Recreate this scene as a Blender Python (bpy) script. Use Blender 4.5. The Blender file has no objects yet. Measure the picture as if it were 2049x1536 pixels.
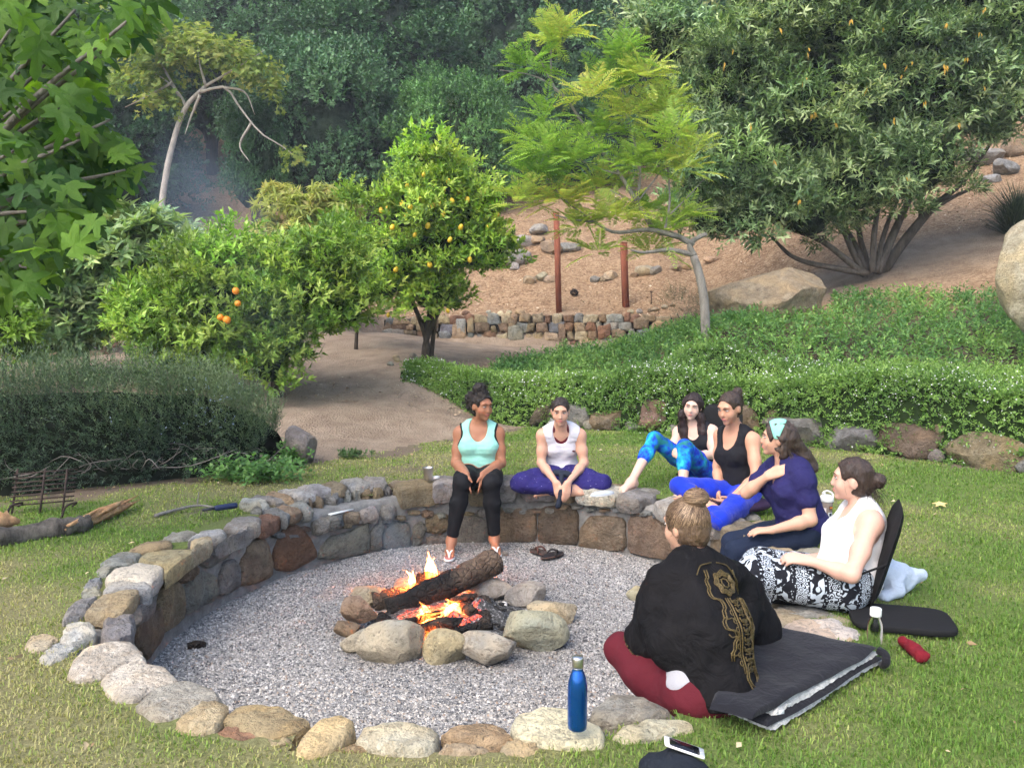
import bpy, math, random
import numpy as np
from mathutils import Vector

# ---------------------------------------------------------------- camera, world, sun, exposure
scene = bpy.context.scene
COL = scene.collection
FPX, CU, CV = 1716.0, 1024.5, 768.0            # focal length and centre in photograph pixels
PITCH = math.radians(5.5)
CAMZ = 1.6
cam_data = bpy.data.cameras.new("camera")
cam = bpy.data.objects.new("camera", cam_data)
COL.objects.link(cam)
cam.location = (0, 0, CAMZ)
cam.rotation_euler = (math.pi / 2 - PITCH, 0, 0)
cam_data.sensor_width = 36.0
cam_data.lens = 36.0 * FPX / 2049.0
cam_data.clip_start = 0.05
cam_data.clip_end = 2000
scene.camera = cam

world = bpy.data.worlds.new("World")
scene.world = world
world.use_nodes = True
wn = world.node_tree
bg = wn.nodes["Background"]
sky = wn.nodes.new("ShaderNodeTexSky")
sky.sky_type = 'NISHITA'
sky.sun_disc = False
SUN_ELEV, SUN_AZ = math.radians(52), math.radians(218)   # azimuth from +Y clockwise: behind the camera, to its left
sky.sun_elevation = SUN_ELEV
sky.sun_rotation = SUN_AZ
sky.dust_density = 3.5
sky.air_density = 1.0
sky.ozone_density = 0.7
wn.links.new(sky.outputs[0], bg.inputs[0])
bg.inputs[1].default_value = 0.15

sun_data = bpy.data.lights.new("sun", 'SUN')
sun_data.energy = 0.65
sun_data.angle = math.radians(60)
sun_data.color = (1.0, 0.97, 0.92)
sun = bpy.data.objects.new("sun", sun_data)
COL.objects.link(sun)
sd = Vector((math.sin(SUN_AZ) * math.cos(SUN_ELEV), math.cos(SUN_AZ) * math.cos(SUN_ELEV), math.sin(SUN_ELEV)))
sun.rotation_euler = (-sd).to_track_quat('-Z', 'Y').to_euler()
sun.location = (-6, -8, 14)

scene.view_settings.view_transform = 'Standard'
scene.view_settings.look = 'None'
scene.view_settings.exposure = 1.55
scene.view_settings.gamma = 1.0
scene.render.engine = 'CYCLES'
scene.cycles.use_denoising = True
scene.cycles.max_bounces = 6
scene.cycles.diffuse_bounces = 2
scene.cycles.use_adaptive_sampling = True
scene.cycles.adaptive_threshold = 0.035
scene.cycles.glossy_bounces = 2
scene.cycles.transmission_bounces = 5
scene.cycles.transparent_max_bounces = 8
scene.cycles.volume_bounces = 0
scene.cycles.caustics_reflective = False
scene.cycles.caustics_refractive = False

# ---------------------------------------------------------------- photograph geometry -> world
CP, SP = math.cos(PITCH), math.sin(PITCH)

def ray(u, v):
    xc, yc = (u - CU) / FPX, -(v - CV) / FPX
    return np.array([xc, CP + yc * SP, -SP + yc * CP])

def P(u, v, Y):
    """the world point on the sight line of photograph pixel (u, v) that lies Y metres ahead"""
    d = ray(u, v)
    return np.array([0, 0, CAMZ]) + d * (Y / d[1])

def G(u, v, z=0.0):
    """where that sight line meets the level z"""
    d = ray(u, v)
    return np.array([0, 0, CAMZ]) + d * ((z - CAMZ) / d[2])

def PX(p):
    """world point(s) -> photograph pixel"""
    p = np.atleast_2d(p) - np.array([0, 0, CAMZ])
    dep = p[:, 1] * CP - p[:, 2] * SP
    up = p[:, 1] * SP + p[:, 2] * CP
    return np.stack([CU + FPX * p[:, 0] / dep, CV - FPX * up / dep], 1)

def nrm(v):
    v = np.asarray(v, float)
    return v / (np.linalg.norm(v, axis=-1, keepdims=True) + 1e-12)

def smooth01(t):
    t = np.clip(t, 0, 1)
    return t * t * (3 - 2 * t)

# cheap smooth 3D value noise, vectorised
def _hash(ix, iy, iz, seed):
    n = (ix * 374761393 + iy * 668265263 + iz * 2147483647 + seed * 1274126177) & 0xffffffff
    n = ((n ^ (n >> 13)) * 1274126177) & 0xffffffff
    return ((n ^ (n >> 16)) & 0xffff) / 65535.0

def noise3(p, scale=1.0, seed=0):
    p = np.asarray(p, float) * scale
    i = np.floor(p).astype(np.int64)
    f = p - i
    f = f * f * (3 - 2 * f)
    out = 0
    for dx in (0, 1):
        for dy in (0, 1):
            for dz in (0, 1):
                w = (f[..., 0] if dx else 1 - f[..., 0]) * (f[..., 1] if dy else 1 - f[..., 1]) * (f[..., 2] if dz else 1 - f[..., 2])
                out = out + w * _hash(i[..., 0] + dx, i[..., 1] + dy, i[..., 2] + dz, seed)
    return out * 2 - 1

# ---------------------------------------------------------------- object helpers
def tag(o, label=None, category=None, group=None, kind=None):
    if label: o["label"] = label
    if category: o["category"] = category
    if group: o["group"] = group
    if kind: o["kind"] = kind
    return o

def thing(name, loc, label, category, group=None):
    o = bpy.data.objects.new(name, None)
    o.empty_display_size = 0.1
    o.location = tuple(float(c) for c in loc)
    COL.objects.link(o)
    return tag(o, label, category, group)

def origin_of(o):
    """world translation of an object made by these helpers (no helper rotates a parent)"""
    t = np.zeros(3)
    while o is not None:
        t += np.array(o.location)
        o = o.parent
    return t

def mesh_data(name, verts, faces, mat=None, col=None, smooth=True, uv=None):
    """verts (N,3); faces: list of arrays (M,3) and/or (M,4), or list of index tuples"""
    me = bpy.data.meshes.new(name)
    verts = np.asarray(verts, np.float32)
    if isinstance(faces, np.ndarray):
        faces = [faces]
    if len(faces) and not isinstance(faces[0], np.ndarray):
        me.from_pydata(verts.tolist(), [], [tuple(int(i) for i in f) for f in faces])
    else:
        loops = np.concatenate([f.reshape(-1) for f in faces]).astype(np.int32)
        tot = np.concatenate([np.full(len(f), f.shape[1], np.int32) for f in faces])
        start = np.concatenate([[0], np.cumsum(tot)[:-1]]).astype(np.int32)
        me.vertices.add(len(verts))
        me.vertices.foreach_set("co", verts.reshape(-1))
        me.loops.add(len(loops))
        me.loops.foreach_set("vertex_index", loops)
        me.polygons.add(len(tot))
        me.polygons.foreach_set("loop_start", start)
        me.polygons.foreach_set("loop_total", tot)
        me.update(calc_edges=True)
    if smooth:
        me.polygons.foreach_set("use_smooth", np.ones(len(me.polygons), bool))
    if col is not None:
        col = np.asarray(col, np.float32)
        if col.shape[1] == 3:
            col = np.concatenate([col, np.ones((len(col), 1), np.float32)], 1)
        a = me.color_attributes.new("Col", 'FLOAT_COLOR', 'POINT')
        a.data.foreach_set("color", col.reshape(-1))
    if mat is not None:
        for m in (mat if isinstance(mat, (list, tuple)) else [mat]):
            me.materials.append(m)
    return me

def mk(name, verts, faces, mat=None, parent=None, col=None, smooth=True, loc=None, sharp=None):
    """a mesh object from world-space vertices; its origin is `loc` (or its parent's origin)"""
    verts = np.asarray(verts, float)
    po = origin_of(parent) if parent is not None else np.zeros(3)
    o_at = np.asarray(loc, float) if loc is not None else po
    me = mesh_data(name, verts - o_at, faces, mat, col, smooth)
    if sharp: me.set_sharp_from_angle(angle=math.radians(sharp))
    o = bpy.data.objects.new(name, me)
    COL.objects.link(o)
    if parent is not None:
        o.parent = parent
    o.location = tuple(o_at - po)
    return o

def put(name, me, loc, rot=(0, 0, 0), scale=1.0, parent=None):
    """another object that shares mesh data"""
    o = bpy.data.objects.new(name, me)
    COL.objects.link(o)
    po = origin_of(parent) if parent is not None else np.zeros(3)
    if parent is not None:
        o.parent = parent
    o.location = tuple(np.asarray(loc, float) - po)
    o.rotation_euler = rot
    o.scale = (scale,) * 3 if np.isscalar(scale) else tuple(scale)
    return o

class MB:
    """collects pieces of one mesh"""
    def __init__(s): s.v, s.f, s.c, s.n = [], [], [], 0
    def add(s, v, f, c=None):
        v = np.asarray(v, float)
        s.v.append(v)
        for a in (f if isinstance(f, list) else [f]):
            s.f.append(np.asarray(a, int) + s.n)
        s.c.append(np.tile(np.asarray(c if c is not None else (1, 1, 1), float), (len(v), 1)) if c is None or np.ndim(c) == 1 else np.asarray(c, float))
        s.n += len(v)
        return s
    def build(s, name, mat, parent=None, smooth=True, loc=None):
        fs = {}
        for f in s.f: fs.setdefault(f.shape[1], []).append(f)
        return mk(name, np.concatenate(s.v), [np.concatenate(x) for x in fs.values()], mat, parent, np.concatenate(s.c), smooth, loc)

def frame_from(d, up=(0, 0, 1)):
    d = nrm(d)
    s = np.cross(d, up)
    if np.linalg.norm(s) < 1e-4: s = np.cross(d, (1, 0, 0))
    s = nrm(s)
    return d, s, np.cross(s, d)

def tube(pts, rad, n=8, caps=True, rough=0.0, seed=0):
    """tube along points with a radius per point"""
    pts = np.asarray(pts, float); m = len(pts)
    rad = np.broadcast_to(np.asarray(rad, float), (m,))
    tan = nrm(np.gradient(pts, axis=0))
    d, s, u = frame_from(tan[0])
    V = []
    ang = np.linspace(0, 2 * np.pi, n, endpoint=False)
    for i in range(m):
        s = nrm(s - tan[i] * np.dot(s, tan[i])); u = np.cross(s, tan[i])
        ring = pts[i] + rad[i] * (np.cos(ang)[:, None] * s + np.sin(ang)[:, None] * u)
        if rough: ring = pts[i] + (ring - pts[i]) * (1 + rough * noise3(ring, 1.0 / max(rad[i], .003), seed))[:, None]
        V.append(ring)
    V = np.concatenate(V)
    i = np.arange(m - 1)[:, None] * n; j = np.arange(n)[None]; j2 = (j + 1) % n
    F = np.stack([i + j, i + j2, i + n + j2, i + n + j], -1).reshape(-1, 4)
    fs = [F]
    if caps:
        V = np.concatenate([V, pts[:1], pts[-1:]])
        a, b = m * n, m * n + 1
        k = np.arange(n); k2 = (k + 1) % n
        fs.append(np.stack([np.full(n, a), k2, k], 1))
        fs.append(np.stack([np.full(n, b), (m - 1) * n + k, (m - 1) * n + k2], 1))
    return V, fs

def lathe(profile, n=24, at=(0, 0, 0)):
    """surface of revolution about z from (radius, z) pairs"""
    pr = np.asarray(profile, float); m = len(pr)
    ang = np.linspace(0, 2 * np.pi, n, endpoint=False)
    V = np.stack([pr[:, 0, None] * np.cos(ang), pr[:, 0, None] * np.sin(ang), np.repeat(pr[:, 1, None], n, 1)], -1).reshape(-1, 3) + np.asarray(at, float)
    i = np.arange(m - 1)[:, None] * n; j = np.arange(n)[None]; j2 = (j + 1) % n
    return V, [np.stack([i + j, i + j2, i + n + j2, i + n + j], -1).reshape(-1, 4)]

def box(cx, sx, rot=0.0):
    c = np.array([[-1, -1, -1], [1, -1, -1], [1, 1, -1], [-1, 1, -1], [-1, -1, 1], [1, -1, 1], [1, 1, 1], [-1, 1, 1]], float) * (np.asarray(sx, float) / 2)
    ca, sa = math.cos(rot), math.sin(rot)
    c = c @ np.array([[ca, sa, 0], [-sa, ca, 0], [0, 0, 1]]) + np.asarray(cx, float)
    return c, [np.array([[0, 3, 2, 1], [4, 5, 6, 7], [0, 1, 5, 4], [1, 2, 6, 5], [2, 3, 7, 6], [3, 0, 4, 7]])]

def spline(ctrl, n=20):
    """Catmull-Rom through control points"""
    c = np.asarray(ctrl, float)
    c = np.concatenate([2 * c[:1] - c[1:2], c, 2 * c[-1:] - c[-2:-1]])
    m = len(c) - 3
    t = np.linspace(0, m, n); i = np.minimum(t.astype(int), m - 1); f = (t - i)[:, None]
    p0, p1, p2, p3 = c[i], c[i + 1], c[i + 2], c[i + 3]
    return .5 * (2 * p1 + (p2 - p0) * f + (2 * p0 - 5 * p1 + 4 * p2 - p3) * f ** 2 + (3 * p1 - p0 - 3 * p2 + p3) * f ** 3)

# ---------------------------------------------------------------- materials
def srgb(r, g, b):
    f = lambda c: c / 12.92 if c <= .04045 else ((c + .055) / 1.055) ** 2.4
    return (f(r / 255), f(g / 255), f(b / 255))

class Mat:
    def __init__(s, name, rough=0.7, spec=0.3):
        s.m = bpy.data.materials.new(name); s.m.use_nodes = True
        s.t = s.m.node_tree; s.b = s.t.nodes["Principled BSDF"]; s.out = s.t.nodes["Material Output"]
        s.b.inputs["Roughness"].default_value = rough
        s.b.inputs["Specular IOR Level"].default_value = spec
        s._co = None
    def n(s, kind, **kw):
        x = s.t.nodes.new(kind)
        for k, v in kw.items(): setattr(x, k, v)
        return x
    def l(s, a, b): s.t.links.new(a, b)
    def co(s, obj=True):
        if s._co is None: s._co = s.n("ShaderNodeTexCoord")
        return s._co.outputs["Object"]
    def noise(s, scale, detail=4, rough=.55, vec=None, stretch=None, dist=0.0):
        x = s.n("ShaderNodeTexNoise"); x.inputs["Scale"].default_value = scale; x.inputs["Detail"].default_value = detail
        x.inputs["Roughness"].default_value = rough; x.inputs["Distortion"].default_value = dist
        v = vec if vec is not None else s.co()
        if stretch:
            mp = s.n("ShaderNodeMapping"); mp.inputs["Scale"].default_value = stretch; s.l(v, mp.inputs[0]); v = mp.outputs[0]
        s.l(v, x.inputs["Vector"]); return x.outputs["Fac"]
    def vor(s, scale, feature='F1', out="Distance", vec=None):
        x = s.n("ShaderNodeTexVoronoi", feature=feature); x.inputs["Scale"].default_value = scale
        s.l(vec if vec is not None else s.co(), x.inputs["Vector"]); return x.outputs[out]
    def ramp(s, fac, stops, interp='LINEAR'):
        r = s.n("ShaderNodeValToRGB"); e = r.color_ramp.elements; r.color_ramp.interpolation = interp
        while len(e) < len(stops): e.new(.5)
        for k, (p, c) in zip(e, stops):
            k.position = p; k.color = (*c, 1) if np.ndim(c) else (c, c, c, 1)
        s.l(fac, r.inputs[0]); return r.outputs[0]
    def mix(s, a, b, fac=.5, mode='MIX'):
        x = s.n("ShaderNodeMix", data_type='RGBA', blend_type=mode, clamp_factor=True)
        for val, sock in ((fac, x.inputs[0]), (a, x.inputs[6]), (b, x.inputs[7])):
            if hasattr(val, "is_linked") or hasattr(val, "links"): s.l(val, sock)
            elif np.ndim(val): sock.default_value = (*val, 1)
            else: sock.default_value = val
        return x.outputs[2]
    def attr(s, name="Col"):
        a = s.n("ShaderNodeAttribute"); a.attribute_name = name; return a.outputs["Color"]
    def math(s, op, a, b=0.0):
        x = s.n("ShaderNodeMath", operation=op)
        for val, sock in ((a, x.inputs[0]), (b, x.inputs[1])):
            if hasattr(val, "links"): s.l(val, sock)
            else: sock.default_value = val
        return x.outputs[0]
    def rnd(s):
        return s.n("ShaderNodeObjectInfo").outputs["Random"]
    def ocol(s):
        return s.n("ShaderNodeObjectInfo").outputs["Color"]
    def color(s, c):
        if hasattr(c, "links"): s.l(c, s.b.inputs["Base Color"])
        else: s.b.inputs["Base Color"].default_value = (*c, 1)
        return s
    def bump(s, h, strength=.4, dist=.01):
        x = s.n("ShaderNodeBump"); x.inputs["Strength"].default_value = strength; x.inputs["Distance"].default_value = dist
        s.l(h, x.inputs["Height"]); s.l(x.outputs[0], s.b.inputs["Normal"]); return s
    def translucent(s, col, fac):
        tr = s.n("ShaderNodeBsdfTranslucent"); mx = s.n("ShaderNodeMixShader"); mx.inputs[0].default_value = fac
        if hasattr(col, "links"): s.l(col, tr.inputs[0])
        else: tr.inputs[0].default_value = (*col, 1)
        s.l(s.b.outputs[0], mx.inputs[1]); s.l(tr.outputs[0], mx.inputs[2]); s.l(mx.outputs[0], s.out.inputs[0]); return s

def leaf_mat(name, rough=.45, spec=.35, trans=.35, boost=1.5, by_object=False):
    M = Mat(name, rough, spec)
    c = M.attr()
    if by_object: c = M.mix(c, M.ocol(), 1.0, 'MULTIPLY')
    M.color(c)
    M.translucent(M.mix(c, (boost, boost * 1.05, boost * .55), 1.0, 'MULTIPLY'), trans)
    return M.m
# ================================================================ terrain
def seg_y(poly, x):
    poly = np.asarray(poly, float)
    return np.interp(x, poly[:, 0], poly[:, 1])

LAWN_EDGE = [(-30, -2), (-12, 4), (-7, 6.0), (-4.3, 7.15), (-2.05, 8.3), (-.95, 9.7), (.23, 11.0), (1.7, 10.45), (2.74, 9.85),
             (3.6, 9.2), (4.3, 8.5), (4.8, 8.0), (7, 6), (12, 2), (30, -10)]
BED_LINE = np.array([(-1.3, 12.2), (-.5, 11.6), (.23, 11.15), (.95, 10.85), (1.7, 10.55), (2.74, 9.95), (3.6, 9.3), (4.3, 8.6), (4.8, 8.1), (5.6, 7.3), (7, 6.1), (12, 2.1)])
DRY_LINE = np.array([(-12, 13.3), (-5.2, 15.2), (-2.6, 17.4), (-1.4, 17.3), (0.8, 17.2), (2.95, 16.7), (4.5, 16.2)])

def bed_step(x, y):
    d = (y - np.interp(x, BED_LINE[:, 0], BED_LINE[:, 1])) * .8
    return smooth01((d - .02) / .25) * smooth01((x + 1.2) / 1.6) * smooth01((16 - y) / 3)

def dry_step(x, y):
    d = y - np.interp(x, DRY_LINE[:, 0], DRY_LINE[:, 1])
    return smooth01(d / .28) * smooth01((4.4 - x) / 1.2) * smooth01((x + 7.0) / 1.5)

_cp = []
for x in (-14, -9, -6, -4, -2, 0, 2, 4, 6, 9, 14):
    for y in (-14, -6, 0, 3.5, 6):
        if y <= seg_y(LAWN_EDGE, x): _cp.append((x, y, 0))
for x, y in LAWN_EDGE[1:-1]: _cp.append((x, y - .1, 0.0))
_cp += [(-3, 8.4, .03), (-1.9, 9.2, .05)]
for u, v, Y in [(850, 725, 13), (650, 720, 13.5), (1100, 692, 17), (760, 668, 17.2), (1300, 690, 16.5), (60, 748, 12), (230, 705, 14),
                (620, 800, 11), (760, 790, 11.5), (480, 760, 12),
                (860, 788, 11.8), (1412, 678, 12), (1540, 645, 13), (1740, 560, 15), (1900, 545, 14.5), (2049, 490, 15),
                (1340, 632, 17.2), (1118, 622, 17.6), (900, 632, 17.7), (760, 640, 17.8), (1050, 475, 22), (1250, 510, 21), (1550, 480, 19),
                (1950, 310, 22), (2049, 240, 25), (1700, 400, 22), (400, 455, 28), (430, 365, 35), (330, 478, 24), (700, 450, 28),
                (1000, 420, 27), (60, 600, 18), (2500, 500, 14), (2700, 300, 20)]:
    p = P(u, v, Y); _cp.append(tuple(p))
for u, v, Y in [(1080, 812, 11.4), (1500, 846, 10.3), (2049, 880, 8.6), (1300, 760, 12), (1700, 740, 11), (2049, 700, 10.3), (1900, 640, 12)]:
    p = P(u, v, Y); _cp.append((p[0], p[1], p[2] - .12))
_cp += [(10, 6, .9), (13, 9, 2.2), (-20, 10, .5), (-14, 20, 1.2), (-40, 30, 6), (-25, 40, 10), (0, 50, 15), (25, 50, 17), (45, 30, 14), (-60, 60, 18), (0, 90, 36), (60, 60, 26),
        (60, 90, 40), (-60, 90, 36), (60, 10, 12), (-60, 5, 2), (60, -20, 2), (-60, -20, 0), (0, -25, 0), (30, -10, 0), (20, 12, 5)]
_cp = np.array(_cp)
_zc = _cp[:, 2] - .27 * bed_step(_cp[:, 0], _cp[:, 1]) - .55 * dry_step(_cp[:, 0], _cp[:, 1])
def _k(r2): return r2 * np.log(r2 + 1e-9) * .5
_n = len(_cp)
_A = np.zeros((_n + 3, _n + 3))
_d2 = ((_cp[:, None, :2] - _cp[None, :, :2]) ** 2).sum(-1)
_A[:_n, :_n] = _k(_d2) + np.eye(_n) * .05
_A[:_n, _n] = 1; _A[:_n, _n + 1:] = _cp[:, :2]; _A[_n:, :_n] = _A[:_n, _n:].T
_w = np.linalg.solve(_A, np.concatenate([_zc, np.zeros(3)]))

def lawn_mask(x, y):
    return seg_y(LAWN_EDGE, x) - y

def ground_z(x, y):
    x = np.atleast_1d(np.asarray(x, float)); y = np.atleast_1d(np.asarray(y, float))
    out = np.empty(x.shape)
    xf, yf, of = x.ravel(), y.ravel(), out.ravel()
    for a in range(0, len(xf), 20000):
        xs, ys = xf[a:a + 20000], yf[a:a + 20000]
        of[a:a + 20000] = _k((xs[:, None] - _cp[None, :, 0]) ** 2 + (ys[:, None] - _cp[None, :, 1]) ** 2) @ _w[:_n] + _w[_n] + _w[_n + 1] * xs + _w[_n + 2] * ys
    z = of.reshape(x.shape) + .27 * bed_step(x, y) + .55 * dry_step(x, y)
    k = smooth01(lawn_mask(x, y) / -.5)          # dead level on the lawn
    return z * k + (.012 * noise3(np.stack([x, y, 0 * x], -1), .9, 3)) * (1 - k)

def gz(x, y): return float(ground_z(x, y)[0])
def on_ground(u, v, y0=3.0, y1=60.0):
    """first meeting of a sight line with the terrain"""
    Y = np.arange(y0, y1, .05); d = ray(u, v); t = Y / d[1]
    X, Z = d[0] * t, CAMZ + d[2] * t
    hit = np.nonzero(ground_z(X, Y) >= Z)[0]
    i = hit[0] if len(hit) else -1
    return np.array([X[i], Y[i], Z[i]])

# ---------------------------------------------------------------- pit outline
PC = np.array([-.2, 5.15])
GRAVEL_Z = -.45
_pin = [(1150, 985), (880, 985), (520, 1050), (440, 1090), (340, 1140), (290, 1200), (290, 1280), (360, 1380), (450, 1410), (720, 1440), (1020, 1440), (1180, 1400), (1540, 1220), (1400, 1040), (1300, 1010)]
_pp = np.array([G(u, v)[:2] for u, v in _pin]) - PC
_th, _r = np.arctan2(_pp[:, 1], _pp[:, 0]), np.linalg.norm(_pp, axis=1)
_B = lambda t: np.stack([np.ones_like(t), np.cos(t), np.sin(t), np.cos(2 * t), np.sin(2 * t), np.cos(3 * t), np.sin(3 * t)], -1)
_rc = np.linalg.solve(_B(_th).T @ _B(_th) + np.diag([0, .05, .05, .2, .2, .8, .8]), _B(_th).T @ (_r - 1.93)); _rc[0] += 1.93
def ring_r(t): return _B(np.asarray(t, float)) @ _rc
def ring_pt(t, off=0.0, z=0.0):
    t = np.asarray(t, float); r = ring_r(t) + off
    return np.stack([PC[0] + r * np.cos(t), PC[1] + r * np.sin(t), np.broadcast_to(z, t.shape)], -1)
def ring_off(x, y):
    """distance outside the inner face of the pit wall"""
    dx, dy = x - PC[0], y - PC[1]
    return np.hypot(dx, dy) - ring_r(np.arctan2(dy, dx))
def on_wall(u, v):
    d = ray(u, v); Y = np.arange(3.3, 8.5, .004); t = Y / d[1]
    X, Z = d[0] * t, CAMZ + d[2] * t
    s = ring_off(X, Y); i = np.nonzero((s[:-1] < 0) & (s[1:] >= 0))[0]
    i = i[-1] if len(i) else np.argmin(np.abs(s))
    return np.array([X[i], Y[i], Z[i]])

# ---------------------------------------------------------------- ground sheets
def lines(*segs):
    out = []
    for a, b, s in segs: out += list(np.arange(a, b - 1e-6, s))
    return np.array(out + [segs[-1][1]])
gx = lines((-70, -20, 4), (-20, -8, .6), (-8, 8, .12), (8, 20, .6), (20, 70, 4))
gy = lines((-30, -2, 2), (-2, 12.6, .12), (12.6, 26, .3), (26, 100, 1.5))
GX, GY = np.meshgrid(gx, gy)
GZ = ground_z(GX, GY)
GZ += np.where(lawn_mask(GX, GY) < 0, .03 * noise3(np.stack([GX, GY, 0 * GX], -1), 2.2, 9) * smooth01(-lawn_mask(GX, GY)), 0)
_V = np.stack([GX, GY, GZ], -1).reshape(-1, 3)
_nx = len(gx)
_i = (np.arange(len(gy) - 1)[:, None] * _nx + np.arange(_nx - 1)[None]).ravel()
_Q = np.stack([_i, _i + 1, _i + 1 + _nx, _i + _nx], 1)
_cen = _V[_Q].mean(1)
_off = ring_off(_cen[:, 0], _cen[:, 1])
_lm = lawn_mask(_cen[:, 0], _cen[:, 1])
_dl = _cen[:, 1] - np.interp(_cen[:, 0], DRY_LINE[:, 0], DRY_LINE[:, 1])
_bd = _cen[:, 1] - np.interp(_cen[:, 0], BED_LINE[:, 0], BED_LINE[:, 1])

def sub_sheet(name, sel, mat, kind="structure", col=None):
    q = _Q[sel]; used, inv = np.unique(q, return_inverse=True)
    return tag(mk(name, _V[used], inv.reshape(-1, 4), mat, col=None if col is None else col[used]), kind=kind)

def dryness(x, y):
    """how parched the lawn is at a place: worst along the pit's edge and beyond the log, lush near the flower bed"""
    n = noise3(np.stack([x, y, 0 * x], -1), .8, 21) * .55 + noise3(np.stack([x, y, 0 * x], -1), 2.6, 22) * .5
    return np.clip(.46 + n - .075 * (x + .2) + .25 * smooth01((y - 6) / -3) * (x < -.2), 0, 1)

def bare(x, y):
    n = noise3(np.stack([x, y, 0 * x], -1), 1.7, 31) + .6 * noise3(np.stack([x, y, 0 * x], -1), 5, 32)
    edge = smooth01(1 - lawn_mask(x, y) / np.where(x < -.5, .9, .35))
    return np.clip(smooth01((n - .8 + edge * 1.3) / .5), 0, 1)

M = Mat("lawn_soil", .95, .1)
a = M.attr()
sep = M.n("ShaderNodeSeparateColor"); M.l(a, sep.inputs[0])
fine = M.noise(60, 5, .7)
turf = M.mix(M.ramp(fine, [(.3, (.07, .105, .028)), (.7, (.17, .235, .06))]), M.ramp(fine, [(.3, (.12, .11, .05)), (.7, (.30, .28, .14))]), sep.outputs[0])
M.color(M.mix(turf, M.ramp(fine, [(.25, (.08, .06, .045)), (.75, (.24, .19, .14))]), sep.outputs[1]))
M.bump(fine, .8, .02)
lc = np.stack([dryness(_V[:, 0], _V[:, 1]), bare(_V[:, 0], _V[:, 1]), np.zeros(len(_V))], 1)
lawn = sub_sheet("lawn", (_lm > 0) & (_off > .2), M.m, col=lc)
lawn["label"] = "mown lawn with dry straw patches around the stone fire pit"

M = Mat("earth", .95, .1)
a = M.attr(); sep = M.n("ShaderNodeSeparateColor"); M.l(a, sep.inputs[0])
f1 = M.noise(45, 6, .7); f2 = M.noise(3.0, 4, .6)
chips = M.vor(24, 'F1', "Color")
path_c = M.mix(M.ramp(f1, [(.25, (.17, .125, .09)), (.75, (.43, .34, .255))]), M.ramp(f2, [(.35, (.20, .145, .105)), (.7, (.45, .36, .27))]), .5)
sepc = M.n("ShaderNodeSeparateColor"); M.l(chips, sepc.inputs[0])
mulch = M.mix(M.ramp(sepc.outputs[0], [(0, (.13, .075, .042)), (.5, (.35, .22, .125)), (1, (.62, .46, .29))]), M.ramp(f2, [(.3, (.20, .12, .07)), (.7, (.40, .27, .16))]), .55)
c = M.mix(path_c, mulch, sep.outputs[0])
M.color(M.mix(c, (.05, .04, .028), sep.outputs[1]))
M.bump(M.math('ADD', f1, M.vor(38)), .9, .03)
earth = M.m
mul = smooth01((_V[:, 1] - np.interp(_V[:, 0], DRY_LINE[:, 0], DRY_LINE[:, 1])) / .6)
mul = np.maximum(mul, bed_step(_V[:, 0], _V[:, 1]) * smooth01((_V[:, 1] - 12.0) / 1.2))
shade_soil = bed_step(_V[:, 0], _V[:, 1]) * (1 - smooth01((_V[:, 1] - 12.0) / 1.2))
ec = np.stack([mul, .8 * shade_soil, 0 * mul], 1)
pathsel = (_lm <= 0) & (_dl < 0) & ~((_bd > 0) & (_cen[:, 0] > -1.3))
tag(sub_sheet("path", pathsel & (_cen[:, 1] < 20), earth, col=ec), "bare grey-brown dirt path climbing past the lemon tree")
tag(sub_sheet("hillside", ~pathsel & (_lm <= 0) | (pathsel & (_cen[:, 1] >= 20)), earth, col=ec), "mulch-covered hillside behind the dry stone wall")

# ---------------------------------------------------------------- gravel floor of the pit
rng = np.random.default_rng(5)
tt = np.linspace(0, 2 * np.pi, 97)[:-1]
rr = np.linspace(0, 1, 30)[1:]
GV = [np.array([[PC[0], PC[1], GRAVEL_Z]])]
for r in rr:
    p = ring_pt(tt, 0.06, GRAVEL_Z); p[:, :2] = PC + (p[:, :2] - PC) * r
    GV.append(p)
GV = np.concatenate(GV)
def gravel_z(x, y):
    p = np.stack([x, y, 0 * x], -1)
    return GRAVEL_Z + .014 * noise3(p, 2.0, 4) + .008 * noise3(p, 6, 5)
GV[:, 2] = gravel_z(GV[:, 0], GV[:, 1])
nt = len(tt)
fq = [np.stack([1 + k * nt + np.arange(nt), 1 + k * nt + (np.arange(nt) + 1) % nt, 1 + (k + 1) * nt + (np.arange(nt) + 1) % nt, 1 + (k + 1) * nt + np.arange(nt)], 1) for k in range(len(rr) - 1)]
ft = np.stack([np.zeros(nt, int), 1 + np.arange(nt), 1 + (np.arange(nt) + 1) % nt], 1)
M = Mat("gravel_bed", .9, .2)
vc = M.n("ShaderNodeSeparateColor"); M.l(M.vor(95, 'F1', "Color"), vc.inputs[0])
M.color(M.ramp(vc.outputs[0], [(0, (.10, .10, .10)), (.4, (.24, .235, .23)), (.8, (.42, .40, .37)), (1, (.6, .58, .55))]))
M.bump(M.vor(95), 1.0, .012)
pit = tag(mk("pit_ground", GV, [ft, np.concatenate(fq)], M.m), "grey gravel bed inside the stone ring", kind="structure")

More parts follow.
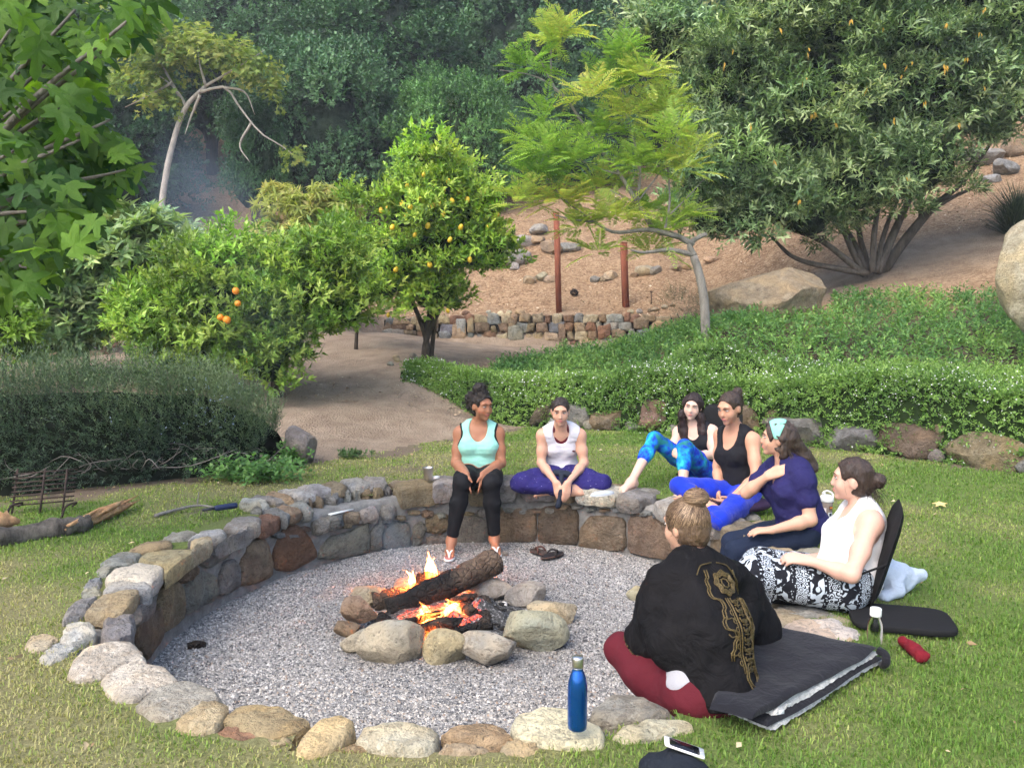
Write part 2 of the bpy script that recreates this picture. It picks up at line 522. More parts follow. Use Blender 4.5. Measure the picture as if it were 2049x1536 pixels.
NP = 66000
a = rng.uniform(0, 2 * np.pi, NP); r = np.sqrt(rng.uniform(0, 1, NP))
x = PC[0] + (ring_r(a) - .01) * r * np.cos(a); y = PC[1] + (ring_r(a) - .01) * r * np.sin(a)
z = gravel_z(x, y)
s = rng.uniform(.0052, .0125, NP) * (1 + .5 * (rng.uniform(0, 1, NP) > .96))
base = np.array([[1, .1, -.2], [-.1, .95, -.2], [-.95, -.05, -.2], [.05, -.9, -.2], [.1, .05, .75]])
ang = rng.uniform(0, 6.28, NP); st = rng.uniform(.65, 1.1, NP)
bx = base[None, :, 0] * s[:, None]; by = base[None, :, 1] * (s * st)[:, None]
V = np.stack([x[:, None] + bx * np.cos(ang)[:, None] - by * np.sin(ang)[:, None], y[:, None] + bx * np.sin(ang)[:, None] + by * np.cos(ang)[:, None],
              z[:, None] + base[None, :, 2] * (s * rng.uniform(.7, 1.3, NP))[:, None]], -1)
V[:, 4, :2] += rng.normal(0, .25, (NP, 2)) * s[:, None]
F = np.array([[0, 1, 4], [1, 2, 4], [2, 3, 4], [3, 0, 4]])
g = rng.uniform(0, 1, NP)
pal = np.array([(.09, .09, .095), (.20, .20, .205), (.30, .295, .29), (.38, .36, .33), (.50, .48, .45), (.66, .64, .61), (.36, .28, .22)])
pi = np.searchsorted(np.cumsum([.14, .18, .20, .18, .15, .11, .04]), g).clip(0, 6)
warm = noise3(np.stack([x, y, 0 * x], -1), .7, 6)
dfire = np.hypot(x + .38, y - 5.45)
soot = np.clip(1 - .35 * np.exp(-((dfire - .6) / .5) ** 2) + .08 * warm, .4, 1.1)
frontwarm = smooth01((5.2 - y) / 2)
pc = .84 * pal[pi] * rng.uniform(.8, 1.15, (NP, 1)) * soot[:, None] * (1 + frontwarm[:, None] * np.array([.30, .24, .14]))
M = Mat("pebble", .75, .3); M.color(M.attr())
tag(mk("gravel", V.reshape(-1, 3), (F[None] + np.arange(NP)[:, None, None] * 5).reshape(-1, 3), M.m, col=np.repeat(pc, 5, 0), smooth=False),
    "loose grey and cream pebbles covering the fire pit floor", "gravel", kind="stuff")

# ---------------------------------------------------------------- grass blades
def grass_blades():
    rng = np.random.default_rng(8)
    xs, ys = [], []
    # candidate density falls with the distance at which a blade is seen
    for (x0, x1, y0, y1, dens) in [(-3.4, 3.6, 2.2, 4.2, 6000), (-4.6, 5.2, 4.2, 6.5, 3000), (-5.5, 7, 6.5, 11.2, 1600), (-7, -3.4, 2, 4.2, 500), (3.6, 8, 2, 4.2, 700), (-7, 8, -.6, 2.2, 220)]:
        n = int((x1 - x0) * (y1 - y0) * dens)
        xs.append(rng.uniform(x0, x1, n)); ys.append(rng.uniform(y0, y1, n))
    x, y = np.concatenate(xs), np.concatenate(ys)
    px = PX(np.stack([x, y, 0 * x], 1))
    seen = (px[:, 0] > -160) & (px[:, 0] < 2210) & (px[:, 1] < 1700) | (y < 2.6)
    lm = lawn_mask(x, y); off = ring_off(x, y)
    edge_r = np.where(y < 4.4, .25, .36) + .07 * noise3(np.stack([x, y, 0 * x], -1), 3, 41)
    keep = seen & (lm > .02) & (off > edge_r) & (rng.uniform(0, 1, len(x)) > bare(x, y) * .93)
    dr = dryness(x, y)
    keep &= rng.uniform(0, 1, len(x)) > .25 * dr
    x, y, dr = x[keep], y[keep], dr[keep]
    n = len(x)
    tuft = .5 + .5 * noise3(np.stack([x, y, 0 * x], -1), 7, 42)
    L = rng.uniform(.012, .027, n) * (.75 + .7 * tuft) * (1 - .2 * dr)
    W = rng.uniform(.0018, .0034, n) * (1 + .22 * np.clip(y - 4, 0, 7))
    az = rng.uniform(0, 6.283, n); lean = rng.uniform(.15, 1.1, n) * (1 + .3 * dr)
    dx, dy = np.cos(az), np.sin(az)
    sx, sy = -dy, dx
    z = ground_z(x, y)
    b = np.stack([x, y, z], 1); side = np.stack([sx, sy, 0 * sx], 1) * W[:, None]
    mid = b + np.stack([dx * L * .30 * lean, dy * L * .30 * lean, L * .62], 1)
    tip = b + np.stack([dx * L * .85 * lean, dy * L * .85 * lean, L * (1.05 - .35 * lean)], 1)
    V = np.stack([b - side, b + side, mid + side * .8, mid - side * .8, tip], 1)
    F4 = np.array([[0, 1, 2, 3]])[None] + np.arange(n)[:, None, None] * 5
    F3 = np.array([[3, 2, 4]])[None] + np.arange(n)[:, None, None] * 5
    t = np.clip(dr + rng.normal(0, .22, n), 0, 1)
    lush = np.array([.13, .235, .045]); mid_c = np.array([.23, .32, .07]); dry = np.array([.40, .37, .17])
    c = np.where(t[:, None] < .5, lush + (mid_c - lush) * (t[:, None] * 2), mid_c + (dry - mid_c) * (t[:, None] * 2 - 1))
    c *= rng.uniform(.75, 1.25, (n, 1))
    M = leaf_mat("grass_blade", .5, .25, .35, 1.4)
    return mk("grass", V.reshape(-1, 3), [F4.reshape(-1, 4), F3.reshape(-1, 3)], M, col=np.repeat(c, 5, 0), smooth=False)
tag(grass_blades(), "short patchy green and straw coloured grass on the lawn", "grass", kind="stuff")
# ================================================================ stones
def stone_mat(name, rough=.85, scale=1.0, bump=.95):
    M = Mat(name, rough, .25)
    g = M.n("ShaderNodeNewGeometry").outputs["Position"]     # so that neighbours never repeat a pattern
    oc = M.ocol()
    n1 = M.noise(9 * scale, 6, .62, vec=g); n2 = M.noise(46 * scale, 5, .7, vec=g); n3 = M.noise(2.7 * scale, 3, .5, vec=g, dist=.8)
    c = M.mix(oc, M.mix(oc, (.48, .46, .44), .9, 'MULTIPLY'), M.ramp(n1, [(.38, 0.0), (.66, 1.0)]))
    c = M.mix(c, M.mix(oc, (1.14, 1.03, .86), 1.0, 'MULTIPLY'), M.ramp(n3, [(.45, 0.0), (.62, .85)]))
    c = M.mix(c, (.055, .05, .045), M.ramp(n2, [(.30, .75), (.45, 0.0)]))
    n4 = M.noise(5.5 * scale, 5, .65, vec=g, dist=1.5)
    c = M.mix(c, M.mix(oc, (.62, .56, .50), 1.0, 'MULTIPLY'), M.ramp(n4, [(.52, 0.0), (.56, .8), (.60, .2)]))
    c = M.mix(c, M.mix(oc, (1.3, 1.3, 1.28), 1.0, 'MULTIPLY'), M.ramp(n2, [(.6, 0.0), (.78, .7)]))
    M.color(c)
    M.bump(M.math('ADD', M.math('MULTIPLY', n1, 1.8), M.math('MULTIPLY', n2, 1.0)), bump, .05)
    return M.m
STONE = stone_mat("fieldstone")

PALE, CREAM, YEL, TAN, GREY, BLUEGREY, BROWN, DKBROWN, RUST = [np.array(c) for c in
    [(.60, .59, .55), (.60, .52, .37), (.47, .38, .25), (.40, .32, .215), (.33, .32, .30), (.24, .25, .26), (.26, .195, .14), (.165, .125, .10), (.31, .185, .125)]]

def chaikin(p):
    q = np.roll(p, -1, 0)
    return np.stack([.86 * p + .14 * q, .14 * p + .86 * q], 1).reshape(-1, p.shape[1])

def resample_closed(p, m):
    q = np.concatenate([p, p[:1]]); d = np.concatenate([[0], np.cumsum(np.linalg.norm(np.diff(q, axis=0), axis=1))])
    t = np.linspace(0, d[-1], m, endpoint=False)
    return np.stack([np.interp(t, d, q[:, k]) for k in range(q.shape[1])], 1)

def densify(p, m):
    p = list(np.asarray(p, float))
    while len(p) < m:
        d = [np.linalg.norm(p[(i + 1) % len(p)] - p[i]) for i in range(len(p))]; i = int(np.argmax(d))
        p.insert(i + 1, (p[i] + p[(i + 1) % len(p)]) / 2)
    return np.array(p)

def slab(poly, n, thick=.13, bulge=.02, seed=0, m=18, rough=.012, shrink=.99, round_=.9):
    """a split stone: the outline `poly` is its face, n the face normal, with worn arrises and an uneven surface"""
    n = nrm(n); p = densify(chaikin(np.asarray(poly, float)), m); m = len(p)
    c = p.mean(0); p = c + (p - c) * shrink
    size = np.linalg.norm(p - c, axis=1).mean()
    V = []
    for ins, h in ((.02, -thick), (.0, -thick * .7), (.0, -.035), (.006, -.013), (.018, -.002), (.3 * size, bulge * .6), (.65 * size, bulge)):
        V.append(c + (p - c) * (1 - ins / size) + n * h)
    K = len(V)
    V.append(np.stack([c + n * bulge, c - n * thick]))
    V = np.concatenate(V)
    q = V + seed * 3.17
    disp = np.stack([noise3(q, 2.6 / size, k) * .7 + .6 * noise3(q, 6.5 / size, k + 7) for k in range(3)], 1)
    V = V + disp * rough * .75
    V[-2 - m * 2:-1] += n * (noise3(q[-2 - m * 2:-1], 3.5 / size, 17) * rough * .9)[:, None]
    F = []
    for k in range(K - 1):
        i = k * m + np.arange(m); j = k * m + (np.arange(m) + 1) % m
        F.append(np.stack([i, j, j + m, i + m], 1))
    i = np.arange(m); j = (i + 1) % m
    T = [np.stack([(K - 1) * m + i, (K - 1) * m + j, np.full(m, K * m)], 1), np.stack([j, i, np.full(m, K * m + 1)], 1)]
    area = np.cross(p - c, np.roll(p, -1, 0) - c).sum(0)
    F, T = np.concatenate(F), np.concatenate(T)
    if area @ n < 0: F, T = F[:, ::-1], T[:, ::-1]
    return V, [F, T]

import bmesh
def ico(sub):
    bm = bmesh.new(); bmesh.ops.create_icosphere(bm, subdivisions=sub, radius=1.0)
    v = np.array([x.co[:] for x in bm.verts]); f = np.array([[y.index for y in x.verts] for x in bm.faces]); bm.free()
    return v, f
ICO = {k: ico(k) for k in (1, 2, 3, 4, 5)}

def rotm(rx, ry, rz):
    cx, sx, cy, sy, cz, sz = math.cos(rx), math.sin(rx), math.cos(ry), math.sin(ry), math.cos(rz), math.sin(rz)
    return np.array([[cz, -sz, 0], [sz, cz, 0], [0, 0, 1]]) @ np.array([[cy, 0, sy], [0, 1, 0], [-sy, 0, cy]]) @ np.array([[1, 0, 0], [0, cx, -sx], [0, sx, cx]])

def boulder(center, radii, rz=0, seed=0, sub=3, cuts=7, cut=.72, rough=.05, tilt=0):
    """a block worn round: a ball cut by random planes and roughened"""
    rg = np.random.default_rng(seed + 100)
    v, f = ICO[sub]; v = v.copy()
    for _ in range(cuts):
        n = nrm(rg.normal(0, 1, 3)); d = rg.uniform(cut, cut + .22)
        h = v @ n; over = np.maximum(h - d, 0)
        v = v - np.outer(over * .97, n)
    q = v + seed * 5.3
    v = v * (1 + rough * (noise3(q, 1.7, 1) * 1.3 + noise3(q, 4, 2) * .6 + noise3(q, 9, 3) * .3))[:, None]
    v = (v * np.asarray(radii)) @ rotm(tilt, tilt * .6, rz).T + np.asarray(center)
    return v, f

def stone_obj(name, geo, col, parent=None, mat=None, loc=None, var=.12, seed=None):
    o = mk(name, geo[0], geo[1], mat or STONE, parent, loc=loc, sharp=34)
    rg = np.random.default_rng(abs(hash((round(float(geo[0][0][0]), 4), round(float(geo[0][0][1]), 4)))) % 2 ** 31 if seed is None else seed)
    c = np.asarray(col) * (1 + rg.normal(0, var)) * (1 + rg.normal(0, .03, 3))
    o.color = (*np.clip(c, .01, .9), 1)
    return o

# ---------------------------------------------------------------- the seating wall round the pit
ringwall = thing("seating_wall", (PC[0], PC[1], GRAVEL_Z), "low round mortared fieldstone wall enclosing the gravel fire pit", "wall")
M = Mat("mortar", .95, .1)
g = M.n("ShaderNodeNewGeometry").outputs["Position"]
n1 = M.noise(14, 6, .7, vec=g)
M.color(M.ramp(n1, [(.3, (.13, .125, .115)), (.7, (.29, .28, .26))])); M.bump(n1, .8, .02)
tt = np.linspace(0, 2 * np.pi, 121)[:-1]
prof = [(.035, GRAVEL_Z - .1), (.035, -.07), (.06, -.035), (.40, -.035), (.44, -.09), (.44, GRAVEL_Z - .1)]
MV = np.concatenate([ring_pt(tt, o, z) for o, z in prof])
MV += .008 * np.stack([noise3(MV, 6, k) for k in range(3)], 1)
i = np.arange(120); j = (i + 1) % 120
mk("mortar_core", MV, np.concatenate([np.stack([k * 120 + i, k * 120 + j, (k + 1) * 120 + j, (k + 1) * 120 + i], 1) for k in range(len(prof) - 1)]), M.m, ringwall)

Z5 = lambda pts: [(x / 3.072, 900 + y / 3.072) for x, y in pts]
Z6 = lambda pts: [(240 + x / 1.97, 1300 + y / 1.97) for x, y in pts]
Z7 = lambda pts: [(500 + x / 2.277, 930 + y / 2.277) for x, y in pts]
Z3 = lambda pts: [(1180 + x / 2.927, 960 + y / 2.927) for x, y in pts]

faces = [
    (Z7([(125, 478), (118, 400), (150, 320), (185, 278), (225, 275), (270, 320), (305, 385), (312, 425), (205, 482)]), RUST * .62),
    (Z7([(0, 545), (0, 370), (60, 335), (85, 350), (112, 440), (110, 492), (60, 533)]), TAN * .75),
    (Z7([(318, 432), (325, 390), (370, 330), (450, 310), (540, 262), (548, 330), (545, 398), (440, 424)]), GREY * .85),
    (Z7([(552, 390), (556, 300), (600, 255), (620, 262), (604, 330), (605, 393)]), GREY * .7),
    (Z7([(611, 391), (612, 300), (650, 258), (730, 268), (738, 320), (735, 380)]), BLUEGREY * .85),
    (Z7([(742, 376), (745, 285), (780, 260), (812, 290), (790, 345), (775, 376)]), GREY * .7),
    (Z7([(806, 310), (805, 250), (830, 230), (900, 225), (915, 290), (880, 318)]), TAN * .7),
    (Z7([(800, 385), (815, 330), (880, 322), (905, 330), (915, 388)]), GREY * .75),
    (Z7([(930, 368), (930, 260), (960, 225), (1040, 235), (1083, 262), (1083, 350), (1010, 368)]), GREY * .8),
    (Z7([(1090, 358), (1098, 290), (1136, 215), (1230, 205), (1300, 210), (1302, 350), (1200, 356)]), BROWN * 1.05),
    (Z7([(1312, 356), (1312, 250), (1330, 195), (1440, 190), (1490, 215), (1490, 362), (1400, 368)]), DKBROWN * 1.1),
    (Z7([(1496, 380), (1500, 300), (1540, 240), (1600, 235), (1702, 250), (1708, 390), (1600, 395)]), BROWN * 1.1),
    (Z7([(1716, 398), (1720, 240), (1800, 235), (1900, 240), (1918, 300), (1918, 434), (1820, 422)]), BROWN * .95),
    (Z7([(1925, 436), (1925, 300), (1960, 245), (2060, 240), (2070, 480)]), BROWN),
    (Z5([(1490, 835), (1495, 690), (1560, 600), (1640, 540), (1665, 600), (1690, 720), (1680, 775), (1590, 815)]), TAN * .72),
    (Z5([(1360, 895), (1370, 780), (1400, 690), (1470, 670), (1490, 720), (1490, 842), (1420, 884)]), GREY * .75),
    (Z5([(1150, 1015), (1155, 860), (1230, 740), (1330, 770), (1360, 860), (1355, 895), (1270, 955)]), GREY * .8),
    (Z5([(1110, 800), (1130, 730), (1230, 708), (1240, 745), (1190, 800), (1140, 825)]), BROWN * .85),
    (Z5([(1020, 1115), (1000, 950), (1040, 800), (1090, 800), (1150, 850), (1150, 1025), (1080, 1085)]), TAN * .66),
    (Z5([(830, 1080), (830, 960), (880, 890), (930, 870), (965, 930), (960, 990), (900, 1070)]), GREY * .8),
    (Z5([(910, 1290), (850, 1150), (840, 1085), (960, 1000), (1010, 960), (1020, 1135), (960, 1235)]), BROWN * .8),
    (Z5([(1225, 690), (1230, 640), (1330, 590), (1430, 570), (1440, 640), (1300, 730)]), GREY * .75),
]
lowbound = GRAVEL_Z - .02
angs_done = []
for k, (pts, col) in enumerate(faces):
    p3 = np.array([on_wall(u, v) for u, v in pts])
    p3[:, 2] = np.clip(p3[:, 2], lowbound, -.02)
    c = p3.mean(0); inward = np.append(nrm(PC - c[:2]), 0)
    stone_obj("face_stone", slab(p3, inward, .12, .010, k, 22, .011, 1.05), col, ringwall, var=.05)
    a = np.arctan2(p3[:, 1] - PC[1], p3[:, 0] - PC[0]); a = np.where(a < -1.9, a + 2 * np.pi, a); angs_done.append((a.min(), a.max()))
# the rest of the inner face, on the sides that the people and the rim hide
rng = np.random.default_rng(11)
a0 = max(x[1] for x in angs_done) + .02; a1 = min(x[0] for x in angs_done) + 2 * np.pi - .02
a = a0
while a < a1 - .08:
    w = min(rng.uniform(.16, .25), a1 - a)
    split = rng.uniform(-.3, -.2) if rng.uniform() < .45 else -.1
    for (z0, z1) in ([(GRAVEL_Z, split), (split + .015, -.07)] if split < -.15 else [(GRAVEL_Z, -.08)]):
        aa = np.array([a, a, a + w / 2, a + w, a + w, a + w / 2]) + np.array([.006, .006, 0, -.006, -.006, 0]); zz = np.array([z0, z1, z1 + .01, z1, z0, z0]) + rng.normal(0, .012, 6)
        inward = np.append(-np.array([math.cos(a + w / 2), math.sin(a + w / 2)]), 0)
        stone_obj("face_stone", slab(ring_pt(aa, 0, zz), inward, .12, .012, int(a * 100), 18, .012, 1.01), [GREY * .8, BROWN, TAN * .75, BLUEGREY][rng.integers(4)], ringwall)
    a += w
# small packing stones just under the caps
for u in np.arange(560, 1400, 27.0):
    vv = np.interp(u, [560, 640, 740, 850, 1000, 1150, 1280, 1400], [1072, 1060, 1040, 1032, 1024, 1016, 1026, 1042]) + rng.normal(0, 3)
    w, h = rng.uniform(9, 15), rng.uniform(4, 8)
    p3 = np.array([on_wall(u + dx * w, vv + dy * h) for dx, dy in ((-1, -.6), (-.2, -1), (.9, -.7), (1, .5), (.1, 1), (-.9, .8))])
    c = p3.mean(0)
    stone_obj("packing_stone", slab(p3, np.append(nrm(PC - c[:2]), 0), .07, .02, int(u), 12, .008), [GREY, TAN * .9, BLUEGREY, BROWN][rng.integers(4)], ringwall)

caps = [  # outlines of the cap stones that show whole, with their height above the lawn
    (Z5([(415, 1370), (430, 1290), (530, 1190), (660, 1165), (830, 1170), (905, 1280), (760, 1300), (640, 1360), (520, 1390)]), PALE * 1.15, .05),
    (Z5([(625, 1400), (660, 1350), (760, 1310), (900, 1290), (1010, 1310), (1080, 1380), (1080, 1410), (950, 1450), (830, 1510), (700, 1510)]), PALE * 1.15, .05),
    (Z6([(50, 215), (130, 140), (260, 110), (370, 140), (400, 185), (290, 220), (200, 260), (140, 265)]), GREY * 1.4, .04),
    (Z6([(215, 275), (270, 220), (340, 190), (410, 190), (430, 215), (380, 290), (320, 310), (240, 305)]), CREAM, .05),
    (Z6([(400, 260), (460, 210), (540, 205), (640, 215), (700, 250), (750, 265), (700, 310), (620, 335), (540, 325), (470, 305)]), TAN * 1.1, .035),
    (Z6([(360, 320), (400, 298), (500, 312), (560, 342), (480, 365)]), RUST * 1.25, .015),
    (Z6([(690, 375), (720, 320), (790, 260), (860, 235), (915, 260), (925, 290), (880, 340), (800, 385), (740, 395)]), CREAM * 1.02, .05),
    (Z6([(930, 345), (950, 300), (1040, 270), (1150, 270), (1250, 300), (1255, 340), (1200, 385), (1090, 380), (1000, 370)]), PALE * 1.08 * np.array([1.03, 1, .88]), .05),
    (Z6([(1265, 320), (1300, 290), (1400, 280), (1500, 285), (1560, 340), (1480, 357), (1350, 352)]), TAN * 1.15, .03),
    (Z6([(1245, 385), (1340, 358), (1450, 366), (1462, 400), (1330, 412), (1240, 404)]), CREAM * .9, .015),
    (Z6([(1490, 365), (1560, 350), (1660, 352), (1660, 400), (1580, 415), (1500, 402)]), CREAM * .85, .015),
    (Z6([(1540, 290), (1560, 240), (1660, 210), (1760, 220), (1840, 260), (1910, 310), (1900, 345), (1780, 355), (1650, 345), (1580, 330)]), PALE * 1.12, .05),
    (Z6([(560, 352), (640, 335), (690, 345), (670, 385), (600, 390)]), CREAM * .8, .01),
    (Z6([(820, 395), (900, 365), (1010, 375), (1030, 395), (920, 410)]), TAN * .9, .01),
    (Z3([(10, 1330), (100, 1250), (250, 1240), (390, 1290), (460, 1330), (470, 1350), (330, 1380), (150, 1390), (40, 1370)]), GREY * 1.15, .04),
    (Z3([(130, 1480), (160, 1440), (300, 1400), (470, 1380), (600, 1400), (610, 1440), (480, 1470), (350, 1500), (200, 1510)]), PALE * .95 * np.array([1.03, 1, .9]), .03),
    (Z5([(145, 1195), (180, 1140), (260, 1115), (345, 1125), (355, 1150), (330, 1190), (240, 1220), (180, 1215)]), CREAM * 1.1, .03),
    (Z5([(365, 1150), (400, 1060), (470, 1040), (580, 1045), (585, 1110), (500, 1150), (420, 1165)]), PALE * 1.2, .06),
    (Z5([(210, 1280), (300, 1200), (430, 1160), (495, 1165), (480, 1200), (390, 1270), (300, 1315)]), PALE * 1.0, .02),
    (Z5([(525, 985), (560, 930), (640, 870), (850, 840), (850, 870), (760, 980), (700, 995), (600, 990)]), TAN * 1.3, .08),
    (Z5([(380, 1040), (390, 990), (460, 920), (560, 890), (600, 890), (530, 985), (470, 1010)]), GREY * 1.2, .05),
    (Z5([(615, 1120), (640, 1030), (690, 1000), (760, 992), (830, 1000), (815, 1100), (720, 1140)]), GREY * .95, .05),
    (Z5([(640, 770), (720, 710), (850, 685), (960, 690), (1005, 720), (970, 770), (930, 795), (760, 780)]), PALE * 1.12, .09),
    (Z5([(640, 850), (660, 810), (760, 785), (900, 780), (930, 800), (925, 850), (870, 875), (760, 845)]), PALE * .95, .06),
    (Z5([(850, 650), (900, 620), (1060, 605), (1210, 605), (1225, 640), (1120, 750), (1000, 715)]), TAN * 1.2, .07),
    (Z5([(1160, 560), (1230, 530), (1300, 520), (1335, 555), (1310, 600), (1240, 630), (1200, 600)]), CREAM * 1.0, .08),
    (Z5([(575, 740), (640, 690), (790, 665), (815, 690), (720, 708), (640, 765)]), GREY * 1.25, .03),
    (Z5([(610, 685), (720, 620), (880, 622), (860, 650), (830, 668), (700, 692)]), GREY * 1.1, .04),
    (Z5([(770, 620), (870, 560), (1050, 545), (1060, 570), (950, 603)]), TAN * 1.1, .05),
    (Z5([(985, 540), (1060, 500), (1190, 490), (1230, 510), (1120, 540)]), GREY * 1.25, .04),
    (Z5([(1140, 550), (1250, 480), (1370, 475), (1390, 500), (1330, 520), (1240, 528)]), PALE * .95, .07),
    (Z5([(1360, 470), (1450, 400), (1600, 400), (1615, 440), (1500, 470)]), GREY * 1.25, .06),
    (Z5([(1430, 560), (1480, 490), (1610, 480), (1625, 540), (1530, 590), (1440, 580)]), GREY * 1.0, .03),
    (Z5([(500, 840), (560, 780), (630, 770), (630, 830), (560, 860)]), BLUEGREY * 1.5, .02),
    (Z5([(480, 890), (520, 840), (620, 835), (630, 870), (560, 885)]), GREY * 1.3, .02),
    (Z7([(0, 260), (40, 225), (90, 210), (145, 228), (135, 262), (80, 280)]), RUST * 1.0, .03),
    (Z3([(1095, 760), (1110, 715), (1250, 720), (1450, 770), (1430, 790), (1270, 790), (1180, 800), (1110, 850)]), PALE * .95, .03),
    (Z3([(1120, 850), (1180, 800), (1290, 790), (1420, 850), (1450, 920), (1420, 950), (1250, 890)]), PALE * 1.1 * np.array([1, .97, .9]), .04),
    (Z3([(1310, 800), (1400, 780), (1510, 785), (1570, 830), (1480, 865), (1420, 845)]), CREAM * 1.0, .02),
    (Z3([(1470, 940), (1500, 905), (1570, 910), (1580, 940), (1520, 960)]), CREAM * 1.05, .01),
]
for k, (pts, col, h) in enumerate(caps):
    p3 = np.array([G(u, v, h * .75) for u, v in pts]); p3[:, 2] -= .004
    dx_ = p3[:, :2] - PC; th_ = np.arctan2(dx_[:, 1], dx_[:, 0]); ro_ = np.hypot(dx_[:, 0], dx_[:, 1]) - ring_r(th_)
    p3[:, :2] = PC + (ring_r(th_) + np.clip(ro_, -.035, .52))[:, None] * np.stack([np.cos(th_), np.sin(th_)], 1)      # no cap overhangs the pit
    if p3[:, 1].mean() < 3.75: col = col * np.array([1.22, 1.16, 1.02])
    stone_obj("cap_stone", slab(p3, (0, 0, 1), .105, .006, 40 + k, 24, .012, 1.045), col, ringwall, var=.03)

def cap_cell(a0, a1, o0, o1, ztop, thick, col, seed, bulge=.014, rough=.014, m=20):
    rg = np.random.default_rng(seed)
    w_ = a1 - a0
    aa = a0 + w_ * np.array([0, .0, .3, .7, 1, 1, .75, .28]); oo = np.array([o0 + .02, o1, o1 + .02, o1 + .01, o1 - .02, o0 + .01, o0 - .02, o0 - .01]) + rg.normal(0, .022, 8)
    p3 = ring_pt(aa + rg.normal(0, .010, 8), oo, ztop)
    stone_obj("cap_stone", slab(p3, (rg.normal(0, .05), rg.normal(0, .05) - .06, 1), thick, bulge, seed, m, rough, 1.0), col, ringwall)

def ang_u(u, v=990):
    p = G(u, v); t = math.atan2(p[1] - PC[1], p[0] - PC[0]); return t
back = [(1332, 1251, GREY * 1.2, .03, .12), (1251, 1156, PALE * .92, .05, .13), (1156, 1098, TAN, .03, .12), (1098, 1036, GREY, .04, .12),
        (1036, 994, GREY * 1.2, .07, .17), (994, 938, TAN * .85, .03, .16), (938, 878, GREY * 1.25, .08, .17), (878, 806, YEL * .85, .06, .17)]
for k, (ur, ul, col, zt, th) in enumerate(back):
    a0, a1 = ang_u(ur), ang_u(ul)
    cap_cell(a0, a1, -.04, .26, zt, th, col, 300 + k, .016, .018, 24)
    cap_cell(a0 + .02, a1 + .02, .27, .42, zt * .5, .1, [GREY * 1.2, TAN * 1.1, PALE * .9][k % 3], 330 + k)
# the stretch further round to the far left, where a low ledge is stepped into the wall
us = [806, 770, 735, 698, 660, 622, 588, 556, 526]
for k in range(len(us) - 1):
    a0, a1 = ang_u(us[k], 1000 + 4 * k), ang_u(us[k + 1], 1004 + 4 * k)
    ledge = k < 5
    cap_cell(a0, a1, -.03, .20 if ledge else .24, -.09 if ledge else .03, .10, [GREY, GREY * 1.15, TAN * .9, BLUEGREY * 1.2][k % 4], 360 + k)
    cap_cell(a0, (a0 + a1) / 2 - .005, .16, .33, .03, .13, [GREY * .9, TAN * .8, GREY * 1.1][k % 3], 380 + k)
    cap_cell((a0 + a1) / 2 + .005, a1, .16, .33, .035, .13, [TAN * .8, GREY, BLUEGREY * 1.2][k % 3], 400 + k)
    cap_cell(a0, a1, .20, .52, .075, .08, [GREY * 1.3, PALE * .85, TAN * 1.15][k % 3], 420 + k)
# right-hand side under the seated people, and the hidden rim by the blanket
a_hi = ang_u(1332)
a = math.radians(-22)
k = 0
while a < a_hi - .06:
    w = min(rng.uniform(.14, .22), a_hi - a)
    col = [GREY * 1.15, PALE * .9, CREAM * .85, TAN][rng.integers(4)]
    cap_cell(a + .004, a + w - .004, -.03, .24, .035, .13, col, 500 + k); cap_cell(a + .03, a + w + .02, .25, .43, .02, .1, [GREY * 1.2, CREAM * .8, PALE * .85][k % 3], 540 + k)
    a += w; k += 1
for k, a in enumerate(np.radians([-60, -52, -44, -36])):
    cap_cell(a, a + .13, -.03, .2, .02, .12, CREAM * .9, 600 + k); cap_cell(a, a + .13, .21, .42, .015, .1, PALE * .9, 620 + k)

# ---------------------------------------------------------------- boulder edging of the flower bed
bedwall = thing("retaining_wall", (2.7, 10, 0), "low edging wall of big brown boulders holding up the flowering bed", "wall")
bl = spline(np.c_[BED_LINE[2:], np.zeros(len(BED_LINE) - 2)], 400)
dd = np.concatenate([[0], np.cumsum(np.linalg.norm(np.diff(bl, axis=0), axis=1))])
s = 0.0; k = 0
while s < 9.0:
    w = rng.uniform(.42, .85) * (1.15 if s > 3 else .9)
    c = np.array([np.interp(s + w / 2, dd, bl[:, i]) for i in range(3)]); t = np.array([np.interp(s + w, dd, bl[:, i]) - np.interp(s, dd, bl[:, i]) for i in range(3)])
    rz = math.atan2(t[1], t[0])
    h = rng.uniform(.2, .27)
    col = [TAN * .7, BROWN * 1.05, GREY * .8, GREY * .7, TAN * .6][rng.integers(5)]
    fr = nrm(np.array([t[1], -t[0], 0]))
    stone_obj("stone", boulder(c + [0, 0, h * .62] - fr * .02, (w * .60, .3, h), rz, 700 + k, 4, 12, .56, .05), col, bedwall)
    if rng.uniform() < .55:
        stone_obj("stone", boulder(c + t * .5 + [0, 0, .30] - fr * .1, (rng.uniform(.14, .26), .2, .12), rz, 760 + k, 2, 8, .62, .08), col * .9, bedwall)
    if rng.uniform() < .4:
        stone_obj("stone", boulder(c + t * .5 + fr * .12 + [0, 0, .05], (rng.uniform(.09, .15), .1, .085), rz, 800 + k, 2, 8, .62, .08), GREY, bedwall)
    s += w * .90; k += 1

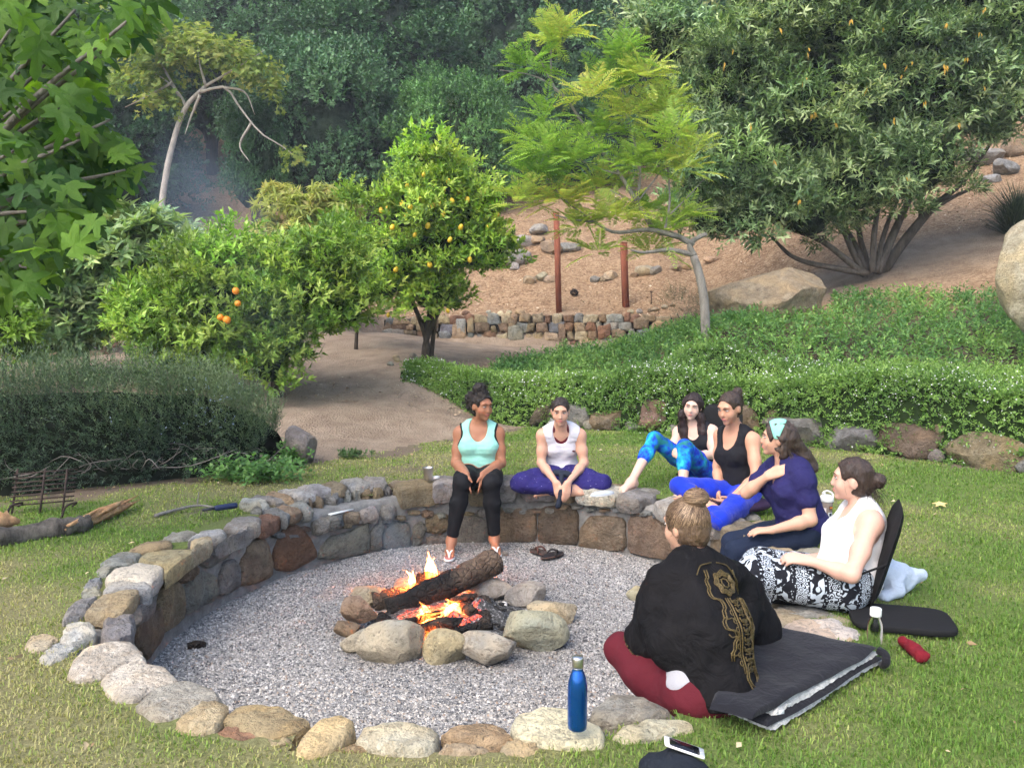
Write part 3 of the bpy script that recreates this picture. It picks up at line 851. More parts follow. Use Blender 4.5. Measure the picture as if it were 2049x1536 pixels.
# ---------------------------------------------------------------- dry stone walls on the slope
def dry_wall(root, pts, zb, zt, seed, rows, wmin, wmax, cols, lean=.08, base_fn=None):
    """courses of small random stones along a line of (x, y); zb / zt give the bottom and top height at each point"""
    rg = np.random.default_rng(seed)
    pts = np.asarray(pts, float); d = np.concatenate([[0], np.cumsum(np.linalg.norm(np.diff(pts, axis=0), axis=1))])
    L = d[-1]
    at = lambda s: np.array([np.interp(s, d, pts[:, 0]), np.interp(s, d, pts[:, 1])])
    core_b, core_t = [], []
    for s in np.linspace(0, L, 40):
        p = at(s); z0, z1 = np.interp(s, d, zb), np.interp(s, d, zt)
        core_b.append((*p, z0 - .2)); core_t.append((*p, z1 - .04))
    cb, ct = np.array(core_b), np.array(core_t)
    nrmv = np.array([0, 1.0, 0])
    cv = np.concatenate([cb + nrmv * .06, ct + nrmv * .06, ct + nrmv * .45, cb + nrmv * .45])
    i = np.arange(39)
    mk("wall_core", cv, np.concatenate([np.stack([k * 40 + i, k * 40 + i + 1, (k + 1) * 40 + i + 1, (k + 1) * 40 + i], 1) for k in range(3)]), DARKGAP, root)
    off = np.zeros(200)
    for r in range(rows):
        s = rg.uniform(-.1, 0)
        while s < L:
            w = rg.uniform(wmin, wmax)
            sm = min(max(s + w / 2, 0), L); z0, z1 = np.interp(sm, d, zb), np.interp(sm, d, zt)
            h = (z1 - z0) / rows
            tall = rg.uniform() < .22 and r < rows - 1
            b, t_ = z0 + r * h + rg.normal(0, .012), z0 + (r + (1.75 if tall else 1)) * h + rg.normal(0, .012)
            p0, p1 = at(s), at(s + w); dr = nrm(at(min(s + .3, L)) - at(min(s, L - .3))); dr3 = np.array([dr[0], dr[1], 0])
            o3 = np.array([*at(max(min(s, L), 0)), 0]); g = .012
            loc = lambda a, z: o3 + dr3 * a + np.array([0, 0, z])
            j = lambda: rg.normal(0, .02)
            poly = np.array([loc(g + j(), b + j() * .6), loc(g + j(), t_ + j()), loc(w * .5, t_ + .01 + j()), loc(w - g + j(), t_ + j()), loc(w - g + j(), b + j() * .6), loc(w * .5, b + j() * .5)])
            n = np.array([dr[1], -dr[0], 0.12])
            stone_obj("wall_stone", slab(poly + n * (.01 + rg.uniform(0, .035) + (.02 if tall else 0)), n, .12, .012, int(rg.integers(9999)), 12, .012, 1.04), cols[rg.integers(len(cols))], root)
            s += w
DARKGAP = Mat("wall_gap", .95, .05).color((.05, .043, .037)).m
wcols = [GREY * 1.0, GREY * 1.25, TAN * 1.15, TAN * .9, BLUEGREY * 1.1, YEL * .85, BROWN * 1.2, RUST * .95, CREAM * .8]
w1 = thing("dry_stone_wall", (1, 17.2, .7), "dry stone terrace wall of grey and tan rubble below the red posts", "wall")
wp = [(-2.6, 17.4), (-1.4, 17.3), (0.8, 17.2), (2.2, 16.85), (3.2, 16.6)]
dry_wall(w1, wp, [P(760, 682, 17.4)[2], P(900, 700, 17.3)[2], P(1100, 702, 17.2)[2], P(1245, 690, 16.9)[2], P(1340, 680, 16.6)[2]],
         [P(760, 636, 17.4)[2], P(900, 632, 17.3)[2], P(1100, 627, 17.2)[2], P(1245, 630, 16.9)[2], P(1340, 632, 16.6)[2]], 21, 4, .13, .34, wcols)
w2 = thing("dry_stone_wall", (-7, 13.6, .5), "dry stone wall half hidden behind the grey-green tree above the rosemary", "wall")
wp = [P(-160, 760, 12.6)[:2], P(0, 740, 13)[:2], P(110, 720, 13.4)[:2], P(245, 700, 14)[:2]]
dry_wall(w2, wp, [P(-160, 800, 12.6)[2], P(0, 790, 13)[2], P(110, 760, 13.4)[2], P(245, 730, 14)[2]], [P(-160, 735, 12.6)[2], P(0, 722, 13)[2], P(110, 700, 13.4)[2], P(245, 680, 14)[2]], 22, 4, .13, .3, wcols)
# loose stones on top of the terrace wall
for k, (u, v, w, col) in enumerate([(978, 622, 6, PALE), (987, 626, 6, CREAM), (1002, 626, 9, CREAM), (1018, 624, 7, CREAM), (1040, 623, 12, TAN), (932, 626, 10, RUST * .8), (1262, 612, 7, CREAM), (1280, 617, 8, PALE * .9),
                                    (1300, 608, 6, TAN), (1312, 617, 9, TAN * 1.1), (1330, 608, 8, CREAM), (1345, 614, 7, TAN)]):
    p = P(u, v, 17.35 if u < 1200 else 17.7); p[2] = gz(p[0], p[1]) + .03
    if k < 6: p[2] = max(p[2], P(u, v, 17.35)[2] - .02)
    tagc = ["white", "cream", "pale cream", "buff", "tan flat", "rust red flat", "small cream", "pale flat", "small tan", "tan", "rounded cream", "dark tan"][k]
    o = stone_obj("loose_stone", boulder(p, (w * .0105, w * .009, w * .0075), k, 900 + k, 2, 8, .62, .06), col, loc=p)
    tag(o, f"{tagc} loose stone " + ("lying on top of the terrace wall" if k < 6 else "by the foot of the second red post"), "stone", "loose stones by the terrace wall")
# big landscape boulders
def rock(name, u, v, Y, radii, rz, seed, col, label, sub=4, cuts=9, cut=.62, rough=.05, dz=0, group=None, tilt=0):
    p = P(u, v, Y)
    if sub < 4:
        q = on_ground(u, v + radii[2] * .8 * FPX / Y, 12, 40); radii = np.array(radii) * q[1] / Y; p = q + [0, 0, radii[2] * .55]
    o = stone_obj(name, boulder(p + [0, 0, dz], radii, rz, seed, sub, cuts, cut, rough, tilt), col, loc=p, var=.02)
    return tag(o, label, "boulder", group)
rock("boulder", 1535, 598, 13.4, (.98, .7, .56), -.15, 31, TAN * 1.1, "broad tan sandstone boulder lying between the young tree and the big shrub", 5, 8, .6, .05)
rock("boulder", 2075, 560, 10.2, (.52, .5, .72), .3, 32, CREAM * .95, "tall pale cream boulder at the edge of the green ground cover", 5, 9, .62, .05)
rock("boulder", 600, 893, 8.45, (.17, .2, .24), .4, 33, GREY * .85, "small grey boulder at the end of the rosemary hedge", 4, 9, .6, .06)
for k, (u, v, Y, r, c) in enumerate([(1018, 508, 19.6, (.55, .4, .26), GREY * 1.15), (1050, 478, 20.2, (.3, .25, .17), GREY * 1.3), (1080, 455, 20.6, (.36, .25, .17), GREY * 1.2), (1072, 476, 20, (.24, .2, .14), TAN * 1.1),
                                     (1100, 492, 19.6, (.3, .25, .2), BROWN * 1.4), (1140, 490, 19.8, (.3, .2, .15), GREY), (1030, 530, 19.2, (.15, .14, .11), PALE * .8), (1060, 556, 18.6, (.2, .15, .12), TAN * 1.1),
                                     (1085, 550, 18.7, (.17, .15, .12), CREAM * .8), (1100, 556, 18.6, (.14, .12, .11), TAN * 1.2)]):
    rock("rock", u, v, Y, r, k * .7, 940 + k, c, ["largest grey", "small grey", "flat grey", "little tan", "brown", "dark grey", "small white", "low tan", "cream", "squat tan"][k] + " rock in the heap on the slope beyond the lemon tree", 3, group="rocks heaped beyond the lemon tree", dz=-.02)
for k, (u, v, Y, r, c) in enumerate([(1190, 556, 18.6, (.14, .12, .1), GREY), (1222, 548, 18.6, (.22, .15, .13), CREAM * .8), (1206, 556, 18.5, (.12, .1, .08), TAN), (1290, 535, 18.8, (.27, .2, .16), CREAM * .85), (1312, 537, 18.7, (.15, .13, .13), GREY * 1.1),
                                     (1352, 533, 18.7, (.2, .15, .12), TAN * 1.1), (1372, 531, 18.7, (.14, .12, .11), TAN), (1425, 516, 18.9, (.22, .15, .1), TAN * 1.3), (1270, 548, 18.6, (.1, .1, .08), BROWN)]):
    rock("rock", u, v, Y, r, k * .9, 960 + k, c, ["grey", "cream slab-like", "small tan", "largest cream", "pale grey", "tan", "dark tan", "flat tan", "little brown"][k] + " rock in the row on the mulch behind the red posts", 3, group="rocks in a row on the mulch", dz=-.02)
for k, (u, v, Y, r, c) in enumerate([(1965, 310, 20, (.5, .4, .25), GREY * 1.1), (2010, 330, 19, (.4, .3, .22), GREY), (1985, 355, 18, (.2, .18, .13), PALE * .75), (2040, 290, 21, (.45, .3, .3), BROWN * 1.4)]):
    rock("rock", u, v, Y, r, k, 980 + k, c, ["long grey", "rounded grey", "small pale", "brown"][k] + " rock on the upper slope under the big shrub's branches", 3, group="rocks on the upper slope")
for k in range(12):
    a = k / 12 * 6.28; p = P(850, 728, 13) + np.array([.48 * math.cos(a) * (1 + .2 * math.sin(k * 3)), .42 * math.sin(a) - .05, 0]); p[2] = gz(p[0], p[1]) + .02
    o = stone_obj("edging_stone", boulder(p, (.07 + .02 * math.sin(k * 7), .06, .05), k, 1000 + k, 2, 8, .62, .06), [TAN, GREY, CREAM * .8][k % 3], loc=p)
    tag(o, "fist-sized stone in the ring around the lemon tree trunk", "stone", "stones ringing the lemon tree")
# ================================================================ the fire
FC = np.array([-.38, 5.42])
fire_stones = [  # centre pixel, half width and half height in pixels, colour, look
    (738, 1196, 35, 26, CREAM * .95, "cream rounded stone with a dry leaf on top, behind the charred log"),
    (712, 1246, 38, 30, BROWN * 1.5, "mauve-brown fire ring stone leaning on a darker one"),
    (690, 1262, 26, 22, TAN * .75, "dark tan stone propped under the mauve-brown fire ring stone"),
    (724, 1288, 40, 26, PALE * .9 * np.array([1, .98, .86]), "pale sloping stone half behind the largest oval stone of the fire ring"),
    (782, 1297, 62, 43, GREY * 1.65 * np.array([1.04, 1, .88]), "largest oval grey-cream stone of the fire ring"),
    (886, 1304, 44, 36, TAN * 1.5, "blocky pinkish tan stone in front of the embers"),
    (975, 1304, 50, 38, PALE * .95 * np.array([1.02, .98, .9]), "off-white angular stone with a rusty corner in the fire ring"),
    (1064, 1272, 62, 42, GREY * 1.5 * np.array([1, 1.02, .89]), "big greenish grey stone of the fire ring"),
    (1104, 1233, 46, 30, CREAM * 1.05, "white and honey coloured stone with black cinders on it"),
    (1055, 1196, 38, 27, GREY * 1.35, "pale grey squared stone of the fire ring facing the seated circle"),
    (985, 1184, 45, 28, GREY * 1.15, "ash grey stone behind the propped log's foot"),
    (895, 1164, 34, 20, TAN * 1.2, "buff stone on the far side of the flames"),
    (815, 1172, 32, 18, GREY * 1.2, "dusty grey stone behind the flames"),
]
for k, (u, v, hw, hh, col, lab) in enumerate(fire_stones):
    b = G(u, v + hh * .8, GRAVEL_Z)
    dep = np.hypot(b[1], 2.05) ; m = dep / FPX
    rx, rz_ = hw * m * 1.2, hh * m * 1.02
    c = np.array([b[0], b[1] + rx * .45, GRAVEL_Z + rz_ * .70])
    if k == 1: c[2] += .06
    o = stone_obj("fire_ring_stone", boulder(c, (rx, rx * .68, rz_), math.sin(k * 5) * .3, 50 + k, 4, 13, .60, .04), col, loc=[c[0], c[1], GRAVEL_Z], var=.0)
    tag(o, lab, "stone", "stones ringing the fire")
for k, (u, v, hw, hh, col, lab) in enumerate([(1278, 1196, 26, 17, CREAM * .95, "flat yellowish stone lying alone on the gravel beside the black kaftan"), (1008, 1111, 10, 5, GREY * 1.3, "small grey stone by the white flip flop")]):
    b = G(u, v, GRAVEL_Z); m = np.hypot(b[1], 2) / FPX
    tag(stone_obj("loose_stone", boulder(b + [0, 0, hh * m * .6], (hw * m, hw * m * .8, hh * m), .4, 80 + k, 3, 8, .62, .05), col, loc=b), lab, "stone")

# charred wood
def bark_mat(name, c0, c1, char=None, axis=None):
    M = Mat(name, .9, .2)
    a = M.attr()
    n = M.noise(7, 7, .7, dist=.6); n2 = M.noise(30, 6, .75)
    cr = M.vor(20, 'DISTANCE_TO_EDGE')
    sep = M.n("ShaderNodeSeparateColor"); M.l(a, sep.inputs[0])
    w = M.ramp(n, [(.3, c0), (.7, c1)])
    blk = M.mix(M.ramp(n2, [(.35, (.008, .008, .008)), (.8, (.035, .032, .03))]), (.5, .49, .48), M.ramp(n2, [(.66, 0.0), (.74, .9)]))
    c = M.mix(w, blk, sep.outputs[0])
    M.color(M.mix(c, (.55, .36, .2), sep.outputs[1]))
    M.bump(M.math('ADD', n2, M.math('MULTIPLY', M.ramp(cr, [(0, 0.0), (.15, 1.0)]), .6)), 1.0, .03)
    return M.m
CHAR = bark_mat("charred_wood", (.09, .06, .042), (.27, .19, .13))

def log(name, pts, rad, label, charf, seed=0, n=14, rough=.16, endlight=None, category="log", mat=None):
    pts = spline(pts, 22); rad = np.interp(np.linspace(0, 1, 22), np.linspace(0, 1, len(rad)), rad)
    V, F = tube(pts, rad, n, True, rough, seed)
    t = np.linspace(0, 1, 22)
    cf = np.array([charf(x) for x in t])
    col = np.zeros((len(V), 3)); col[:22 * n, 0] = np.repeat(cf, n)
    col[:22 * n, 0] = np.clip(col[:22 * n, 0] + .35 * noise3(V[:22 * n], 9, seed), 0, 1)
    col[-2:, 0] = cf[[0, -1]]
    if endlight is not None:
        col[-1 if endlight else -2, 1] = 1
    o = mk(name, V, F, mat or CHAR, col=col, loc=pts[0])
    return tag(o, label, category)

L0, L1 = P(800, 1225, 5.28), P(985, 1125, 5.95)
log("log", [P(778, 1222, 5.42), P(860, 1187, 5.52), P(925, 1156, 5.66), P(990, 1122, 5.85)], [.078, .085, .09, .088], "thick half burnt log propped up across the fire", lambda t: 1.0 if t < .5 else max(0, 1 - (t - .5) * 3.2), 1, 16)
log("log", [P(745, 1205, 5.6), P(800, 1196, 5.65), P(860, 1185, 5.75)], [.08, .075, .07], "brown scorched log lying behind the propped log", lambda t: .55, 2)
log("log", [P(828, 1262, 5.02), P(880, 1249, 5.08), P(932, 1246, 5.12)], [.028, .042, .036], "short charred log burning over the embers", lambda t: .95, 3, 9)
log("log", [P(922, 1212, 5.32), P(935, 1218, 5.28), P(948, 1226, 5.2)], [.03, .036, .034], "stubby black log with a hollow end in the fire", lambda t: 1, 4)
log("log", [P(968, 1205, 5.5), P(970, 1232, 5.28), P(966, 1256, 5.1)], [.055, .055, .045], "charred log covered in white ash at the side of the fire", lambda t: .8, 5)
log("log", [P(770, 1262, 4.98), P(810, 1276, 4.94), P(845, 1290, 4.9)], [.022, .028, .022], "thin blackened branch against the oval stone", lambda t: 1, 6, 8)
log("log", [P(838, 1160, 5.85), P(862, 1158, 5.9), P(875, 1172, 5.85)], [.05, .055, .04], "lump of black charcoal at the base of the tall flame", lambda t: 1, 7, 8)
log("log", [P(755, 1255, 5.05), P(770, 1240, 5.1), P(790, 1275, 5.0)], [.035, .04, .035], "upright burnt stub at the end of the propped log", lambda t: 1, 8, 8)
log("log", [P(985, 1215, 5.35), P(1005, 1230, 5.3), P(1012, 1245, 5.25)], [.02, .02, .015], "crooked burnt twig on the ash", lambda t: .9, 9, 6)
log("log", [P(800, 1246, 5.12), P(842, 1236, 5.16), P(880, 1226, 5.2)], [.016, .022, .018], "split charred stick glowing underneath beside the propped log", lambda t: 1, 11, 6, .35)
log("log", [P(912, 1262, 5.0), P(945, 1256, 5.04), P(985, 1252, 5.08)], [.022, .03, .024], "blackened split log end behind the off-white stone", lambda t: 1, 12, 6, .35)
log("log", [P(900, 1205, 5.42), P(925, 1196, 5.46), P(955, 1194, 5.48)], [.02, .028, .022], "ashy log end under the raised part of the propped log", lambda t: .9, 13, 7, .3)
log("charcoal", [P(375, 1292, 4.9), P(392, 1289, 4.92), P(412, 1288, 4.93)], [.02, .028, .015], "burnt scrap of wood lying alone on the gravel", lambda t: .9, 10, 8, category="charcoal")

# ember and ash bed
rng = np.random.default_rng(3)
xx = np.linspace(-.62, .62, 70); yy = np.linspace(-.42, .42, 50)
EX, EY = np.meshgrid(xx, yy)
fall = np.clip(1 - (EX / .6) ** 2 - (EY / .4) ** 2, 0, 1) ** .6
p = np.stack([EX, EY, 0 * EX], -1)
EZ = GRAVEL_Z - .03 + fall * (.13 + .05 * noise3(p, 6, 1) + .05 * noise3(p, 14, 2))
EV = np.stack([EX + FC[0] + .02, EY + FC[1] - .12, EZ], -1).reshape(-1, 3)
i = (np.arange(49)[:, None] * 70 + np.arange(69)[None]).ravel()
EF = np.stack([i, i + 1, i + 71, i + 70], 1)
EF = EF[(EV[EF][:, :, 2].mean(1) > GRAVEL_Z - .02)]
px = PX(EV)
hot = np.clip(1.15 - ((EV[:, 0] - FC[0] + .06) / .31) ** 2 - ((EV[:, 1] - FC[1] + .22) / .24) ** 2, 0, 1)
M = Mat("ember", .9, .1)
a = M.attr(); sep = M.n("ShaderNodeSeparateColor"); M.l(a, sep.inputs[0])
n = M.noise(22, 5, .7); n2 = M.noise(50, 4, .7)
M.color(M.ramp(n2, [(.3, (.015, .015, .016)), (.55, (.1, .1, .1)), (.7, (.5, .49, .48))]))
cr_ = M.vor(26, 'DISTANCE_TO_EDGE'); heat = M.math('MULTIPLY', M.math('MULTIPLY', sep.outputs[0], M.ramp(n, [(.40, .02), (.64, 1.0)])), M.ramp(cr_, [(.02, .25), (.12, 1.0)]))
M.l(M.ramp(heat, [(.12, (0, 0, 0)), (.35, (.85, .05, .012)), (.7, (1, .16, .03)), (1.0, (1, .45, .09))]), M.b.inputs["Emission Color"])
M.b.inputs["Emission Strength"].default_value = .75
M.bump(n2, 1, .03)
tag(mk("ember_bed", EV, EF, M.m, col=np.stack([hot, hot, hot], 1), loc=(FC[0], FC[1], GRAVEL_Z)), "glowing orange embers and white ash under the logs", "embers", kind="stuff")
# lumps of charcoal and ash flakes round the embers
mb = MB()
for k in range(150):
    r = rng.uniform(.05, 1); aa = rng.uniform(0, 6.28)
    c = np.array([FC[0] + .02 + .5 * r * math.cos(aa), FC[1] - .1 + .33 * r * math.sin(aa), GRAVEL_Z + .04 + .05 * (1 - r)])
    s = rng.uniform(.008, .026)
    v, f = boulder(c, (s * 1.5, s, s * .7), rng.uniform(0, 3), int(rng.integers(999)), 1, 3, .7, .1)
    white = rng.uniform() < .35
    mb.add(v, f, (.55, .54, .53) if white else np.array([.02, .019, .018]) * rng.uniform(.6, 2))
M = Mat("cinder", .9, .1); M.color(M.attr())
tag(mb.build("cinders", M.m, smooth=False, loc=(FC[0], FC[1], GRAVEL_Z)), "black cinders and pale ash flakes strewn through the fire", "cinders", kind="stuff")

# flames
def flame_mat(col, k):
    m = bpy.data.materials.new("flame"); m.use_nodes = True; t = m.node_tree; t.nodes.clear()
    out = t.nodes.new("ShaderNodeOutputMaterial"); em = t.nodes.new("ShaderNodeEmission"); em.inputs[0].default_value = (*col, 1); em.inputs[1].default_value = k
    t.links.new(em.outputs[0], out.inputs["Volume"]); return m       # glowing gas: brightest where it is thickest
FLAMES = [flame_mat((1, .15, .025), 2.3), flame_mat((1, .24, .04), 2.0)]
def flame(base, height, width, seed, label):
    rg = np.random.default_rng(seed)
    root = thing("flame", base, label, "flame", "flames of the fire")
    for k in range(5):
        h = height * rg.uniform(.5, 1); w = width * rg.uniform(.22, .42); o = np.append(rg.normal(0, width * .35, 2), 0)
        t = np.linspace(0, 1, 16); bend = rg.normal(0, .5)
        path = np.asarray(base) + o + np.stack([w * (.8 * np.sin(t * 4.5 + k * 2) * t + bend * t ** 2 * 2), w * .5 * np.cos(t * 3.3 + k) * t, h * t], 1)
        rad = w * (1 - t) ** .8 * (.45 + 1.2 * np.sqrt(t) * (1 - t))
        v, f = tube(path, np.maximum(rad, .0008), 10, True)
        mk("tongue", v, f, FLAMES[k % 2], root)
    return root
flame(P(862, 1160, 5.72), .22, .07, 1, "tallest orange tongue of flame rising behind the logs")
flame(P(825, 1166, 5.68), .10, .05, 2, "pale yellow flame beside the charcoal lump")
flame(P(850, 1240, 5.2), .10, .13, 3, "flame licking out between the propped log and the short log")
flame(P(898, 1226, 5.28), .09, .11, 4, "small flame at the hollow end of the stubby log")
flame(P(872, 1284, 4.96), .09, .10, 5, "bright flame behind the blocky tan stone")
flame(P(772, 1260, 5.02), .08, .03, 6, "thin flame by the upright burnt stub")

# smoke: soft bluish veils, thinning to nothing at their edges
def smoke(a, b, rad, dens, label, seed):
    a, b = np.asarray(a), np.asarray(b); c = (a + b) / 2; d = b - a; L = np.linalg.norm(d) / 2
    m = bpy.data.materials.new("smoke"); m.use_nodes = True; t = m.node_tree; t.nodes.clear(); N = t.nodes.new; l = t.links.new
    o = N("ShaderNodeOutputMaterial"); pv = N("ShaderNodeVolumePrincipled"); pv.inputs["Color"].default_value = (.62, .80, 1, 1); pv.inputs["Anisotropy"].default_value = .1
    tc = N("ShaderNodeTexCoord"); ln = N("ShaderNodeVectorMath"); ln.operation = 'LENGTH'; l(tc.outputs["Object"], ln.inputs[0])
    mr = N("ShaderNodeMapRange"); mr.interpolation_type = 'SMOOTHSTEP'; mr.inputs["From Min"].default_value = .1; mr.inputs["From Max"].default_value = .95; mr.inputs["To Min"].default_value = 1; mr.inputs["To Max"].default_value = 0; l(ln.outputs["Value"], mr.inputs["Value"])
    no = N("ShaderNodeTexNoise"); no.inputs["Scale"].default_value = 2.2; no.inputs["Detail"].default_value = 2; l(tc.outputs["Object"], no.inputs["Vector"])
    m1 = N("ShaderNodeMath"); m1.operation = 'MULTIPLY'; l(mr.outputs[0], m1.inputs[0]); l(no.outputs["Fac"], m1.inputs[1])
    m2 = N("ShaderNodeMath"); m2.operation = 'MULTIPLY'; l(m1.outputs[0], m2.inputs[0]); m2.inputs[1].default_value = dens; l(m2.outputs[0], pv.inputs["Density"]); l(pv.outputs[0], o.inputs["Volume"])
    v, f = ICO[3]; ob = bpy.data.objects.new("smoke", mesh_data("smoke", v, f, m)); COL.objects.link(ob)
    ob.location = tuple(c); ob.rotation_euler = Vector(tuple(d)).to_track_quat('Z', 'Y').to_euler(); ob.scale = (rad, rad, L)
    tag(ob, label, "smoke", kind="stuff")
smoke(P(620, 830, 8.2), P(330, 250, 17.5), 1.15, .12, "bluish smoke drifting past the orange tree towards the sycamore trunk", 1)
smoke(P(845, 1190, 5.6), P(745, 1000, 6.3), .2, 1.0, "thin wisp of smoke rising from the logs", 2)
# ================================================================ plants
T2 = (np.array([[0, 0, 0], [.5, .42, .07], [0, 1, -.1], [-.5, .42, .07]]), np.array([[0, 1, 2], [0, 2, 3]]))
T4 = (np.array([[0, 0, 0], [.46, .38, .07], [0, .52, -.02], [-.46, .38, .07], [0, 1, -.14]]), np.array([[0, 1, 2], [0, 2, 3], [1, 4, 2], [2, 4, 3]]))

def leaf_mesh(pos, d, up, L, W, tmpl, col):
    """N leaves as one mesh: base position, direction, upward hint, length, width; col (N,3)"""
    tv, tf = tmpl; N = len(pos)
    d = nrm(d); s = np.cross(d, up); bad = np.linalg.norm(s, axis=1) < 1e-3
    s[bad] = np.cross(d[bad], (1, .3, .2)); s = nrm(s); u = np.cross(s, d)
    V = pos[:, None] + tv[None, :, 0, None] * (s * W[:, None])[:, None] + tv[None, :, 1, None] * (d * L[:, None])[:, None] + tv[None, :, 2, None] * (u * L[:, None])[:, None]
    F = tf[None] + (np.arange(N) * len(tv))[:, None, None]
    return V.reshape(-1, 3), F.reshape(-1, tf.shape[1]), np.repeat(col, len(tv), 0)

def rand_dir(rg, n):
    return nrm(rg.normal(0, 1, (n, 3)))

def sprig_leaves(rg, base, axis, M, length, leaf, spread=(.5, 1.1), wr=.36, droop=0.0, jit=.25, tip_rosette=False):
    """M leaves spiralling up each of the N short shoots"""
    N = len(base)
    axis = nrm(axis); s = np.cross(axis, rand_dir(rg, N)); s = nrm(s); u = np.cross(s, axis)
    t = (np.arange(M) + .5) / M
    if tip_rosette: t = .6 + .4 * t
    ph = rg.uniform(0, 6.28, (N, 1)) + np.arange(M)[None] * 2.4 + rg.normal(0, .3, (N, M))
    sp = spread[1] + (spread[0] - spread[1]) * t[None] + rg.normal(0, jit * .5, (N, M))
    ring = np.cos(ph)[..., None] * s[:, None] + np.sin(ph)[..., None] * u[:, None]
    d = np.cos(sp)[..., None] * axis[:, None] + np.sin(sp)[..., None] * ring
    d[..., 2] -= droop
    d = nrm(d + rg.normal(0, jit * .3, d.shape))
    ln = length if np.ndim(length) else np.full(N, length)
    pos = base[:, None] + axis[:, None] * (t[None] * ln[:, None])[..., None]
    up = nrm(axis[:, None] * .7 - ring * .1 + np.array([0, 0, .6]) + rg.normal(0, .25, d.shape))
    L = leaf * rg.uniform(.65, 1.2, (N, M))
    return pos.reshape(-1, 3), d.reshape(-1, 3), up.reshape(-1, 3), L.reshape(-1), (L * wr * rg.uniform(.8, 1.2, (N, M))).reshape(-1)

def crown_sprigs(rg, clumps, n, sub=22, subr=.34, shell=.55, upb=.35, lump_seed=0, squash=.8):
    """shoot bases and directions for a crown made of ellipsoidal clumps, each itself broken into smaller tufts"""
    B, A, K = [], [], []
    vol = np.array([np.prod(r) ** (2 / 3) for c, r in clumps]); vol = vol / vol.sum()
    for (c, r), w in zip(clumps, vol):
        c, r = np.asarray(c, float), np.asarray(r, float)
        ns = max(4, int(sub)); m = int(n * w)
        sd = rand_dir(rg, ns); sd[:, 2] = np.where(sd[:, 2] < -.55, -sd[:, 2], sd[:, 2])
        rad = rg.uniform(.62, .98, ns)
        sc = c + sd * rad[:, None] * r
        sr = subr * rg.uniform(.65, 1.25, ns)[:, None] * r.mean() * np.array([1, 1, squash])
        k = rg.integers(0, ns, m)
        dd = rand_dir(rg, m); dd[:, 2] += upb * .5; dd = nrm(dd)
        rr = rg.uniform(shell, 1.0, m) ** .7
        b = sc[k] + dd * rr[:, None] * sr[k]
        out = nrm((b - c) / r)
        a = nrm(dd * .7 + out * .6 + np.array([0, 0, upb]) + rg.normal(0, .3, (m, 3)))
        B.append(b); A.append(a); K.append(k + len(K) * 1000)
    return np.concatenate(B), np.concatenate(A), np.concatenate(K)

def palette(rg, n, cols, key=None, spread=.18):
    """a colour per leaf between the palette's colours; key (0..1) leans it one way"""
    cols = np.asarray(cols, float)
    t = np.clip((rg.uniform(0, 1, n) if key is None else key + rg.normal(0, spread, n)), 0, .999) * (len(cols) - 1)
    i = t.astype(int); f = (t - i)[:, None]
    return (cols[i] * (1 - f) + cols[i + 1] * f) * rg.uniform(.8, 1.2, (n, 1))

def limb(mb, pts, r0, r1, n=7, k=14, col=(1, 1, 1), rough=.12, seed=0):
    p = spline(pts, k); r = np.linspace(r0, r1, k)
    v, f = tube(p, r, n, True, rough, seed); mb.add(v, f, col)

def bark(name, c0, c1, scale=12):
    M = Mat(name, .9, .15); n = M.noise(scale, 6, .7, stretch=(1, 1, .35)); n2 = M.noise(scale * 4, 4, .7)
    M.color(M.mix(M.ramp(n, [(.3, c0), (.7, c1)]), (.5, .5, .5), M.math('MULTIPLY', n2, .25), 'MULTIPLY')); M.bump(n2, .9, .02); return M.m
BARK_DARK = bark("bark_dark", (.035, .028, .022), (.10, .08, .06))
BARK_GREY = bark("bark_grey", (.17, .155, .135), (.36, .335, .30))
BARK_PALE = bark("bark_pale", (.30, .27, .23), (.55, .51, .45))
LEAF = leaf_mat("leaf", .42, .4, .32, 1.5)
LEAF_SOFT = leaf_mat("leaf_soft", .6, .2, .4, 1.5)
LEAF_DARK = leaf_mat("leaf_leathery", .45, .35, .18, 1.3)

def crown_obj(root, rg, clumps, n, M, shoot, leaf, cols, tmpl=T2, mat=LEAF, name="crown", by_tuft=True, **kw):
    ck = {k: kw.pop(k) for k in ("sub", "subr", "shell", "upb", "squash") if k in kw}
    b, a, k = crown_sprigs(rg, clumps, n // M, **ck)
    tuft_key = _hash(k, k * 7, k * 3, 5)
    key = np.repeat(np.clip(.5 + (tuft_key - .5) * .75, 0, 1), M) if by_tuft else None
    pos, d, up, L, W = sprig_leaves(rg, b, a, M, shoot * rg.uniform(.7, 1.3, len(b)), leaf, **kw)
    c = palette(rg, len(pos), cols, key)
    v, f, c = leaf_mesh(pos, d, up, L, W, tmpl, c)
    return mk(name, v, f, mat, root, c, smooth=False), b, a

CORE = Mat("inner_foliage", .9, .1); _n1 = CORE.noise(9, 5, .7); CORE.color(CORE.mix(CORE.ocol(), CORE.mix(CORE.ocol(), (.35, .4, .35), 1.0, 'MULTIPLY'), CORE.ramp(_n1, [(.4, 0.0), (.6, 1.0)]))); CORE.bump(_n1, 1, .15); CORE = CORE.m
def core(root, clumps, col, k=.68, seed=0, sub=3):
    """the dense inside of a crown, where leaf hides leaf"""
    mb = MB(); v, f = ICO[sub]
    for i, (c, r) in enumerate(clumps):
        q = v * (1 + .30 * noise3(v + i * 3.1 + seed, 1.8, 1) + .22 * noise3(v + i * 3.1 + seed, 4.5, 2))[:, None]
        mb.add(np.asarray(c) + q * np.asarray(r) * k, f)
    o = mb.build("inner_foliage", CORE, root, smooth=False); o.color = (*col, 1); return o

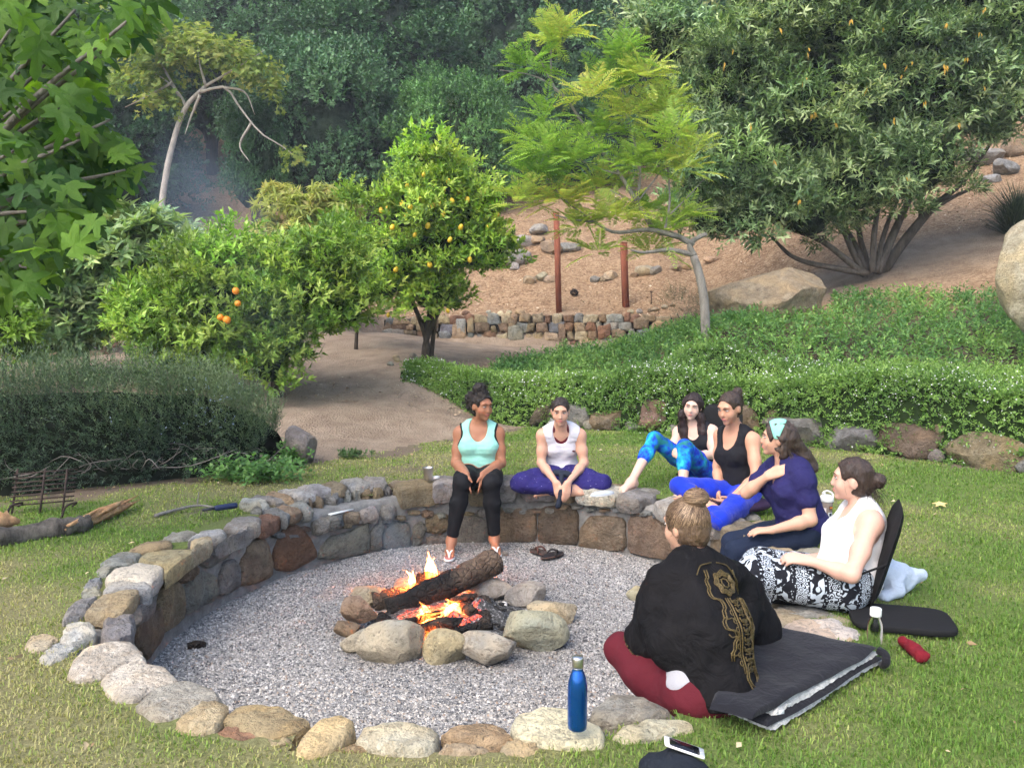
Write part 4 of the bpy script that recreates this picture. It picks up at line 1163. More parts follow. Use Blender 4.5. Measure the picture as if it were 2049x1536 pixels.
LEAF_T = leaf_mat("leaf_tuft", .42, .35, .30, 1.5, by_object=True)
def tuft_meshes(name, seed, count, n, M, shoot, leaf, cols, wr, tmpl=T4, mat=None, r=1.0, **kw):
    out = []
    for q in range(count):
        rg = np.random.default_rng(seed + q); m = n // M
        d = rand_dir(rg, m); d[:, 2] = np.abs(d[:, 2]) * .9 + d[:, 2] * .1
        b = d * (rg.uniform(.15, 1, (m, 1)) ** .6) * r * np.array([1, 1, .75]); a = nrm(d + np.array([0, 0, .45]) + rg.normal(0, .35, (m, 3)))
        pos, dd, up, L, W = sprig_leaves(rg, b, a, M, shoot * rg.uniform(.7, 1.3, m), leaf, wr=wr, **kw)
        v, f, c = leaf_mesh(pos, dd, up, L, W, tmpl, palette(rg, len(pos), cols, np.repeat(rg.uniform(0, 1, m), M), .2))
        out.append(mesh_data(name, v, f, mat or LEAF_T, c, smooth=False))
    return out
def tufted_crown(root, clumps, n, meshes, seed, fill=.0, tone=.22, lo=.5):
    """a crown of many leafy clusters, each its own piece, spread over and through the clumps"""
    rg = np.random.default_rng(seed)
    cr = bpy.data.objects.new("crown", None); COL.objects.link(cr); cr.parent = root
    vol = np.array([np.prod(r) ** (2 / 3) for c, r in clumps]); cnt = np.maximum(3, np.round(n * vol / vol.sum())).astype(int)
    for (c, r), m in zip(clumps, cnt):
        for i in range(m):
            k = (i + .5) / m; ph = i * 2.39996 + rg.normal(0, .25); z = 1 - 2 * k; z = max(z, -.8)
            d = np.array([math.sqrt(1 - z * z) * math.cos(ph), math.sqrt(1 - z * z) * math.sin(ph), z])
            p = np.asarray(c) + d * np.asarray(r) * rg.uniform(lo, .97)
            o = put("leaf_cluster", meshes[rg.integers(len(meshes))], p, (rg.normal(0, .25), rg.normal(0, .25), rg.uniform(0, 6.28)), rg.uniform(.75, 1.25), cr)
            o["kind"] = "stuff"; b = 1 + rg.normal(0, tone); o.color = (b * (1 + rg.normal(0, .06)), b, b * (1 + rg.normal(0, .06)), 1)
    return cr

def tree(name, base, label, category="tree", group=None):
    return thing(name, base, label, category, group)

def px_clump(u, v, Y, ru, rv, ry=None):
    m = Y / FPX
    return (P(u, v, Y), np.array([ru * m, (ry if ry else ru * m * .85), rv * m]))

rng = np.random.default_rng(77)
# ---------------------------------------------------------------- lemon tree
GREEN_CITRUS = [(.11, .21, .03), (.20, .34, .045), (.31, .45, .065), (.43, .54, .10)]
t = tree("lemon_tree", on_ground(850, 728, 11, 15), "round bushy lemon tree dotted with yellow fruit by the dirt path")
b0 = np.array(t.location)
Yl = b0[1]
cl = [px_clump(878, 470, Yl, 115, 110), px_clump(870, 370, Yl, 78, 75), px_clump(930, 480, Yl, 75, 90), px_clump(800, 520, Yl, 70, 75), px_clump(870, 590, Yl, 80, 55), px_clump(810, 420, Yl, 55, 60), px_clump(950, 420, Yl, 50, 50), px_clump(838, 325, Yl, 42, 40), px_clump(985, 505, Yl, 45, 50), px_clump(775, 575, Yl, 42, 40)]
CITRUS_T = tuft_meshes("lemon_leaves", 100, 3, 330, 7, .13, .092, GREEN_CITRUS, .5, r=.30)
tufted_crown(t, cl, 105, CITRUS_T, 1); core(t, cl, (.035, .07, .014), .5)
mb = MB()
for u, v in [(845, 640), (870, 610), (800, 560), (920, 560), (880, 500)]:
    limb(mb, [b0 + [.0, 0, -.05], P(853, 680, Yl), P((853 + u) / 2, (655 + v) / 2, Yl + .1), P(u, v, Yl)], .06, .018, 7, 12, seed=u)
limb(mb, [b0 + [.06, .05, -.05], P(866, 680, Yl + .1), P(875, 600, Yl + .1)], .055, .02)
mb.build("trunk", BARK_DARK, t)
M = Mat("lemon_skin", .4, .4); n = M.noise(60, 3); M.color(M.mix((.78, .55, .05), (.70, .42, .03), n)); M.bump(n, .2, .003); LEMON = M.m
M = Mat("orange_skin", .42, .4); n = M.noise(70, 3); M.color(M.mix((.80, .30, .02), (.72, .20, .01), n)); M.bump(n, .25, .003); ORANGE = M.m
fv, ff = ICO[2]
fv2 = fv.copy(); fv2[:, 2] *= 1.25; fv2[:, 2] += np.where(fv2[:, 2] > 1, .15, 0)
lemon_me = mesh_data("lemon", fv2 * .034, ff, LEMON); orange_me = mesh_data("orange", fv * .045, ff, ORANGE)
def hang_fruit(me, name, root, spots, Yc, clumps):
    for k, (u, v) in enumerate(spots):
        # put each fruit just inside the outer leaves on the side that shows
        yy = Yc
        for c, r in clumps:
            q = P(u, v, Yc); e = 1 - ((q[0] - c[0]) / r[0]) ** 2 - ((q[2] - c[2]) / r[2]) ** 2
            if e > 0: yy = min(yy, c[1] - r[1] * math.sqrt(e) * 1.02)
        put(name, me, P(u, v, yy - .04), (.4 * math.sin(k), .5 * math.cos(k * 2), k), 1.0 + .15 * math.sin(k * 5), root)
hang_fruit(lemon_me, "lemon", t, [(887, 382), (918, 382), (970, 384), (805, 408), (821, 416), (866, 412), (881, 408), (813, 431), (886, 430), (763, 421), (775, 418), (996, 430), (897, 363), (856, 452), (922, 455), (777, 630), (896, 622), (838, 398), (935, 400), (792, 540), (848, 350), (870, 372), (905, 402), (950, 372), (785, 455), (830, 470), (975, 455), (900, 480), (860, 530), (940, 520), (815, 372)], Yl, cl)

# ---------------------------------------------------------------- orange tree and its neighbour
t = tree("orange_tree", on_ground(556, 795, 9, 13), "wide low orange tree with a few orange fruit behind the rosemary hedge")
b0 = np.array(t.location); Yo = b0[1]
cl = [px_clump(480, 600, Yo, 150, 105), px_clump(340, 618, Yo, 85, 72), px_clump(620, 590, Yo, 110, 100), px_clump(560, 680, Yo - .2, 70, 65), px_clump(660, 530, Yo, 75, 60), px_clump(440, 530, Yo, 90, 50), px_clump(290, 650, Yo, 60, 60), px_clump(690, 620, Yo, 55, 55), px_clump(490, 700, Yo, 60, 55), px_clump(420, 720, Yo - .1, 75, 50), px_clump(340, 700, Yo, 70, 50), px_clump(540, 740, Yo - .2, 55, 40)]
ORANGE_T = tuft_meshes("orange_leaves", 110, 3, 330, 8, .13, .09, [(.11, .21, .032), (.19, .32, .05), (.29, .43, .08), (.39, .51, .12)], .44, r=.30)
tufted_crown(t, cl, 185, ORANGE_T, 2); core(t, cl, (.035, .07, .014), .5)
mb = MB()
for u, v in [(480, 620), (400, 620), (620, 600), (560, 640), (520, 560), (660, 560)]:
    limb(mb, [b0 + [0, 0, -.05], P(552, 745, Yo), P((552 + u) / 2, (730 + v) / 2, Yo), P(u, v, Yo)], .055, .015, 7, 12, seed=u)
mb.build("trunk", BARK_DARK, t)
hang_fruit(orange_me, "orange", t, [(472, 582), (476, 607), (441, 635), (454, 640), (500, 720)], Yo, cl)

t = tree("citrus_tree", on_ground(712, 700, 12.5, 16.5), "slender bright green citrus sapling between the orange and lemon trees")
b0 = np.array(t.location); Yc = b0[1]
cl = [px_clump(712, 440, Yc, 26, 60), px_clump(725, 530, Yc, 55, 60), px_clump(690, 490, Yc, 40, 45), px_clump(745, 600, Yc, 45, 50)]
crown_obj(t, rng, cl, 5200, 7, .2, .10, GREEN_CITRUS, T4, wr=.48, sub=14, subr=.4, upb=.8)
mb = MB(); limb(mb, [b0 + [0, 0, -.05], P(715, 600, Yc), P(712, 420, Yc)], .035, .01); mb.build("trunk", BARK_DARK, t)

# ---------------------------------------------------------------- yellow-green loquat-like shrub
t = tree("rosette_shrub", on_ground(590, 640, 13.2, 18), "yellow-green shrub with drooping leaf rosettes behind the orange tree")
t["category"] = "shrub"
b0 = np.array(t.location); Ym = b0[1]
cl = [px_clump(560, 415, Ym, 38, 28), px_clump(590, 440, Ym, 62, 48), px_clump(655, 430, Ym, 46, 44), px_clump(610, 500, Ym, 90, 55), px_clump(545, 500, Ym, 35, 50), px_clump(660, 500, Ym, 50, 50)]
crown_obj(t, rng, cl, 7000, 10, .1, .22, [(.22, .27, .06), (.36, .40, .11), (.48, .48, .18), (.48, .38, .16)], T4, LEAF_SOFT, wr=.24, sub=14, subr=.35, droop=.35, spread=(.9, 1.5), tip_rosette=True)
mb = MB()
for u, v in [(560, 440), (600, 450), (650, 450), (590, 500)]: limb(mb, [b0 + [0, 0, -.05], P(590, 570, Ym), P(u, v, Ym)], .04, .012, seed=u)
mb.build("trunk", BARK_GREY, t)

# ---------------------------------------------------------------- grey-green avocado-like trees
t = tree("avocado_tree", on_ground(176, 760, 10.5, 14), "grey-green broadleaf tree with drooping leaves beside the fig branches")
b0 = np.array(t.location); Ya = b0[1]
cl = [px_clump(190, 540, Ya, 110, 80), px_clump(130, 610, Ya, 90, 70), px_clump(230, 610, Ya, 60, 55), px_clump(120, 680, Ya - .2, 80, 45), px_clump(260, 500, Ya, 70, 60), px_clump(190, 650, Ya, 60, 45)]
AVO_T = tuft_meshes("avocado_leaves", 120, 3, 190, 9, .14, .17, [(.15, .25, .10), (.24, .36, .15), (.34, .46, .21), (.44, .53, .27)], .36, r=.34, droop=.25, spread=(.8, 1.4), tip_rosette=True)
tufted_crown(t, cl, 110, AVO_T, 3); core(t, cl, (.04, .065, .03), .42)
mb = MB()
for u, v in [(130, 620), (190, 560), (240, 600), (150, 670)]: limb(mb, [b0 + [0, 0, -.05], P(172, 705, Ya), P((172 + u) / 2, 650, Ya), P(u, v, Ya)], .045, .014, seed=u)
mb.build("trunk", BARK_DARK, t)
t = tree("avocado_tree", on_ground(250, 640, 14.2, 19), "grey-green tree with a slim grey trunk below the curved sycamore trunk")
b0 = np.array(t.location); Ya = b0[1]
cl = [px_clump(300, 490, Ya, 90, 50), px_clump(390, 520, Ya, 55, 42), px_clump(260, 540, Ya, 60, 50), px_clump(350, 550, Ya, 80, 45), px_clump(200, 470, Ya, 60, 40)]
tufted_crown(t, cl, 90, AVO_T, 4); core(t, cl, (.045, .075, .035), .42)
mb = MB(); limb(mb, [b0 + [0, 0, -.1], P(246, 580, Ya), P(238, 500, Ya), P(225, 430, Ya)], .075, .03)
for u, v in [(300, 500), (380, 520), (200, 480)]: limb(mb, [P(246, 580, Ya), P((246 + u) / 2, 540, Ya), P(u, v, Ya)], .035, .012, seed=u)
mb.build("trunk", BARK_GREY, t)
t = tree("lime_bush", on_ground(20, 800, 8.2, 12), "bright lime green bush peeping out below the fig leaves", "bush")
b0 = np.array(t.location); Yb = b0[1]
cl = [px_clump(10, 650, Yb, 55, 60), px_clump(40, 690, Yb, 45, 50), px_clump(-40, 680, Yb, 60, 70)]
core(t, cl, (.06, .11, .015), .5)
crown_obj(t, rng, cl, 3000, 7, .13, .10, [(.13, .24, .025), (.22, .36, .045), (.32, .45, .07)], T4, wr=.45, sub=14, subr=.36)
mb = MB()
for u, v in [(10, 680), (40, 700), (-40, 690)]: limb(mb, [b0 + [0, 0, -.05], P(u * .7, 740, Yb), P(u, v, Yb)], .03, .01, seed=u + 99)
mb.build("trunk", BARK_DARK, t)

# ---------------------------------------------------------------- curved sycamore
star = []
for k in range(10):
    a = math.pi * 2 * k / 10 + math.pi / 10; r = .5 if k % 2 == 0 else .24
    star.append((r * math.cos(a) * 1.1, .5 + r * math.sin(a), .05 * (k % 2)))
TSTAR = (np.array([(0, .5, -.04)] + star), np.array([[0, 1 + k, 1 + (k + 1) % 10] for k in range(10)]))
t = tree("sycamore_tree", on_ground(318, 480, 18, 30), "young sycamore with a curved pale trunk and yellowing leaves in front of the dark oaks")
b0 = np.array(t.location); Ys = b0[1]
tr = [(318, 475), (326, 390), (345, 290), (372, 215), (412, 172)]
mb = MB(); limb(mb, [b0 + [0, 0, -.1]] + [P(u, v, Ys) for u, v in tr], .11, .05, 9, 24)
for path in [[(372, 215), (360, 190), (330, 160), (280, 130)], [(400, 185), (450, 175), (480, 215), (520, 265), (560, 290), (600, 320)], [(412, 172), (450, 150), (500, 120), (530, 100)], [(400, 190), (380, 240), (370, 270)], [(412, 172), (400, 130), (395, 90)],
             [(345, 165), (300, 190), (250, 215)], [(503, 246), (480, 290), (500, 325)], [(450, 175), (490, 185), (510, 230)], [(360, 195), (310, 110), (260, 60)]]:
    limb(mb, [P(u, v, Ys + .1 * math.sin(u)) for u, v in path], .045, .008, 5, 12, seed=path[-1][0])
mb.build("trunk", BARK_PALE, t)
cl = [px_clump(440, 130, Ys, 90, 32), px_clump(350, 150, Ys, 70, 35), px_clump(270, 180, Ys, 50, 40), px_clump(510, 150, Ys, 40, 35), px_clump(290, 100, Ys, 60, 45), px_clump(390, 95, Ys, 60, 28), px_clump(540, 200, Ys, 22, 25), px_clump(330, 215, Ys, 45, 22), px_clump(250, 30, Ys, 60, 50), px_clump(590, 320, Ys, 22, 16)]
crown_obj(t, rng, cl, 4600, 5, .25, .17, [(.12, .20, .04), (.19, .27, .06), (.28, .34, .09), (.36, .37, .11)], TSTAR, LEAF_SOFT, wr=1.0, sub=14, subr=.38, droop=.3, spread=(.8, 1.5))

# ---------------------------------------------------------------- oaks on the hill behind
OAK = [(.036, .060, .040), (.056, .087, .055), (.082, .118, .076), (.108, .148, .096)]
LEAF_OAK = leaf_mat("leaf_oak", .45, .35, .18, 1.3, by_object=True)
CORE_OAK = mesh_data("oak_core", ICO[4][0] * (.62 + .14 * noise3(ICO[4][0], 2.0, 1) + .14 * noise3(ICO[4][0], 5, 2))[:, None], ICO[4][1], CORE, smooth=False)
def oak_crown(seed):
    rg = np.random.default_rng(seed)
    b, a, k = crown_sprigs(rg, [(np.zeros(3), np.ones(3))], 7600, sub=130, subr=.22, shell=.3, upb=.5)
    pos, d, up, L, W = sprig_leaves(rg, b, a, 6, .07 * rg.uniform(.7, 1.3, len(b)), .043, wr=.66)
    v, f, c = leaf_mesh(pos, d, up, L, W, T2, palette(rg, len(pos), np.array(OAK) / .06, np.repeat(np.clip(.5 + (_hash(k, k * 7, k * 3, 5) - .5) * .7, 0, 1), 6)))
    return mesh_data("oak_crown", v, f, LEAF_OAK, c, smooth=False)
OAK_CROWNS = [oak_crown(k) for k in range(2)]
_oak_n = [0]
def oak(u, v, Y, ru, rv, label, n=0, leaf=0, cols=OAK, sub=34):
    m = Y / FPX; k = _oak_n[0]; _oak_n[0] += 1
    c = P(u, v, Y); bx, by = c[0], Y
    zb = gz(bx, by)
    t = tree("oak_tree", (bx, by, zb), label, group="oaks on the hill")
    tone = np.mean(np.asarray(cols), 0)
    R = ru * m * 1.06
    o = put("crown", OAK_CROWNS[k % 2], c, (.15 * math.sin(k), .15 * math.cos(k), k * 1.9), (R, R * .9, rv * m * 1.06), t); o.color = (*tone, 1)
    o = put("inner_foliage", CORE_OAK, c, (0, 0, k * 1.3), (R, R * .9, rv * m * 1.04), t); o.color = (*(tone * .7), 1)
    mb = MB()
    for i in range(5):
        a = i * 1.26; q = c + np.array([ru * m * .5 * math.cos(a), ru * m * .4 * math.sin(a), rv * m * .25 * math.sin(a * 2)])
        limb(mb, [(bx, by, zb - .3), (bx + .2 * math.cos(a), by + .2 * math.sin(a), (zb + q[2]) / 2), q], .24, .05, 7, 10, seed=i + int(u))
    mb.build("trunk", BARK_DARK, t)
oak(640, 290, 27, 165, 190, "large dark oak directly behind the lemon and orange trees", 30000, .10, sub=44)
oak(760, 130, 31, 210, 150, "tallest oak with a broad rounded crown above the lemon tree", 30000, .115, sub=44)
oak(910, 300, 26, 120, 150, "lighter grey-green oak between the lemon tree and the feathery tree", 20000, .095, [(.05, .085, .035), (.075, .12, .05), (.105, .155, .066), (.13, .18, .08)])
oak(510, 80, 34, 170, 140, "oak behind the sycamore's yellow leaves", 18000, .13)
oak(250, 330, 29, 150, 150, "shadowy oak behind the sycamore trunk", 18000, .115, [(.02, .04, .026), (.03, .058, .034), (.045, .08, .045)])
oak(140, 180, 33, 220, 230, "oak behind the fig leaves", 15000, .14, sub=40)
oak(1080, 130, 33, 170, 190, "oak behind the top of the feathery tree", 18000, .125)
oak(1010, 330, 30, 100, 110, "small oak low on the slope above the heap of rocks", 11000, .105)
oak(1300, 150, 32, 200, 200, "oak hidden behind the feathery tree and the big shrub", 12000, .14)
oak(520, 340, 25, 70, 110, "low dark oak thicket at the edge of the mulch gully", 11000, .09, [(.022, .045, .024), (.035, .065, .032), (.05, .085, .042)])
oak(330, 40, 40, 190, 150, "distant oak at the crest above the sycamore", 12000, .16)
oak(880, 20, 40, 240, 130, "distant oak at the crest above the broad crown", 12000, .16)
oak(1600, 60, 36, 320, 200, "distant oak at the crest behind the big shrub", 12000, .17)
oak(2000, 60, 34, 260, 180, "distant oak on the crest above the ornamental grass", 10000, .17)
oak(20, 330, 26, 130, 190, "oak standing beyond the grey-green tree", 10000, .115)
oak(440, 250, 44, 130, 140, "distant oak at the head of the mulch gully", 8000, .16)
oak(830, 330, 29, 120, 130, "oak tucked low between the lemon tree and the lighter oak", 0)
oak(640, 0, 38, 190, 140, "oak rising behind the tallest broad crown", 0)
oak(420, 180, 36, 120, 120, "oak behind the bare twigs of the sycamore", 0)
oak(1180, 290, 28, 110, 110, "oak thicket on the slope behind the feathery fronds", 0)
oak(1200, 20, 40, 200, 130, "distant oak at the crest above the feathery tree", 0)
oak(180, 0, 42, 200, 150, "distant oak at the crest above the fig branches", 0)
oak(-260, 200, 30, 230, 250, "oak on the slope beyond the fig tree", 8000, .15)
oak(2350, 40, 32, 260, 200, "oak on the slope beyond the pale boulder", 8000, .16)

# ---------------------------------------------------------------- feathery young tree (fern-like fronds)
t = tree("jacaranda_tree", on_ground(1412, 680, 10.5, 14), "young jacaranda with feathery yellow-green fronds and a bent grey trunk")
b0 = np.array(t.location); Yj = b0[1]
J = lambda u, v, dy=0.0: P(u, v, Yj + dy)
mb = MB()
limb(mb, [b0 + [0, 0, -.1], J(1410, 620), J(1402, 560), J(1388, 512)], .068, .055, 10, 16)
wood = [([(1388, 512), (1380, 488), (1408, 470), (1414, 472)], .05, .02, .0), ([(1388, 510), (1340, 500), (1290, 505), (1262, 500)], .04, .012, -.1),
        ([(1388, 490), (1350, 470), (1310, 460), (1275, 405), (1240, 350), (1180, 270), (1135, 200), (1105, 170), (1103, 95)], .045, .010, .1),
        ([(1360, 475), (1300, 460), (1230, 465), (1190, 445), (1150, 440), (1110, 430)], .035, .008, -.2), ([(1135, 200), (1100, 168), (1060, 150), (1000, 140)], .016, .005, .0),
        ([(1275, 405), (1280, 330), (1250, 220), (1240, 150)], .022, .006, .2), ([(1330, 465), (1340, 400), (1335, 320), (1330, 240)], .022, .006, .25),
        ([(1340, 430), (1380, 390), (1420, 345)], .012, .004, .1), ([(1190, 445), (1130, 400), (1090, 350), (1060, 300)], .015, .005, -.2), ([(1240, 350), (1180, 330), (1110, 290)], .014, .004, -.1),
        ([(1300, 460), (1290, 420), (1220, 380)], .012, .004, -.3), ([(1275, 405), (1330, 330), (1370, 250)], .014, .004, .3), ([(1105, 170), (1075, 110), (1050, 90)], .01, .004, 0)]
for pts, r0, r1, dy in wood: limb(mb, [J(u, v, dy * i / max(1, len(pts) - 1)) for i, (u, v) in enumerate(pts)], r0, r1, 7, 20, seed=pts[-1][0])
mb.build("trunk", BARK_GREY, t)
fr = [(1100, 75, 45, 28, 26), (1060, 130, 40, 30, 22), (1130, 60, 30, 25, 14), (1240, 110, 45, 35, 26), (1220, 160, 50, 40, 24), (1290, 150, 55, 45, 30), (1330, 220, 50, 50, 30), (1350, 270, 45, 45, 24), (1180, 190, 50, 30, 18), (1260, 230, 60, 45, 34), (1210, 270, 60, 40, 30), (1090, 230, 35, 30, 14), (1060, 280, 50, 35, 24), (1100, 300, 50, 35, 26), (1150, 320, 60, 40, 30),
      (1070, 350, 55, 40, 26), (1050, 400, 50, 30, 18), (1120, 400, 70, 35, 30), (1200, 370, 70, 40, 34), (1270, 330, 60, 50, 34), (1300, 420, 55, 30, 22), (1230, 430, 60, 30, 26), (1330, 460, 50, 25, 16), (1370, 430, 40, 20, 12), (1370, 330, 45, 40, 18), (1160, 450, 50, 30, 16), (1300, 500, 60, 25, 14), (1200, 500, 50, 25, 10), (1390, 300, 30, 40, 12)]
fb, fd, fk = [], [], []
for u, v, ru, rv, n in fr:
    n = int(n * 1.6)
    c = P(u, v, Yj + rng.uniform(-.4, .4)); m = Yj / FPX
    q = rand_dir(rng, n) * rng.uniform(.2, 1, (n, 1)) * np.array([ru * m, ru * m * .9, rv * m])
    o = nrm(q + [0, 0, .1]); o[:, 2] = o[:, 2] * .6 + rng.uniform(-.35, .6, n)
    fb.append(c + q * .5); fd.append(nrm(o)); fk.append(np.full(n, rng.uniform(.0, .9)))
fb, fd, fk = np.concatenate(fb), np.concatenate(fd), np.concatenate(fk)
def fronds(rg, base, d, length, pairs, pin, w, cols, key):
    """flat fern-like compound leaves: pairs of narrow pinnae along an arching rachis"""
    N = len(base); d = nrm(d); s = nrm(np.cross(d, np.array([0, 0, 1.0]) + rg.normal(0, .25, (N, 3)))); u = np.cross(s, d)
    t = (np.arange(pairs) + .6) / pairs
    Lf = length * rg.uniform(.7, 1.25, N)
    pos = base[:, None] + d[:, None] * (t[None] * Lf[:, None])[..., None] - np.array([0, 0, 1.0]) * (t[None] ** 2 * Lf[:, None] * .22)[..., None]
    size = pin * (np.sin(np.pi * (t * .85 + .12)) ** .7)[None] * (Lf / length)[:, None]
    P_, D_, U_, L_ = [], [], [], []
    for sg in (-1, 1):
        dd = nrm(d[:, None] * .55 + sg * s[:, None] * .85 + u[:, None] * .15 - np.array([0, 0, .12]) + rg.normal(0, .08, (N, pairs, 3)))
        P_.append(pos); D_.append(dd); U_.append(np.broadcast_to(u[:, None], dd.shape)); L_.append(size)
    pos, dd, uu, L = [np.concatenate([x[0], x[1]], 1) for x in (P_, D_, U_, L_)]
    M = pos.shape[1]
    col = palette(rg, N * M, cols, np.repeat(key, M), .12)
    return leaf_mesh(pos.reshape(-1, 3), dd.reshape(-1, 3), uu.reshape(-1, 3), L.reshape(-1), np.full(N * M, w), T2, col)
FERN = [(.21, .37, .08), (.31, .47, .10), (.43, .54, .13), (.53, .54, .15), (.60, .48, .15)]
v, f, c = fronds(rng, fb, fd, .42, 13, .105, .021, FERN, fk)
mk("crown", v, f, LEAF_SOFT, t, c, smooth=False)

# ---------------------------------------------------------------- big evergreen shrub with many stems
t = tree("evergreen_shrub", on_ground(1742, 560, 12, 18), "huge many-stemmed evergreen shrub with a few orange leaves above the boulders", "shrub")
b0 = np.array(t.location); Ye = b0[1]
cl = [px_clump(1640, 230, Ye, 200, 200), px_clump(1850, 180, Ye, 200, 190), px_clump(1480, 330, Ye, 130, 130), px_clump(1460, 160, Ye, 130, 140), px_clump(1700, 380, Ye - .3, 150, 90), px_clump(1850, 330, Ye - .2, 120, 90), px_clump(2030, 160, Ye, 130, 130),
      px_clump(1560, 420, Ye - .3, 100, 60), px_clump(1650, 40, Ye, 220, 120), px_clump(1950, 30, Ye, 220, 120), px_clump(1330, 80, Ye + .4, 90, 90), px_clump(1430, 440, Ye, 80, 50), px_clump(1990, 260, Ye, 60, 50), px_clump(1800, 60, Ye, 150, 150), px_clump(1500, 440, Ye - .2, 90, 45), px_clump(1620, 440, Ye - .3, 90, 55), px_clump(1400, 380, Ye + .2, 70, 80)]
SHRUB_T = tuft_meshes("shrub_leaves", 130, 4, 560, 8, .2, .135, [(.07, .125, .05), (.115, .19, .075), (.18, .27, .115), (.27, .37, .17), (.38, .47, .25)], .31, r=.50, spread=(.5, 1.2), droop=.1)
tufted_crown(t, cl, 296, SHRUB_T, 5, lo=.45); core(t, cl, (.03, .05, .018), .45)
mb = MB()
for k, path in enumerate([[(1735, 545), (1700, 470), (1640, 400), (1600, 320)], [(1740, 545), (1720, 470), (1710, 400), (1690, 300)], [(1745, 545), (1750, 460), (1760, 380), (1740, 250)], [(1755, 545), (1800, 440), (1840, 350), (1870, 230)], [(1762, 545), (1850, 430), (1930, 360), (2000, 260)],
                          [(1730, 550), (1640, 480), (1540, 440), (1470, 360)], [(1750, 545), (1775, 450), (1810, 370)], [(1765, 545), (1830, 460), (1880, 410), (1960, 370)], [(1728, 550), (1680, 440), (1660, 350)], [(1738, 548), (1600, 520), (1540, 470)], [(1845, 436), (1842, 400), (1850, 350)]]):
    limb(mb, [P(u, v, Ye + .25 * math.sin(k * 2 + i)) for i, (u, v) in enumerate(path)], .085 if k in (3, 4, 7) else .06, .02, 8, 16, seed=k)
mb.build("trunk", bark("bark_stem", (.05, .042, .035), (.16, .14, .12)), t)
# its few withered orange leaves
rg = np.random.default_rng(4)
spots = [(1466, 100), (1617, 100), (1605, 160), (1770, 125), (1819, 124), (1731, 175), (1890, 130), (1892, 135), (1930, 115), (1968, 15), (1893, 48), (1966, 62), (1974, 170), (1790, 240), (1632, 222), (1625, 228), (1768, 50), (1700, 40), (1675, 245), (1920, 245), (1800, 150), (1560, 60), (1450, 126), (1850, 200), (1550, 320), (1815, 355), (1600, 400), (1500, 250)]
pos = np.array([P(u, v, min(c[1] - r[1] * math.sqrt(max(0, 1 - ((P(u, v, Ye)[0] - c[0]) / r[0]) ** 2 - ((P(u, v, Ye)[2] - c[2]) / r[2]) ** 2)) for c, r in cl) - .12) for u, v in spots])
pos = np.repeat(pos, 2, 0) + rg.normal(0, .02, (len(spots) * 2, 3)); n = len(pos)
v, f, c = leaf_mesh(pos, np.array([0, -.1, -1.0]) + rg.normal(0, .25, (n, 3)), np.array([0, -1.0, .2]) + rg.normal(0, .3, (n, 3)), rg.uniform(.07, .12, n), rg.uniform(.026, .04, n), T4, np.array([.66, .40, .08]) * rg.uniform(.7, 1.2, (n, 1)))
mk("withered_leaves", v, f, LEAF_SOFT, t, c, smooth=False)

# ---------------------------------------------------------------- ornamental grass at the right
t = thing("ornamental_grass", on_ground(2030, 470, 11, 17), "dark arching clump of ornamental grass above the pale boulder", "grass clump")
b0 = np.array(t.location); n = 900
a = rng.uniform(0, 6.28, n); el = rng.uniform(.2, 1.45, n); L = rng.uniform(.6, 1.0, n) * 1.15
d = np.stack([np.cos(a) * np.cos(el), np.sin(a) * np.cos(el), np.sin(el)], 1)
tv = np.array([[-.5, 0, 0], [.5, 0, 0], [.4, .55, .05], [-.4, .55, .05], [0, 1, -.15]]); tf = np.array([[0, 1, 2], [0, 2, 3], [3, 2, 4]])
v, f, c = leaf_mesh(b0 + rng.normal(0, .06, (n, 3)) * [1, 1, .2], d, np.tile([0, 0, 1.0], (n, 1)), L, np.full(n, .016), (tv, tf), palette(rng, n, [(.03, .05, .03), (.055, .085, .045), (.09, .12, .06)]))
mk("blades", v, f, LEAF_DARK, t, c, smooth=False)

# ---------------------------------------------------------------- flowering hedge and green ground cover on the bed
def bed_d(x, y): return (y - np.interp(x, BED_LINE[:, 0], BED_LINE[:, 1])) * .8
HX = np.linspace(-1.6, 9.0, 250); HD = np.linspace(-.16, 2.3, 40)
def hedge_w(x): return np.interp(x, [-1.6, -1.2, 0, 1.5, 3.0, 5.0, 9], [.15, .4, .95, 1.2, 1.5, 2.05, 2.3])
def hedge_xyz(x, dn):
    """x along the bed, dn in metres back from its edge -> surface point of the hedge"""
    y = np.interp(x, BED_LINE[:, 0], BED_LINE[:, 1]) + dn / .8
    g = ground_z(x, np.maximum(y, np.interp(x, BED_LINE[:, 0], BED_LINE[:, 1]) + .35))
    w = hedge_w(x); t = np.clip((dn + .16) / (w + .16), 0, 1)
    amp = np.interp(x, [-1.6, -1.0, .5, 3, 6], [.05, .24, .46, .56, .66])
    up = amp * np.sqrt(np.clip(1 - (2 * t - .75) ** 2 / 1.6, 0, 1)) * np.clip(t * 9 + .25, 0, 1) * np.clip((1 - t) * 5, 0, 1)
    z = g + up + .05 * noise3(np.stack([x, y, 0 * x], -1), 2.5, 61) + .03 * noise3(np.stack([x, y, 0 * x], -1), 6, 62)
    drop = smooth01((.12 - dn) / .28)
    return np.stack([x, y, z - drop * .36], -1)
X, D = np.meshgrid(HX, HD); D = D * (hedge_w(X) + .16) / 2.46 + (-.16 - (-.16) * (hedge_w(X) + .16) / 2.46)
HV = hedge_xyz(X, D) - [0, 0, .05]
i = (np.arange(39)[:, None] * 250 + np.arange(249)[None]).ravel()
t = thing("flowering_hedge", (3, 10, .3), "low spreading hedge full of tiny white flowers spilling over the boulder edging", "hedge")
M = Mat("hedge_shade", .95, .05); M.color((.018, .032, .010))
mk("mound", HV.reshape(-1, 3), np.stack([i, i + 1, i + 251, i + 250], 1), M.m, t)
n = 16500
